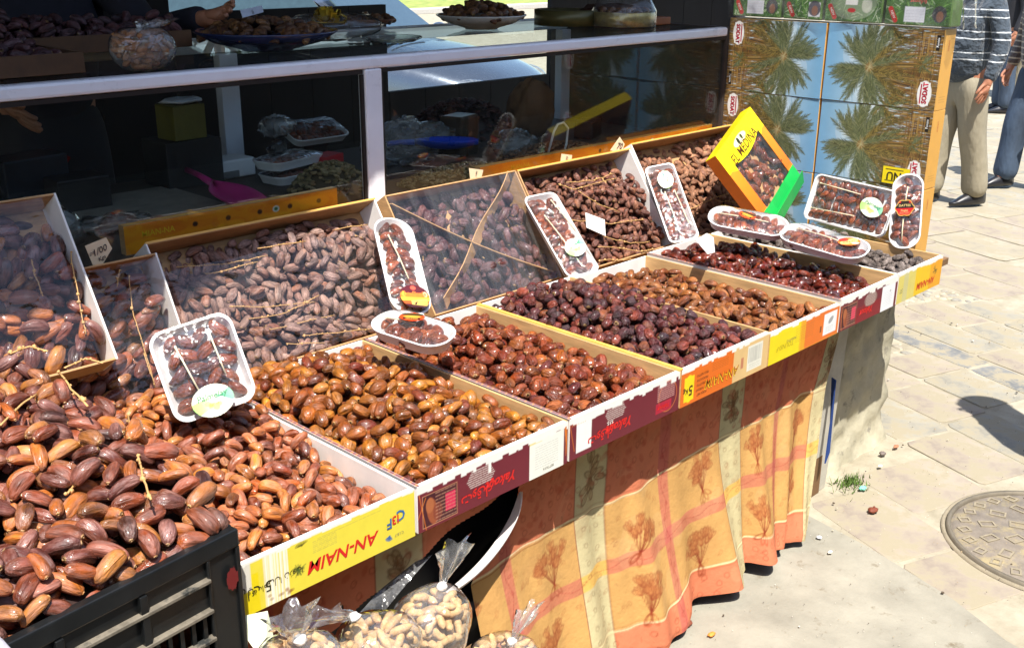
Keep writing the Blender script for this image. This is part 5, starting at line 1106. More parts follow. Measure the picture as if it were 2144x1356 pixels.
for k in range(3): g = G(); g.bx(2.652+k*.06, 2.707+k*.06, .27, 1.14, .60, .632); g.build('slat', TW, pal, True)
for y in (.62, 1.08): g = G(); g.bx(2.66, 2.74, y, y+.05, 0, .599); g.build('leg', TW, pal, True)
# green wrapped packs on top of the stack
def green_canvas(w, h, seed):
    c = Canvas(w, h, .002, lin(70, 110, 50)); r = random.Random(seed)
    for _ in range(260): a = r.uniform(0, 6.28); x, y = r.uniform(0, w), r.uniform(0, h); l = r.uniform(.01, .04); c.line((x, y), (x+math.cos(a)*l, y+math.sin(a)*l), .004, r.choice([lin(120, 168, 80), lin(40, 80, 40), lin(90, 140, 60), lin(200, 216, 180), lin(30, 60, 36)]), .8, .0008)
    if seed == 3:
        c.ell(w*.5, h*.35, w*.42, h*.33, lin(170, 184, 160), .5); c.rect(w*.36, w*.58, h*.3, h*.6, lin(230, 230, 226)); c.ell(w*.48, h*.2, .016, .008, lin(190, 40, 40)); c.ell(w*.75, h*.3, .02, .026, lin(214, 214, 200), .7)
    else:
        x = w*.3 if seed != 2 else w*.68
        c.rect(x, x+.075, .008, .06, lin(226, 228, 236)); c.scrib(x+.006, x+.07, .016, 8, lin(150, 150, 165), .005, .001, r, .6)
        c.ell(w*.84, .038, .026, .028, lin(60, 56, 70), .9); c.ell(w*.85, .030, .013, .018, lin(150, 104, 80), .8)
        c.text('fa\u015bonat', w*.5, h*.42, .02, lin(206, 84, 70), math.pi, .02)
    x0 = .018; c.line((x0, .05), (x0+.02, .012), .018, lin(200, 40, 36)); c.text('NEW', x0+.010, .031, .013, lin(240, 220, 210), -1.08, .02)
    return c
PW = film('wrap_film', (1, 1, 1), 1.5, .05, .01, 18, .06)
vv = [(1.125, .905, 1), (.897, .730, 2), (.722, .49, 3), (.484, .235, 4)]; names = ['green leafy pack nearest the counter, on the palm cartons', 'narrow green leafy pack, second from the counter on the palm cartons', 'green pack with pale tray picture on top of the palm cartons', 'green leafy pack with white label at the stack outer corner']
for (a, b, sd), lb in zip(vv, names):
    zt_ = 1.492; hh = .20; tt = thing('wrapped_pack', lb, 'packet', (US, (a+b)/2, zt_), group='green packs on top of the stack'); w = a-b-.006
    g = G(); g.bx(.002, .09, -w/2, w/2, .002, hh); g.build('pack_body', M('green_pack', lin(90, 120, 60), .4), tt, bevel=.004)
    green_canvas(w-.008, hh-.01, sd).build('print', tt, (.0005, w/2-.004, .006), (0, -1, 0), (0, 0, 1), (-1, 0, 0))
g = G(); n = 24; vs = []
for i in range(n+1):
    for j in range(9): y = 1.135-.93*i/n; vs.append((US-.012-.006*math.sin(i*1.3+j)-.004*math.sin(i*3.1-j*2), y, 1.488+.25*j/8))
for j in range(9): pass
g.add(vs, [(i*9+j, i*9+j+1, (i+1)*9+j+1, (i+1)*9+j) for i in range(n) for j in range(8)])
b0 = len(g.v); vs = [(US-.012+.14*k/6, .205-.012*math.sin(k*1.4+j*1.1)-.02*(j/8), 1.488+.25*j/8) for k in range(7) for j in range(9)]
g.add(vs, [(i*9+j, i*9+j+1, (i+1)*9+j+1, (i+1)*9+j) for i in range(6) for j in range(8)])
tag(g.build('plastic_wrap', PW, smooth=True), 'loose clear plastic wrapped round the green packs', 'plastic wrap')
# ---------------------------------------------------------------- crossed strips and film over the dark dates
t3o, t3y, t3n = t3[2], t3[3], t3[4]
def strip(pts, wd, par):
    g = G(); vs = []
    for k, (x, y, z, tw) in enumerate(pts):
        p = t3o+XX*x+t3y*y+t3n*z; q = pts[min(k+1, len(pts)-1)]; q0 = pts[max(k-1, 0)]; d = (XX*(q[0]-q0[0])+t3y*(q[1]-q0[1])).normalized(); s_ = d.cross(t3n)
        s_ = s_*math.cos(tw)+t3n*math.sin(tw); vs += [p-s_*wd/2, p+s_*wd/2]
    g.add(vs, [(2*i, 2*i+1, 2*i+3, 2*i+2) for i in range(len(pts)-1)]); g.build('cardboard_strip', CARD, par, True, solid=.003)
W3, L3 = .552, .385
strip([(.02+.51*k/12, .365-.33*k/12-.02*math.sin(k/12*3.1), .070, 1.15) for k in range(13)], .045, t3[0])
strip([(.53-.46*k/12+.004*math.sin(k*.9), .375-.345*k/12, .072, .75+.15*math.sin(k*.8)) for k in range(13)], .048, t3[0])
g = G(); k_ = 20
g.add([t3o+XX*(.004+.545*i/k_)+t3y*(.004+.375*j/k_)+t3n*(.092+.0012*math.sin(i*.8)*math.sin(j*.5)) for i in range(k_+1) for j in range(k_+1)], [(i*(k_+1)+j, (i+1)*(k_+1)+j, (i+1)*(k_+1)+j+1, i*(k_+1)+j+1) for i in range(k_) for j in range(k_)])
g.build('film', film('streaky_film', (.97, .97, .97), 1.6, .045, .012, 16, .10, 1.45, stretch=(1.6, .25, .25)), t3[0], True, smooth=True)
def sheet(tt, x0, x1, y0, y1, lift, mat, nm='film', amp=.004):
    o, y_, n__ = tt[2], tt[3], tt[4]; g = G(); k_ = 22
    g.add([o+XX*(x0+(x1-x0)*i/k_)+y_*(y0+(y1-y0)*j/k_)+n__*(lift+amp*math.sin(i*.9+j*.4)*math.cos(j*.7)) for i in range(k_+1) for j in range(k_+1)], [(i*(k_+1)+j, (i+1)*(k_+1)+j, (i+1)*(k_+1)+j+1, i*(k_+1)+j+1) for i in range(k_) for j in range(k_)])
    g.build(nm, mat, tt[0], True, smooth=True)
CF_ = film('carton_film', (.98, .98, .98), 1.4, .018, .012, 14, .10)
sheet(t2, .02, .70, .01, .30, .100, CF_); sheet(t0, .08, .62, .02, .38, .105, film('blue_film', (.96, .97, 1), 1.4, .008, .02, 9, .06)); sheet(t1, .25, .44, .02, .36, .108, CF_)
# ---------------------------------------------------------------- price tags
TAGM = M('tag_card', lin(226, 210, 176), .7, var=.08)
def tagcard(lab, pts, txt, base=None, tilt=0, txts=1.0):
    P = [Vector(p) for p in pts]; c = sum(P, Vector())/len(P); g = G(); n = len(P); nn = (P[1]-P[0]).cross(P[-1]-P[0]).normalized()
    if nn.dot(CAMP-c) < 0: nn = -nn
    g.add([p for p in P]+[p-nn*.0012 for p in P], [tuple(range(n)), tuple(range(2*n-1, n-1, -1))]+[(i, (i+1) % n, n+(i+1) % n, n+i) for i in range(n)])
    t = thing('price_tag', lab, 'price tag', c); g.build('card', base or TAGM, t, True)
    if txt:
        e1 = (P[1]-P[0]).normalized(); e2 = nn.cross(e1).normalized(); wd = (P[1]-P[0]).length; cv = Canvas(.001, .001, .001, (1, 1, 1))
        for k, (s, dx, dy, sz) in enumerate(txt): cv.text(s, dx*wd, dy*wd, sz*wd, lin(40, 36, 50), .1, .01, .3)
        o = c-c+c; cv.build('writing', t, o+nn*.0006, e1, e2, nn, world=True)
    return t
tagcard('white price tag reading 1/00 beside the small leaning carton', [at(*p, v=.985) for p in ((178, 515), (222, 497), (235, 520), (212, 558), (195, 556))], [('1/00', 0, .1, .40), ('Kgs', .0, -.25, .25), ('DT', -.35, .1, .18)])
tagcard('price tag stuck on glass above the carton with crossed strips', [at(*p, v=1.128) for p in ((985, 378), (982, 352), (1012, 356), (1008, 372))][::-1], [('1/00', 0, 0, .4)])
tagcard('square price tag reading 70 behind the brown branch dates', [at(*p, v=1.10) for p in ((1173, 343), (1176, 322), (1198, 325), (1196, 342))][::-1], [('70', 0, -.1, .55)])
tagcard('pointed price tag behind the tan dates carton', [at(*p, v=1.10) for p in ((1278, 315), (1300, 322), (1308, 302), (1298, 287))], [('70', 0, 0, .5)])
tagcard('blank torn white card lying on the brown branch dates', [on_plane(*p, t4[2]+t4[4]*.10, t4[4]) for p in ((1226, 445), (1228, 476), (1268, 494), (1266, 460))], None, WHITE)
tagcard('blank torn white card standing in the syrupy dates', [Vector(p) for p in (at(1456, 502, v=.44), at(1482, 532, v=.43), at(1497, 528, v=.44), at(1494, 497, v=.47), at(1480, 488, v=.48))], None, WHITE)
tagcard('white card with blue writing 100 behind the blue platter', [at(*p, v=1.52) for p in ((503, 22), (508, 38), (552, 26), (548, 12))], [('100', 0, 0, .42)], M('white_card', lin(206, 210, 222), .7))
# ---------------------------------------------------------------- goods inside and on top of the glass counter
R6 = random.Random(33)
def nutpile(name, lab, cat, c, rx, ry, hh, n, sz, cols, seed, par=None):
    """a mound of nuts, too many to count"""
    rg = np.random.RandomState(seed); g = G(); rr = random.Random(seed); c = Vector(c)
    g.col = tuple(x*.3 for x in cols[0]); k = 14
    g.lathe([(0.001, hh*.8), (.5, hh*.62), (.85, hh*.25), (1.0, 0)], k, (0, 0, 0)); g.v = [(c.x+x*rx, c.y+y*ry, c.z+z) for x, y, z in g.v]
    for i in range(n):
        a = rr.uniform(0, 6.283); q = math.sqrt(rr.random()); x, y = q*math.cos(a), q*math.sin(a); z = hh*(1-q**2.2)*.85+rr.uniform(0, .25)*sz
        R = Matrix.Rotation(rr.uniform(0, 6.28), 3, 'Z')@Matrix.Rotation(rr.uniform(-.5, .5), 3, 'Y'); g.col = rr.choice(cols)
        g.blob((c.x+x*rx, c.y+y*ry, c.z+z), (sz, sz*.58, sz*.42), 7, 5, .05, rr, R)
    o = g.build(name, M(name+'_skin', (1, 1, 1), .6, var=.25, scale=60, attr='col'), par, smooth=True); return tag(o, lab, cat, None, 'stuff')
NUT = [lin(150, 126, 84), lin(128, 112, 70), lin(168, 148, 106), lin(110, 96, 58)]
DKD = [lin(58, 26, 22), lin(40, 20, 20), lin(74, 34, 24)]
SZ = 1.001
def reflection_strip(lab, pa, pb, vdep, hgt, seed):  # added thin cartons whose printed face stands in for an orange reflection
    a, b = at(*pa, v=vdep), at(*pb, v=vdep); L = abs(b.x-a.x); zt_ = max(a.z, b.z, SZ+.03); t = thing('date_carton', lab, 'box', (a.x, vdep, SZ), group='added strips for reflections in the glass'); g = G(); h = zt_-SZ
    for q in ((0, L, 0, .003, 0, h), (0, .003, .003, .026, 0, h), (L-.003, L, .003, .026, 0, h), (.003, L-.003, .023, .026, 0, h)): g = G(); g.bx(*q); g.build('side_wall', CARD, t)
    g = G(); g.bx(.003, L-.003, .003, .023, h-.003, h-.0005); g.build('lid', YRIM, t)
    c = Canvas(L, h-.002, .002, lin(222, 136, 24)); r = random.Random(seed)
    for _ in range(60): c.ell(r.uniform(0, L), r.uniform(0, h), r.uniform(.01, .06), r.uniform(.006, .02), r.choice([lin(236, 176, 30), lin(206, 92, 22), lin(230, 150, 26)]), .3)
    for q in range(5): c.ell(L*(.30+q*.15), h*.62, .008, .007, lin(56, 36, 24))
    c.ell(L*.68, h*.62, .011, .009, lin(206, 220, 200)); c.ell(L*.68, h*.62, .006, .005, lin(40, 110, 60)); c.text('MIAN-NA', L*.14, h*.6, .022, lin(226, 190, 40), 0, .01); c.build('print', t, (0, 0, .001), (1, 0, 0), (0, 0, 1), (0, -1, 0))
reflection_strip('added orange strip for the reflection in the glass above the dusty branch dates', (258, 478), (705, 393), 1.17, 0, 1)
reflection_strip('added orange strip for the reflection in the glass right of the white post', (1005, 350), (1500, 264), 1.17, 0, 2)
nutpile('pistachio_heap', 'heap of pale pistachio nuts under the blue scoop behind the glass', 'nuts', (1.33, 1.30, SZ), .26, .13, .045, 520, .010, NUT, 1)
nutpile('almond_heap', 'heap of almonds left of the white post behind the glass', 'nuts', (.90, 1.46, SZ), .14, .12, .10, 330, .012, NUT, 2)
nutpile('dark_date_heap', 'dark heap of dates along the back of the counter below the car', 'dates', (1.78, 1.80, SZ), .34, .14, .20, 420, .017, DKD, 3)
nutpile('walnut_heap', 'heap of brown nuts behind glass near the wire scoop', 'nuts', (1.86, 1.36, SZ), .26, .14, .05, 380, .012, [lin(120, 80, 50), lin(96, 64, 40), lin(140, 100, 66)], 4)
def goods(nm, lab, cat, build, mat, smooth=False, **k):
    g = G(); build(g); o = g.build(nm, mat, None, smooth=smooth, **k); return tag(o, lab, cat)
def rbox(c, s, rz=0):
    def f(g): g.M = Matrix.Translation(c)@Matrix.Rotation(rz, 4, 'Z'); g.bx(-s[0]/2, s[0]/2, -s[1]/2, s[1]/2, 0, s[2])
    return f
p = at(470, 378, z=SZ)
t = thing('foam_box', 'white polystyrene box lid lying in the counter above the pink scoop', 'box', (p.x, p.y+.06, SZ), .06)
g = G(); g.bx(-.13, .13, -.055, .055, 0, .062); g.build('shell', FOAM, t, bevel=.006); g = G(); g.bx(-.02, .06, -.0575, -.054, .004, .026); g.build('notch', M('grey_notch', lin(120, 118, 116), .7), t)
def scoop(lab, handle, tip, mid, wdt, col, group=None):
    t = thing('nut_scoop', lab, 'scoop', mid, group=group); g = G(); a, b, c_ = Vector(handle), Vector(mid), Vector(tip)
    g.tube([a, a.lerp(b, .5)+Vector((0, 0, .004)), b], [.010, .009, .012], 8); g.build('handle', col, t, True, smooth=True)
    d = (c_-b); L = d.length; d = d.normalized(); s = d.cross(Vector((0, 0, 1))).normalized(); up = s.cross(d); g = G(); n, m = 12, 12; vs = []
    for i in range(n+1):
        x = i/n; hw = wdt/2*(math.sin(min(1, x*2.2)*math.pi/2))*math.sqrt(max(0, 1-max(0, (x-.55)/.46)**2))
        for j in range(m+1): y = -1+2*j/m; vs.append(b+d*L*x+s*hw*y+up*(-.035*(1-y*y)*math.sin(math.pi*min(1, .15+x*.7))+.012*(1-x)))
    g.add(vs, [(i*(m+1)+j, (i+1)*(m+1)+j, (i+1)*(m+1)+j+1, i*(m+1)+j+1) for i in range(n) for j in range(m)]); g.build('bowl', col, t, True, smooth=True, solid=.003)
PINK = M('pink_plastic', lin(190, 50, 120), .35, var=.05, spec=.5); BLUE = M('blue_plastic', lin(24, 70, 200), .3, var=.05)
scoop('pink plastic nut scoop lying behind the glass near the left', at(390, 355, z=1.06), at(545, 432, z=1.04), at(446, 385, z=1.055), .13, PINK)
scoop('blue plastic nut scoop lying on nuts behind the glass', at(810, 302, z=1.08), at(1000, 292, z=1.10), at(868, 298, z=1.085), .115, BLUE)
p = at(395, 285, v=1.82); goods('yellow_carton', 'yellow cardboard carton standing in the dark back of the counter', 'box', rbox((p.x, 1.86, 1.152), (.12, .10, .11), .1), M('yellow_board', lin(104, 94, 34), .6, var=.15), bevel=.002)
p = at(395, 225, v=1.82)
def crump(c, s, seed, n=12, amp=.25):
    def f(g):
        rr = random.Random(seed); k = n; ph = [rr.uniform(0, 6) for _ in range(6)]; vs = []
        for i in range(k+1):
            for j in range(k*2):
                a = math.pi*i/k; b = 2*math.pi*j/(k*2); q = 1+amp*(.5*math.sin(3*a+ph[0])*math.sin(4*b+ph[1])+.4*math.sin(7*b+ph[2]+3*a)+.35*rr.uniform(-1, 1))
                vs.append((c[0]+s[0]*q*math.sin(a)*math.cos(b), c[1]+s[1]*q*math.sin(a)*math.sin(b), c[2]+s[2]*q*math.cos(a)))
        m = k*2; g.add(vs, [(i*m+j, (i+1)*m+j, (i+1)*m+(j+1) % m, i*m+(j+1) % m) for i in range(k) for j in range(m)])
    return f
PBAG = film('crumpled_bag', (.9, .9, .9), 2.2, .12, .02, 40, .08)
goods('paper_sheet', 'crumpled white paper lying on the yellow carton in the counter', 'paper', crump((p.x, 1.86, 1.272), (.07, .05, .010), 3, 8), M('white_paper', lin(216, 216, 220), .7), True)
goods('plastic_bag', 'crumpled clear plastic bag right of the white post behind the glass', 'bag', crump((1.36, 1.62, 1.075), (.17, .09, .075), 4, 16, .35), PBAG, True)
goods('plastic_bag', 'clear bag of dark fruit in the lower left corner of the counter', 'bag', crump((-.12, 1.34, 1.06), (.12, .09, .075), 5, 14, .3), PBAG, True)
goods('plastic_bag', 'small shiny clear bag on the wrapped trays behind the glass', 'bag', crump((.93, 1.80, 1.16), (.06, .05, .035), 6, 12, .35), PBAG, True)
goods('brown_bag', 'brown paper bag standing near the back of the counter right of the headlight', 'bag', crump((2.12, 1.72, 1.11), (.11, .08, .12), 7, 12, .18), M('brown_paper', lin(110, 76, 46), .8, var=.2), True)
goods('goods_block', 'dark wrapped block beside the clear bag in the counter', 'packet', rbox((1.62, 1.62, SZ), (.13, .10, .15), .3), M('dark_wrap', lin(62, 48, 34), .4, var=.3), bevel=.01)
for k, (x, y, z, rz) in enumerate(((.90, 1.66, SZ+.002, .12), (.88, 1.665, SZ+.052, .25))):
    tray('%s wrapped foam tray in the pile behind the glass' % ['lower', 'upper'][k], Vector((x, y, z)), (math.cos(rz), math.sin(rz), 0), (0, 0, 1), .13, .24, .03, 3, [], seed=40+k)
tray('wrapped foam tray at the back of the counter beside the white post', Vector((1.12, 1.86, 1.10)), (1, .0, 0), (0, -.4, 1), .14, .24, .03, 3, [], seed=44)
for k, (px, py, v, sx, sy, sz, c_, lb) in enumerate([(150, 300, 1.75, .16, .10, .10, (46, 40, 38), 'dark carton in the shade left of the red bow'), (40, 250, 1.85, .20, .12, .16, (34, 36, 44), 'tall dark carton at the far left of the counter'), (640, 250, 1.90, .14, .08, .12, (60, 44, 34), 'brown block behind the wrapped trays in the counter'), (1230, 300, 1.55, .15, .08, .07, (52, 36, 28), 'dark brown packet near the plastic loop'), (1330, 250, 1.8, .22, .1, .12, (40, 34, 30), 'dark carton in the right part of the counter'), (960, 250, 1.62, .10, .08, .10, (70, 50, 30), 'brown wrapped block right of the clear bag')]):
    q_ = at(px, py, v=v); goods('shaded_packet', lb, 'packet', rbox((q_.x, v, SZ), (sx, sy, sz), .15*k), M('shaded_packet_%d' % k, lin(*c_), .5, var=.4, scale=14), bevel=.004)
for k, (px, py, v, s3, lb) in enumerate([(215, 365, 1.45, (.11, .07, .02), 'flat clear sheet of plastic left of the foam box lid'), (1080, 330, 1.45, (.09, .07, .05), 'clear bag of brown nuts near the plastic loop'), (1420, 240, 1.5, (.12, .08, .04), 'crumpled clear film at the right of the counter'), (600, 215, 1.9, (.08, .05, .05), 'small clear bag high behind the wrapped trays')]):
    q_ = at(px, py, v=v); goods('plastic_bag', lb, 'bag', crump((q_.x, v, SZ+s3[2]*.9), s3, 80+k, 12, .35), PBAG, True)
def bow(lab, c, r, mat, nm='gift_bow'):
    def f(g):
        rr = random.Random(9)
        for k in range(22):
            a = rr.uniform(0, 6.28); e = rr.uniform(.2, 1.2); d = Vector((math.cos(a)*math.cos(e), math.sin(a)*math.cos(e), math.sin(e))); s = d.cross(Vector((.2, .3, 1))).normalized()*r*.16; c0 = Vector(c)
            pts = [c0, c0+d*r*.7+Vector((0, 0, r*.25)), c0+d*r, c0+d*r*.8-Vector((0, 0, r*.2)), c0]
            vs = []
            for p_ in pts: vs += [p_-s, p_+s]
            g.add(vs, [(2*i, 2*i+1, 2*i+3, 2*i+2) for i in range(4)])
    return goods(nm, lab, 'gift bow', f, mat, solid=.0008)
bow('shiny red ribbon bow in the dark left of the counter', at(112, 340, z=1.06), .055, M('red_ribbon', lin(190, 20, 26), .2, metal=.4))
goods('red_packet', 'small red packet beside the almonds behind the glass', 'packet', rbox((1.03, 1.66, SZ+.02), (.11, .07, .05), .3), M('red_card', lin(190, 36, 44), .5), bevel=.003)
g = G(); g.tube([at(1148, 320, v=1.30), at(1160, 275, v=1.30), at(1168, 260, v=1.30), at(1180, 257, v=1.30), at(1189, 268, v=1.30), at(1186, 300, v=1.30), at(1178, 330, v=1.30)], .0045, 8); tag(g.build('wire_loop', M('white_plastic', lin(220, 218, 210), .4), smooth=True), 'upright white plastic loop handle standing in nuts behind the glass', 'handle')
g = G(); g.M = Matrix.Translation((.28, 1.45, SZ)); g.bx(-.3, .25, -.01, .4, 0, .006); tag(g.build('flat_board', M('grey_card', lin(140, 130, 116), .7, var=.2), bevel=.001), 'flat grey cardboard sheet lying on the counter shelf behind the glass', 'cardboard')
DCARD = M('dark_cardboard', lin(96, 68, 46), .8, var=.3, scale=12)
# on the top pane
TZ = 1.4475
def dish(nm, lab, c, r, h, mat, foot=.35, fr=None, nfr=40, hh=.05, seed=1, cat='plate'):
    t = thing(nm, lab, cat, c); g = G(); g.lathe([(0, .004), (r*foot, .004), (r*foot*1.02, 0), (r*foot*1.08, .004), (r*.75, h*.45), (r, h), (r*1.0, h+.004), (r*.96, h+.003), (r*.72, h*.5), (0.0, .012)], 48); g.build('dish', mat, t, smooth=True)
    rg = random.Random(seed)
    if fr:
        for k in range(nfr):
            q = math.sqrt(rg.random())*.88; a = rg.uniform(0, 6.28); z = h*.55+hh*(1-q*q)+rg.uniform(0, .012)
            fr.one((r*q*math.cos(a), r*q*math.sin(a), z), np.array(Matrix.Rotation(rg.uniform(0, 6), 3, 'Z')@Matrix.Rotation(rg.uniform(-.6, .6), 3, 'Y')), rg.randint(0, 4), 'stuffed_date', t)
    return t
FS = Fruit(.045, .026, .2, datemat('skin_stuffed_dates', [lin(96, 58, 30), lin(70, 36, 22), lin(140, 92, 44), lin(60, 30, 24)], bloom=lin(150, 104, 60), bl=.6, rough=(.25, .5)), 31, seg=10, rings=8)
p = at(590, 112, z=TZ); dish('blue_platter', 'dark blue glazed platter piled with stuffed dates on the counter top', (p.x+.03, p.y+.12, TZ), .215, .055, M('blue_glaze', lin(44, 54, 92), .2, var=.2, coat=.5), fr=FS, nfr=110, hh=.05, seed=2)
p = at(1038, 64, z=TZ); dish('white_plate', 'white plate heaped with stuffed dates on the counter top', (p.x+.02, p.y+.10, TZ), .175, .05, M('white_glaze', lin(206, 204, 196), .25, coat=.4), fr=FS, nfr=100, hh=.06, seed=3)
p = at(845, 95, z=TZ); dish('glass_dish', 'shallow clear glass dish on the counter top between blue platter and white plate', (p.x, p.y+.06, TZ), .10, .02, film('dish_glass', (.9, .95, .93), 2, .08, .002, 30), cat='dish')
p = at(820, 60, z=TZ); dish('brown_dish', 'small dish of amber sweets behind the glass dish', (p.x-.03, p.y+.10, TZ), .10, .03, M('clay_dish', lin(120, 76, 50), .5), fr=FS, nfr=26, hh=.02, seed=6, cat='dish')
p = at(1337, 58, z=TZ); t = thing('gift_drum', 'gold round gift box of sweets wrapped in clear film on the counter top', 'gift box', (p.x+.03, p.y+.10, TZ)); GOLD = M('gold_board', lin(176, 156, 96), .35, var=.3, scale=40, metal=.5)
g = G(); g.lathe([(0, .002), (.125, .002), (.125, .055), (.122, .057), (.119, .055), (.119, .035), (0, .035)], 48); g.build('drum', GOLD, t, smooth=True)
for k in range(30): a, q = k*2.4, .1*math.sqrt(k/30); FS.one((q*math.cos(a), q*math.sin(a), .06), np.array(Matrix.Rotation(k*1.3, 3, 'Z')), k % 5, 'stuffed_date', t)
g = G(); g.lathe([(.129, 0), (.131, .06), (.11, .10), (.05, .15), (.012, .18), (.05, .22)], 36); g.v = [(x*(1+.03*math.sin(40*z+math.atan2(y, x)*9)), y*(1+.03*math.cos(33*z+math.atan2(y, x)*7)), z) for x, y, z in g.v]; g.build('wrap', PW, t, smooth=True)
t = thing('gift_drum', 'dark round box of sweets behind the gold gift box', 'gift box', (p.x-.10, p.y+.30, TZ)); g = G(); g.lathe([(0, .0), (.13, .0), (.13, .06), (.12, .06), (0, .05)], 40); g.build('drum', M('olive_board', lin(96, 88, 50), .4, metal=.3), t, smooth=True)
p = at(690, 50, z=TZ+.06); bow('gold ribbon bow on the wrapped plate at the counter back', p+Vector((0, .0, 0)), .06, M('gold_ribbon', lin(214, 180, 60), .2, metal=.7))
goods('wrapped_plate', 'domed clear wrapping over a plate behind the blue platter', 'plate', crump((p.x+.02, p.y+.02, TZ+.05), (.20, .10, .045), 12, 14, .12), PW, True)
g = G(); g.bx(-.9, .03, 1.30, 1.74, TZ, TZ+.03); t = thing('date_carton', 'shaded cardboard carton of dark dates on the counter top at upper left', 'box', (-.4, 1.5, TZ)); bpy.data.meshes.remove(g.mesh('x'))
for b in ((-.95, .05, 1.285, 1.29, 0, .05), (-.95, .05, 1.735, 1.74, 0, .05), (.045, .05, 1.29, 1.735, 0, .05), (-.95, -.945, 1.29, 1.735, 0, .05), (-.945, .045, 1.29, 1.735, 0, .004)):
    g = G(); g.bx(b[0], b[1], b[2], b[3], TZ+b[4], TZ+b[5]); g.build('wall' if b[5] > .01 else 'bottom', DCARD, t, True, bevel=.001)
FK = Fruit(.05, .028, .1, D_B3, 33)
FK.stuff([q[:4] for q in place(pack(FK, .98, .43, lambda X, Y: .05+.04*np.sin(X*6+1)**2+0*Y, 520, 9), (-.94, 1.295, TZ), XX, VV, ZZ)], 'date_heap', None, 'dark dates heaped in the shaded carton on the counter top', 'dates')
t = thing('date_carton', 'second shaded carton of dark dates farther back on the counter top', 'box', (.2, 1.85, TZ))
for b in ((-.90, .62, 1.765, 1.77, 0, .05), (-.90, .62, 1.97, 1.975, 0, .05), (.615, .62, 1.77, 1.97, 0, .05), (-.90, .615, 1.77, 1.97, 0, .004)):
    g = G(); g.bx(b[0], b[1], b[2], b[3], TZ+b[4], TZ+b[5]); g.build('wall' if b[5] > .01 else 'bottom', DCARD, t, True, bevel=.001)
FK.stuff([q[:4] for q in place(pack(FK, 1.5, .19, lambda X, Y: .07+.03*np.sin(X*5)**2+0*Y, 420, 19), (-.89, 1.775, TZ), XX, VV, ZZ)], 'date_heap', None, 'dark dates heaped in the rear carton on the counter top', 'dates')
goods('wood_tray', 'reddish wooden tray edge at the right end of the counter top', 'tray', lambda g: g.bx(2.30, 2.62, 1.40, 1.75, TZ, TZ+.03), M('red_wood', lin(140, 76, 36), .5, var=.2), bevel=.003)
goods('dark_tray_goods', 'dark sweets packed on the wooden tray', 'sweets', crump((2.46, 1.57, TZ+.05), (.14, .15, .03), 15, 12, .2), M('dark_sweets', lin(60, 36, 28), .4, var=.4, scale=60), True)
# ---------------------------------------------------------------- bags of peanuts
PNM = M('peanut_shell', lin(190, 150, 100), .75, var=.2, scale=120, bmp=.0012, bscale=260, c2=lin(206, 170, 120))
def peanut_mesh(seed):
    rr = random.Random(seed); g = G(); L = rr.uniform(.032, .043); n, m = 9, 10; vs = []
    for i in range(n+1):
        t_ = i/n; x = (t_-.5)*L; r = .0086*math.sin(math.pi*t_)**.55*(1-.22*math.exp(-((t_-.5)/.13)**2))
        for j in range(m): a = 2*math.pi*j/m; q = 1+.06*math.sin(5*a+seed); vs.append((x, r*q*math.cos(a)+.002*math.sin(t_*4+seed), r*q*math.sin(a)))
    g.add(vs, [(i*m+j, i*m+(j+1) % m, (i+1)*m+(j+1) % m, (i+1)*m+j) for i in range(n) for j in range(m)]); me = g.mesh('peanut'); me.materials.append(PNM); me.shade_smooth(); return me
PNS = [peanut_mesh(k) for k in range(5)]; PNS2 = []
for k in range(5): q = PNS[k].copy(); q.materials.clear(); q.materials.append(M('roasted_nut', lin(150, 100, 58), .7, var=.35, scale=50)); PNS2.append(q)
BAGF = film('bag_film', (1, 1, 1), 3.0, .10, .016, 26, .07)
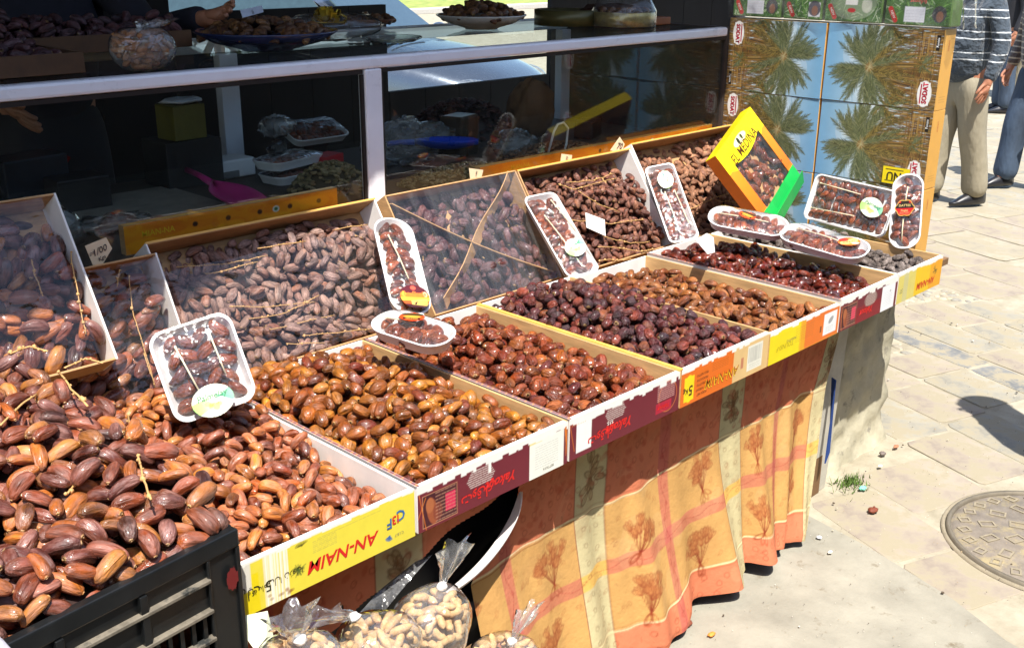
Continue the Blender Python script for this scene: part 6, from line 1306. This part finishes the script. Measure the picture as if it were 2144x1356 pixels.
def bag(lab, c, rx, ry, rz_, neck, tip, n, seed, nm='peanut_bag', group='clear bags of peanuts', cat='bag', plume=.035, dark=False):
    rr = random.Random(seed); c = Vector(c); t = thing(nm, lab, cat, (c.x, c.y, c.z-rz_), group=group); k_, m = 14, 24; g = G(); vs = []; nk = Vector(neck)
    for i in range(k_+1):
        a = math.pi*(1-i/k_); z = math.cos(a)*rz_; q = math.sin(a)**.75 if 0 < i < k_ else 0
        f = sstep(.55, 1.0, i/k_); cen = c+(Vector((0, 0, z))); top_ = nk
        for j in range(m):
            b = 2*math.pi*j/m; s = q*(1+.05*math.sin(3*b+seed)+.035*math.sin(7*b+i*.5+seed)); p_ = cen+Vector((rx*s*math.cos(b), ry*s*math.sin(b), 0)); e = nk+Vector((.007*math.cos(b), .007*math.sin(b), 0))
            vs.append(p_.lerp(e, f*f if i < k_ else 1))
    # plume above the knot
    tp = Vector(tip); d = tp-nk
    for i in range(1, 6):
        for j in range(m): b = 2*math.pi*j/m; w_ = plume*(i/5)**.8*(1+.35*math.sin(5*b+i+seed)); vs.append(nk+d*(i/5)+Vector((w_*math.cos(b), w_*.45*math.sin(b), .006*math.sin(4*b+seed))))
    R_ = k_+6; g.add(vs, [(i*m+j, i*m+(j+1) % m, (i+1)*m+(j+1) % m, (i+1)*m+j) for i in range(R_-1) for j in range(m)]); g.build('bag_film', BAGF, t, True, smooth=True)
    g = G(); g.blob(nk, (.011, .009, .008), 10, 7, .22, rr); g.build('knot', M('white_knot', lin(236, 234, 230), .4), t, True, smooth=True)
    pl = []
    for q in range(n*22):
        if len(pl) >= n*1.35: break
        a = rr.uniform(0, 6.28); b = rr.uniform(-1, .75); s = math.sqrt(max(0, 1-b*b))*.80*rr.uniform(.75, 1)
        p_ = Vector((rx*s*math.cos(a), ry*s*math.sin(a), rz_*b*.80))
        if any((p_-w_).length < .0165 for w_ in pl): continue
        pl.append(p_); o = bpy.data.objects.new('peanut', rr.choice(PNS2 if dark else PNS)); o.location = c-Vector((c.x, c.y, c.z-rz_))+p_; o.rotation_euler = (rr.uniform(0, 6), rr.uniform(-.7, .7), rr.uniform(0, 6)); COL.objects.link(o); o.parent = t
    g = G(); g.blob(c-Vector((0, 0, .01)), (rx*.6, ry*.6, rz_*.58), 12, 8); g.build('peanut_core', M('inner_peanuts', lin(186, 148, 98), .9, var=.4, scale=60), t, True, smooth=True)
    return t
bag('tall knotted clear bag of peanuts in front of the dark opening', at(905, 1308, v=-.12), .080, .065, .078, at(925, 1226, v=-.12), at(955, 1140, v=-.12), 85, 1)
bag('clear bag of peanuts lying left of the tall knotted bag, its tail to the left', at(790, 1352, v=-.16), .078, .065, .055, at(742, 1290, v=-.16), at(668, 1288, v=-.15), 75, 2, plume=.035)
bag('clear bag with crumpled top, leftmost of the peanut bags', at(620, 1395, v=-.18), .075, .06, .055, at(628, 1338, v=-.18), at(608, 1280, v=-.17), 55, 3, plume=.042)
bag('clear knotted bag of peanuts at the bottom, in front of the cloth corner', at(1050, 1385, v=-.12), .085, .07, .048, at(1072, 1342, v=-.12), at(1110, 1272, v=-.12), 60, 4, plume=.03)
bag('clear bag of peanuts standing on the counter top in the shade', at(296, 98, v=1.24), .085, .06, .062, at(292, 62, v=1.24), at(330, 44, v=1.24), 80, 9, plume=.045, dark=True)
zb = 0
stn = thing('display_stand', 'low wooden stand carrying the peanut bags', 'stand', (-.15, -.15, 0))
for k in range(3): g = G(); g.bx(-.55, .12, -.26+k*.075, -.19+k*.075, .405, .425); g.build('slat', TW, stn, True)
for x in (-.5, .07):
    for y in (-.25, -.06): g = G(); g.bx(x, x+.03, y, y+.03, 0, .404); g.build('leg', TW, stn, True)
g = G(); pts = [at(*p, v=v) for p, v in (((502, 1290), -.02), ((560, 1278), -.03), ((572, 1330), -.05), ((578, 1356), -.04), ((535, 1362), -.06), ((505, 1320), -.03))]
c_ = sum(pts, Vector())/6+Vector((0, -.02, 0)); g.add(pts+[c_], [(i, (i+1) % 6, 6) for i in range(6)]); tag(g.build('paper_scrap', M('pale_paper', lin(214, 218, 186), .7, var=.12, scale=30, bmp=.002, bscale=60), solid=.001), 'pale green crumpled paper hanging below the yellow carton corner', 'paper')
goods('white_sack', 'white woven sack edge at the left bottom of the photo beside the crate', 'sack', crump((-.852, -.11, .80), (.10, .12, .165), 22, 16, .05), M('woven_sack', lin(214, 212, 220), .75, var=.08, scale=30, bmp=.0015, bscale=220), True)
# ---------------------------------------------------------------- people
SKIN = M('skin', lin(168, 112, 84), .5, var=.12, scale=14, c2=lin(182, 124, 96)); SHOE = M('black_leather', lin(30, 30, 34), .35, var=.2, coat=.2)
def skin_mesh(name, nodes_, edges, mat, parent, subd=2, root=0):
    me = bpy.data.meshes.new(name); me.from_pydata([n[0] for n in nodes_], edges, []); o = bpy.data.objects.new(name, me); COL.objects.link(o)
    o.modifiers.new('skin', 'SKIN').use_smooth_shade = True
    if not me.skin_vertices: bpy.context.view_layer.update()
    sv = me.skin_vertices[0].data if me.skin_vertices else None
    for i, n in enumerate(nodes_): sv[i].radius = n[1] if isinstance(n[1], tuple) else (n[1], n[1]); sv[i].use_root = (i == root)
    s = o.modifiers.new('sub', 'SUBSURF'); s.levels = subd; s.render_levels = subd
    me.materials.append(mat); o.parent = parent; return o
def person(label, loc, facing, top_mat, leg_mat, shoe_mat=SHOE, belly=.0, cuff=None, hair=lin(40, 36, 34), group=None, cap=None, arm_pose=None, stride=.0, scale=1.0, collar=None):
    """standing figure, +Y is forward"""
    t = thing('person', label, 'person', loc, math.atan2(-facing[0], facing[1]), group); t.scale = (scale,)*3
    B = []; E_ = []
    def nd(p, r): B.append((p, r)); return len(B)-1
    def ch(*ids):
        for a, b in zip(ids, ids[1:]): E_.append((a, b))
    pel = nd((0, 0, .93), (.14, .11)); sp = nd((0, .01, 1.10), (.135, .11)); chs = nd((0, .0, 1.30), (.155, .11)); nb = nd((0, -.01, 1.45), (.065, .06)); nk = nd((0, .005, 1.52), (.052, .055)); jw = nd((0, .035, 1.585), (.062, .075)); hd = nd((0, .02, 1.66), (.076, .092)); cr = nd((0, .005, 1.725), (.06, .075))
    ch(pel, sp, chs, nb, nk, jw, hd, cr)
    hands = []
    for s in (-1, 1):
        P = dict(el=(.265*s, -.035, 1.13), wr=(.275*s, .05, .89)) if not (arm_pose and s in arm_pose) else arm_pose[s]
        sh = nd((.185*s, -.005, 1.405), .058); el = nd(P['el'], .045); wr = nd(P['wr'], (.031, .026)); ch(chs, sh, el, wr)
        W_ = Vector(P['wr']); d = (W_-Vector(P['el'])).normalized(); lat = Vector((0, 1, 0)); lat = (lat-d*lat.dot(d)).normalized(); pa = nd(tuple(W_+d*.055), (.036, .017)); ch(wr, pa)
        for f, (off, L) in enumerate(((-.028, .062), (-.009, .076), (.010, .072), (.028, .056))):
            b0 = W_+d*.085+lat*off; inward = Vector((-s, 0, 0)); k1 = nd(tuple(b0), .0105); k2 = nd(tuple(b0+d*L*.5+inward*.010), .0092); k3 = nd(tuple(b0+d*L*.85+inward*.026), .0082); ch(pa, k1, k2, k3)
        th = nd(tuple(W_+d*.035+lat*.034), .012); th2 = nd(tuple(W_+d*.072+lat*.050), .0105); th3 = nd(tuple(W_+d*.098+lat*.050+Vector((-s*.012, 0, 0))), .009); ch(wr, th, th2, th3)
    for s in (-1, 1):
        y = stride*s; hp = nd((.085*s, 0, .86), .088); kn = nd((.10*s, .02+y*.5, .49), .058); an = nd((.105*s, -.02+y, .10), .04); ft = nd((.11*s, .06+y, .045), .034); ch(pel, hp, kn, an, ft)
    skin_mesh('body', B, E_, SKIN, t)
    # jumper
    J = []; JE = []
    def jn(p, r): J.append((p, r)); return len(J)-1
    a0 = jn((0, .01+belly*.3, .83), (.172, .142)); a1 = jn((0, .02+belly, 1.04), (.180, .148+belly*.6)); a2 = jn((0, .0, 1.28), (.178, .138)); a3 = jn((0, -.012, 1.43), (.11, .09)); JE += [(a0, a1), (a1, a2), (a2, a3)]
    for s in (-1, 1):
        P = dict(el=(.265*s, -.035, 1.13), wr=(.275*s, .05, .89)) if not (arm_pose and s in arm_pose) else arm_pose[s]
        b1 = jn((.19*s, -.005, 1.395), .080); e_ = Vector(P['el']); w_ = Vector(P['wr']); b2 = jn(tuple(e_), .062); b3 = jn(tuple(w_.lerp(e_, .16)), .048); b4 = jn(tuple(w_.lerp(e_, .03)), .043); JE += [(a2, b1), (b1, b2), (b2, b3), (b3, b4)]
    skin_mesh('jumper', J, JE, top_mat, t)
    T_ = []; TE = []
    def tn(p, r): T_.append((p, r)); return len(T_)-1
    c0 = tn((0, .005, 1.0), (.150, .125)); c1 = tn((0, 0, .88), (.158, .13)); TE.append((c0, c1))
    for s in (-1, 1):
        y = stride*s; d1 = tn((.090*s, 0, .76), (.108, .118)); d2 = tn((.10*s, .018+y*.5, .49), (.092, .104)); dm = tn((.104*s, -.004+y*.7, .34), (.085, .10)); d3 = tn((.105*s, -.012+y*.9, .18), (.085, .104)); d4 = tn((.106*s, -.010+y, .045), (.086, .112)); TE += [(c1, d1), (d1, d2), (d2, dm), (dm, d3), (d3, d4)]
    skin_mesh('trousers', T_, TE, leg_mat, t)
    for s in (-1, 1):
        y = stride*s; g = G(); n, m = 10, 12; vs = []
        for i in range(n+1):
            q = i/n; yy = -.075+.285*q; hw = .045*math.sin(math.pi*min(.97, .12+q*.86))**.45*(1+.12*math.sin(q*5)); hh = .075*(1-q)**1.1+.03*math.sin(math.pi*min(1, q+.15))**.6
            for j in range(m): a = 2*math.pi*j/m; vs.append((.11*s+hw*math.cos(a), yy+y-.02, max(.004, .03+(hh)*math.sin(a)) if math.sin(a) > 0 else .004+.026*(1+math.sin(a))))
        g.add(vs, [(i*m+j, i*m+(j+1) % m, (i+1)*m+(j+1) % m, (i+1)*m+j) for i in range(n) for j in range(m)]+[tuple(range(m-1, -1, -1)), tuple(n*m+j for j in range(m))]); g.build('shoe', shoe_mat, t, smooth=True)
    # face
    g = G(); g.tube([(0, .105, 1.672), (0, .128, 1.640), (0, .112, 1.632)], [.008, .013, .008], 8); g.build('nose', SKIN, t, smooth=True, subd=1)
    for s in (-1, 1):
        g = G(); g.blob((.030*s, .098, 1.675), (.012, .008, .007), 8, 6); g.build('eye', M('eye', lin(210, 204, 196), .3), t, smooth=True)
        g = G(); g.blob((.030*s, .1045, 1.675), (.005, .003, .005), 8, 6); g.build('iris', M('iris', lin(40, 28, 20), .3), t, smooth=True)
        g = G(); g.tube([(.014*s, .104, 1.693), (.034*s, .102, 1.698), (.046*s, .090, 1.690)], .0035, 6); g.build('eyebrow', M('brow', hair, .8), t, smooth=True)
        g = G(); g.blob((.078*s, .012, 1.655), (.010, .020, .030), 8, 6); g.build('ear', SKIN, t, smooth=True)
    g = G(); g.tube([(-.024, .094, 1.602), (0, .107, 1.604), (.024, .094, 1.602)], [.004, .007, .004], 6); g.build('mouth', M('lips', lin(140, 80, 70), .5), t, smooth=True)
    g = G(); g.lathe([(.087, .02), (.094, .05), (.088, .085), (.06, .112), (.0, .122)] if not cap else [(.090, .045), (.094, .06), (.092, .10), (.07, .125), (0, .13)], 24, (0, -.004, 1.625), 1.12); g.build('hair' if not cap else 'cap', M('hair', hair, .8, var=.3, scale=80) if not cap else cap, t, smooth=True, solid=.01)
    if collar:
        g = G()
        for s in (-1, 1): g.add([(.012*s, .115, 1.425), (.075*s, .06, 1.455), (.085*s, -.01, 1.50), (.060*s, .03, 1.535), (.030*s, .075, 1.50)], [(0, 1, 2, 3, 4)])
        g.build('shirt_collar', collar, t, solid=.005)
    return t
def striped(name, base, stripe, per, duty, z0, z1, pair=False):
    m, t, p = nodes(name); tc = t.nodes.new('ShaderNodeTexCoord'); sx = t.nodes.new('ShaderNodeSeparateXYZ'); t.links.new(tc.outputs['Object'], sx.inputs[0])
    def ma(op, a, b=None):
        n = t.nodes.new('ShaderNodeMath'); n.operation = op
        for i, x in enumerate((a, b)):
            if x is None: continue
            if isinstance(x, (int, float)): n.inputs[i].default_value = x
            else: t.links.new(x, n.inputs[i])
        return n.outputs[0]
    nz = noise(t, 6, 2, .5, tc.outputs['Object']); z = ma('ADD', sx.outputs[2], ma('MULTIPLY', nz.outputs[0], .02)); f = ma('FRACT', ma('DIVIDE', z, per)); s = ma('LESS_THAN', f, duty)
    if pair: f2 = ma('FRACT', ma('DIVIDE', z, per*3)); s = ma('MULTIPLY', s, ma('GREATER_THAN', f2, .25))
    w_ = ma('MULTIPLY', ma('GREATER_THAN', z, z0), ma('LESS_THAN', z, z1)); s = ma('MULTIPLY', s, w_)
    n2 = noise(t, 200, 2, .5, tc.outputs['Object']); b = mixc(t, maprange(t, n2.outputs[0], .3, .7, 0, .3), base, tuple(x*1.7 for x in base)); t.links.new(mixc(t, s, b, stripe), p.inputs['Base Color']); p.inputs['Roughness'].default_value = .9; p.inputs['Sheen Weight'].default_value = .2
    n3 = noise(t, 9, 3, .6, tc.outputs['Object']); bump(t, p, n3.outputs[0], 1.0, .06); return m
def trouser(name, c, c2=None, **k): return M(name, c, .85, var=.14, scale=5, bmp=.06, bscale=3, stretch=(1.6, 1.6, .6), c2=c2, **k)
JUM = striped('striped_jumper', lin(58, 68, 78), lin(206, 210, 212), .047, .17, .95, 1.385, True); JUM2 = striped('brown_striped_jumper', lin(84, 72, 66), lin(178, 162, 140), .042, .25, .9, 1.4)
KH = trouser('khaki_wool', lin(150, 142, 122)); JN = trouser('blue_denim', lin(46, 56, 70), lin(66, 82, 102))
fm = (-.93*CR.x-.30*.71, -.93*CR.y-.30*.70)
m1 = at(1985, 428, z=0)
person('man in dark grey jumper with white stripes, khaki trousers and black shoes', (m1.x, m1.y, .012), fm, JUM, KH, belly=.035, stride=.11, collar=M('blue_shirt', lin(170, 190, 220), .7))
m2 = at(2142, 398, z=0)
person('man in brown striped jumper and blue jeans at the right edge', (m2.x, m2.y, .012), fm, JUM2, JN, stride=.12, hair=lin(30, 26, 24))
m3 = at(2115, 205, z=0)
person('distant man with white knitted cap and pale moustache', (m3.x, m3.y, .0), (-.6, -.8), M('grey_coat', lin(120, 120, 116), .9), KH, cap=M('white_cap', lin(214, 210, 204), .8))
m4 = at(2092, 235, z=0)
person('distant dark haired man in black jacket', (m4.x, m4.y, 0), (-.5, .6), M('black_coat', lin(34, 34, 40), .8), JN)
# customers standing out of frame beside the camera: their shadow and their reflections in the glass are in the picture
DKC = M('dark_coat', lin(40, 38, 44), .85); PUR = M('plum_coat', lin(84, 50, 80), .85)
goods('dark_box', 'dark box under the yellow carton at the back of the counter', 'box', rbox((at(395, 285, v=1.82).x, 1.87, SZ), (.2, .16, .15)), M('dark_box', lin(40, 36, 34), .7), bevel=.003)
person('customer in dark coat out of frame on the right whose shadow falls on the paving', (2.57, -.64, .012), (-.8, .6), DKC, JN)
person('customer in dark coat standing left of the camera', (-2.05, -1.35, .006), (.5, .8), DKC, JN)
person('customer in plum coat standing behind the camera', (-1.2, -2.15, .006), (.6, .7), PUR, DKC)
person('customer in dark coat standing right of the camera', (-.35, -1.9, .006), (.5, .8), DKC, DKC)
# vendor behind the counter, reaching over his goods
hv = at(455, 38, v=1.78)
person('vendor in dark clothes behind the counter, one hand over the goods', (.36, 2.30, .32), (0, -1), M('vendor_coat', lin(36, 34, 44), .9, var=.3), DKC, arm_pose={-1: dict(el=(-.30, .20, 1.14), wr=(.36-hv.x, 2.30-hv.y-.06, hv.z-.32)), 1: dict(el=(.28, .02, 1.13), wr=(.22, .22, .98))})
# ---------------------------------------------------------------- silver car behind the stall
def car():
    t = thing('parked_car', 'silver car parked behind the stall, bonnet and headlight seen through the counter', 'car', (4.75, 6.75, 0)); d = Vector((.42, -.907, 0)).normalized(); t.rotation_euler = (0, 0, math.atan2(d.y, d.x))
    SIL = M('silver_paint', lin(112, 118, 130), .25, var=.03, metal=.75, coat=1); GL = M('car_glass', lin(60, 80, 84), .05, metal=.2, coat=1); BLK = M('tyre_rubber', lin(26, 26, 26), .8)
    # x forward, y left, z up ; sections: x, half width, sill z, belt z, crown z
    S_ = [(-2.05, .66, .42, .78, .86), (-1.95, .78, .26, .86, .98), (-1.5, .84, .22, .92, 1.0), (-.6, .86, .2, .93, 1.0), (.35, .86, .2, .92, .98), (.75, .85, .2, .90, 1.0), (1.2, .84, .22, .84, .95), (1.65, .80, .24, .74, .86), (1.9, .70, .28, .64, .74), (2.03, .52, .36, .54, .60)]
    g = G(); vs = []; K = 12
    for x, hw, z0, zb_, zc in S_:
        pr = [(0, z0), (hw*.9, z0), (hw, z0+.1), (hw*1.01, (z0+zb_)/2), (hw*.985, zb_-.05), (hw*.90, zb_+.01), (hw*.6, zc-.01), (0, zc)]
        full = pr+[(-y, z) for y, z in pr[-2:0:-1]]; vs += [(x, y, z) for y, z in full]; n = len(full)
    g.add(vs, [(i*n+j, (i+1)*n+j, (i+1)*n+(j+1) % n, i*n+(j+1) % n) for i in range(len(S_)-1) for j in range(n)]+[tuple(range(n)), tuple((len(S_)-1)*n+j for j in range(n-1, -1, -1))]); g.build('body', SIL, t, smooth=True, subd=2)
    g = G(); C_ = [(-1.85, .60, .95), (-1.3, .62, 1.42), (-.3, .64, 1.47), (.25, .62, 1.40), (.85, .68, .96)]; vs = []
    for x, hw, z in C_: vs += [(x, hw*1.12 if z < 1 else hw, z if z > 1 else .90), (x, hw*.6, z+.02), (x, -hw*.6, z+.02), (x, -hw*1.12 if z < 1 else -hw, z if z > 1 else .90)]
    g.add(vs, [(i*4+j, (i+1)*4+j, (i+1)*4+j+1, i*4+j+1) for i in range(4) for j in range(3)]); g.build('roof', SIL, t, smooth=True, subd=1)
    for s in (-1, 1):
        g = G(); g.add([(-1.45, .83*s, .93), (.72, .83*s, .93), (.22, .64*s, 1.37), (-1.2, .64*s, 1.37)], [(0, 1, 2, 3)]); g.build('side_window', GL, t, solid=.01)
        g = G(); g.blob((1.66, .66*s, .64), (.24, .13, .11), 16, 10, R=Matrix.Rotation(-.35*s, 3, 'Z')); g.build('headlight', film('lamp_lens', (.9, .92, .95), 2.5, .2, .004, 60, .03), t, smooth=True)
        g = G(); g.blob((1.64, .66*s, .63), (.19, .10, .08), 12, 8, R=Matrix.Rotation(-.35*s, 3, 'Z')); g.build('lamp_bowl', M('lamp_bowl', lin(200, 196, 180), .15, metal=.9, var=.3, scale=30), t, smooth=True)
        g = G(); g.blob((.70, .95*s, 1.0), (.08, .10, .07), 12, 8); g.build('mirror', SIL, t, smooth=True)
        for x in (-1.3, 1.25):
            w_ = bpy.data.objects.new('wheel', None); COL.objects.link(w_); w_.parent = t; w_.location = (x, .76*s, .31)
            g = G(); g.M = Matrix.Rotation(math.pi/2, 4, 'X'); g.lathe([(.19, -.09), (.29, -.09), (.31, -.06), (.31, .06), (.29, .09), (.19, .09)], 32); g.build('tyre', BLK, w_, smooth=True)
            g = G(); g.M = Matrix.Rotation(math.pi/2, 4, 'X'); g.lathe([(0, -.075), (.06, -.08), (.19, -.07), (.20, .07), (0, .07)], 20); g.build('rim', SIL, w_, smooth=True)
    g = G(); g.add([(.86, -.66, .97), (.86, .66, .97), (.28, .56, 1.40), (.28, -.56, 1.40)], [(0, 1, 2, 3)]); g.M = None; o = g.build('windscreen', GL, t, solid=.01)
    g = G(); g.bx(1.98, 2.04, -.35, .35, .42, .50); g.build('grille', BLK, t, bevel=.01)
    g = G(); g.tube([(.9, -.5, .99), (.93, .1, 1.0)], .008, 6); g.build('wiper', BLK, t)
car()
# ---------------------------------------------------------------- litter on the pavement
for k, (px, py, nm, lab, col, s) in enumerate([(1828, 1068, 'dry_leaf', 'dry brown leaf or peel on the paving near the cloth corner', lin(120, 60, 40), (.022, .014, .008)), (1806, 1022, 'paper_scrap', 'small turquoise wrapper beside the weeds', lin(130, 214, 190), (.016, .012, .006)), (1715, 1125, 'bottle_cap', 'small white disc just right of the cloth hem', lin(226, 224, 226), (.009, .009, .003)),
        (1738, 1156, 'paper_scrap', 'small white scrap below the white disc', lin(226, 222, 210), (.011, .006, .003)), (1490, 1328, 'nut_shell', 'yellow and red peel on the pavement below the cloth hem', lin(214, 140, 60), (.013, .008, .005)), (1843, 976, 'paper_scrap', 'white chip near the foot of the plinth', lin(214, 208, 196), (.011, .008, .004)), (1848, 950, 'pebble', 'dark round pebble near the foot of the plinth', lin(110, 100, 94), (.014, .011, .007)), (1876, 935, 'nut_shell', 'reddish shell fragments by the plinth foot', lin(176, 110, 80), (.016, .008, .004)), (1440, 1306, 'dry_leaf', 'rust brown scrap at the lowest cloth hem corner', lin(130, 70, 50), (.018, .010, .006))]):
    p = at(px, py, z=.012); goods(nm, lab, {'dry_leaf': 'leaf', 'paper_scrap': 'litter', 'bottle_cap': 'cap', 'nut_shell': 'shell', 'pebble': 'pebble'}[nm], crump((p.x, p.y, .014), s, 60+k, 6, .3), M('litter_%d' % k, col, .7, var=.2, scale=80), True)
g = G(); p0 = at(1778, 1012, z=.006); rr = random.Random(8)
for k in range(160):
    a = rr.uniform(0, 6.28); q = abs(rr.gauss(0, .035)); b = p0+Vector((q*math.cos(a)*1.4, q*math.sin(a), 0)); h = rr.uniform(.01, .035); e = b+Vector((rr.uniform(-.015, .015), rr.uniform(-.015, .015), h)); s = Vector((rr.uniform(-1, 1), rr.uniform(-1, 1), 0)).normalized()*.003
    g.add([b-s, b+s, e], [(0, 1, 2)])
tag(g.build('weeds', M('weed_green', lin(86, 112, 44), .8, var=.4, scale=60)), 'small green weeds growing at the foot of the plinth', 'weeds', kind='stuff')
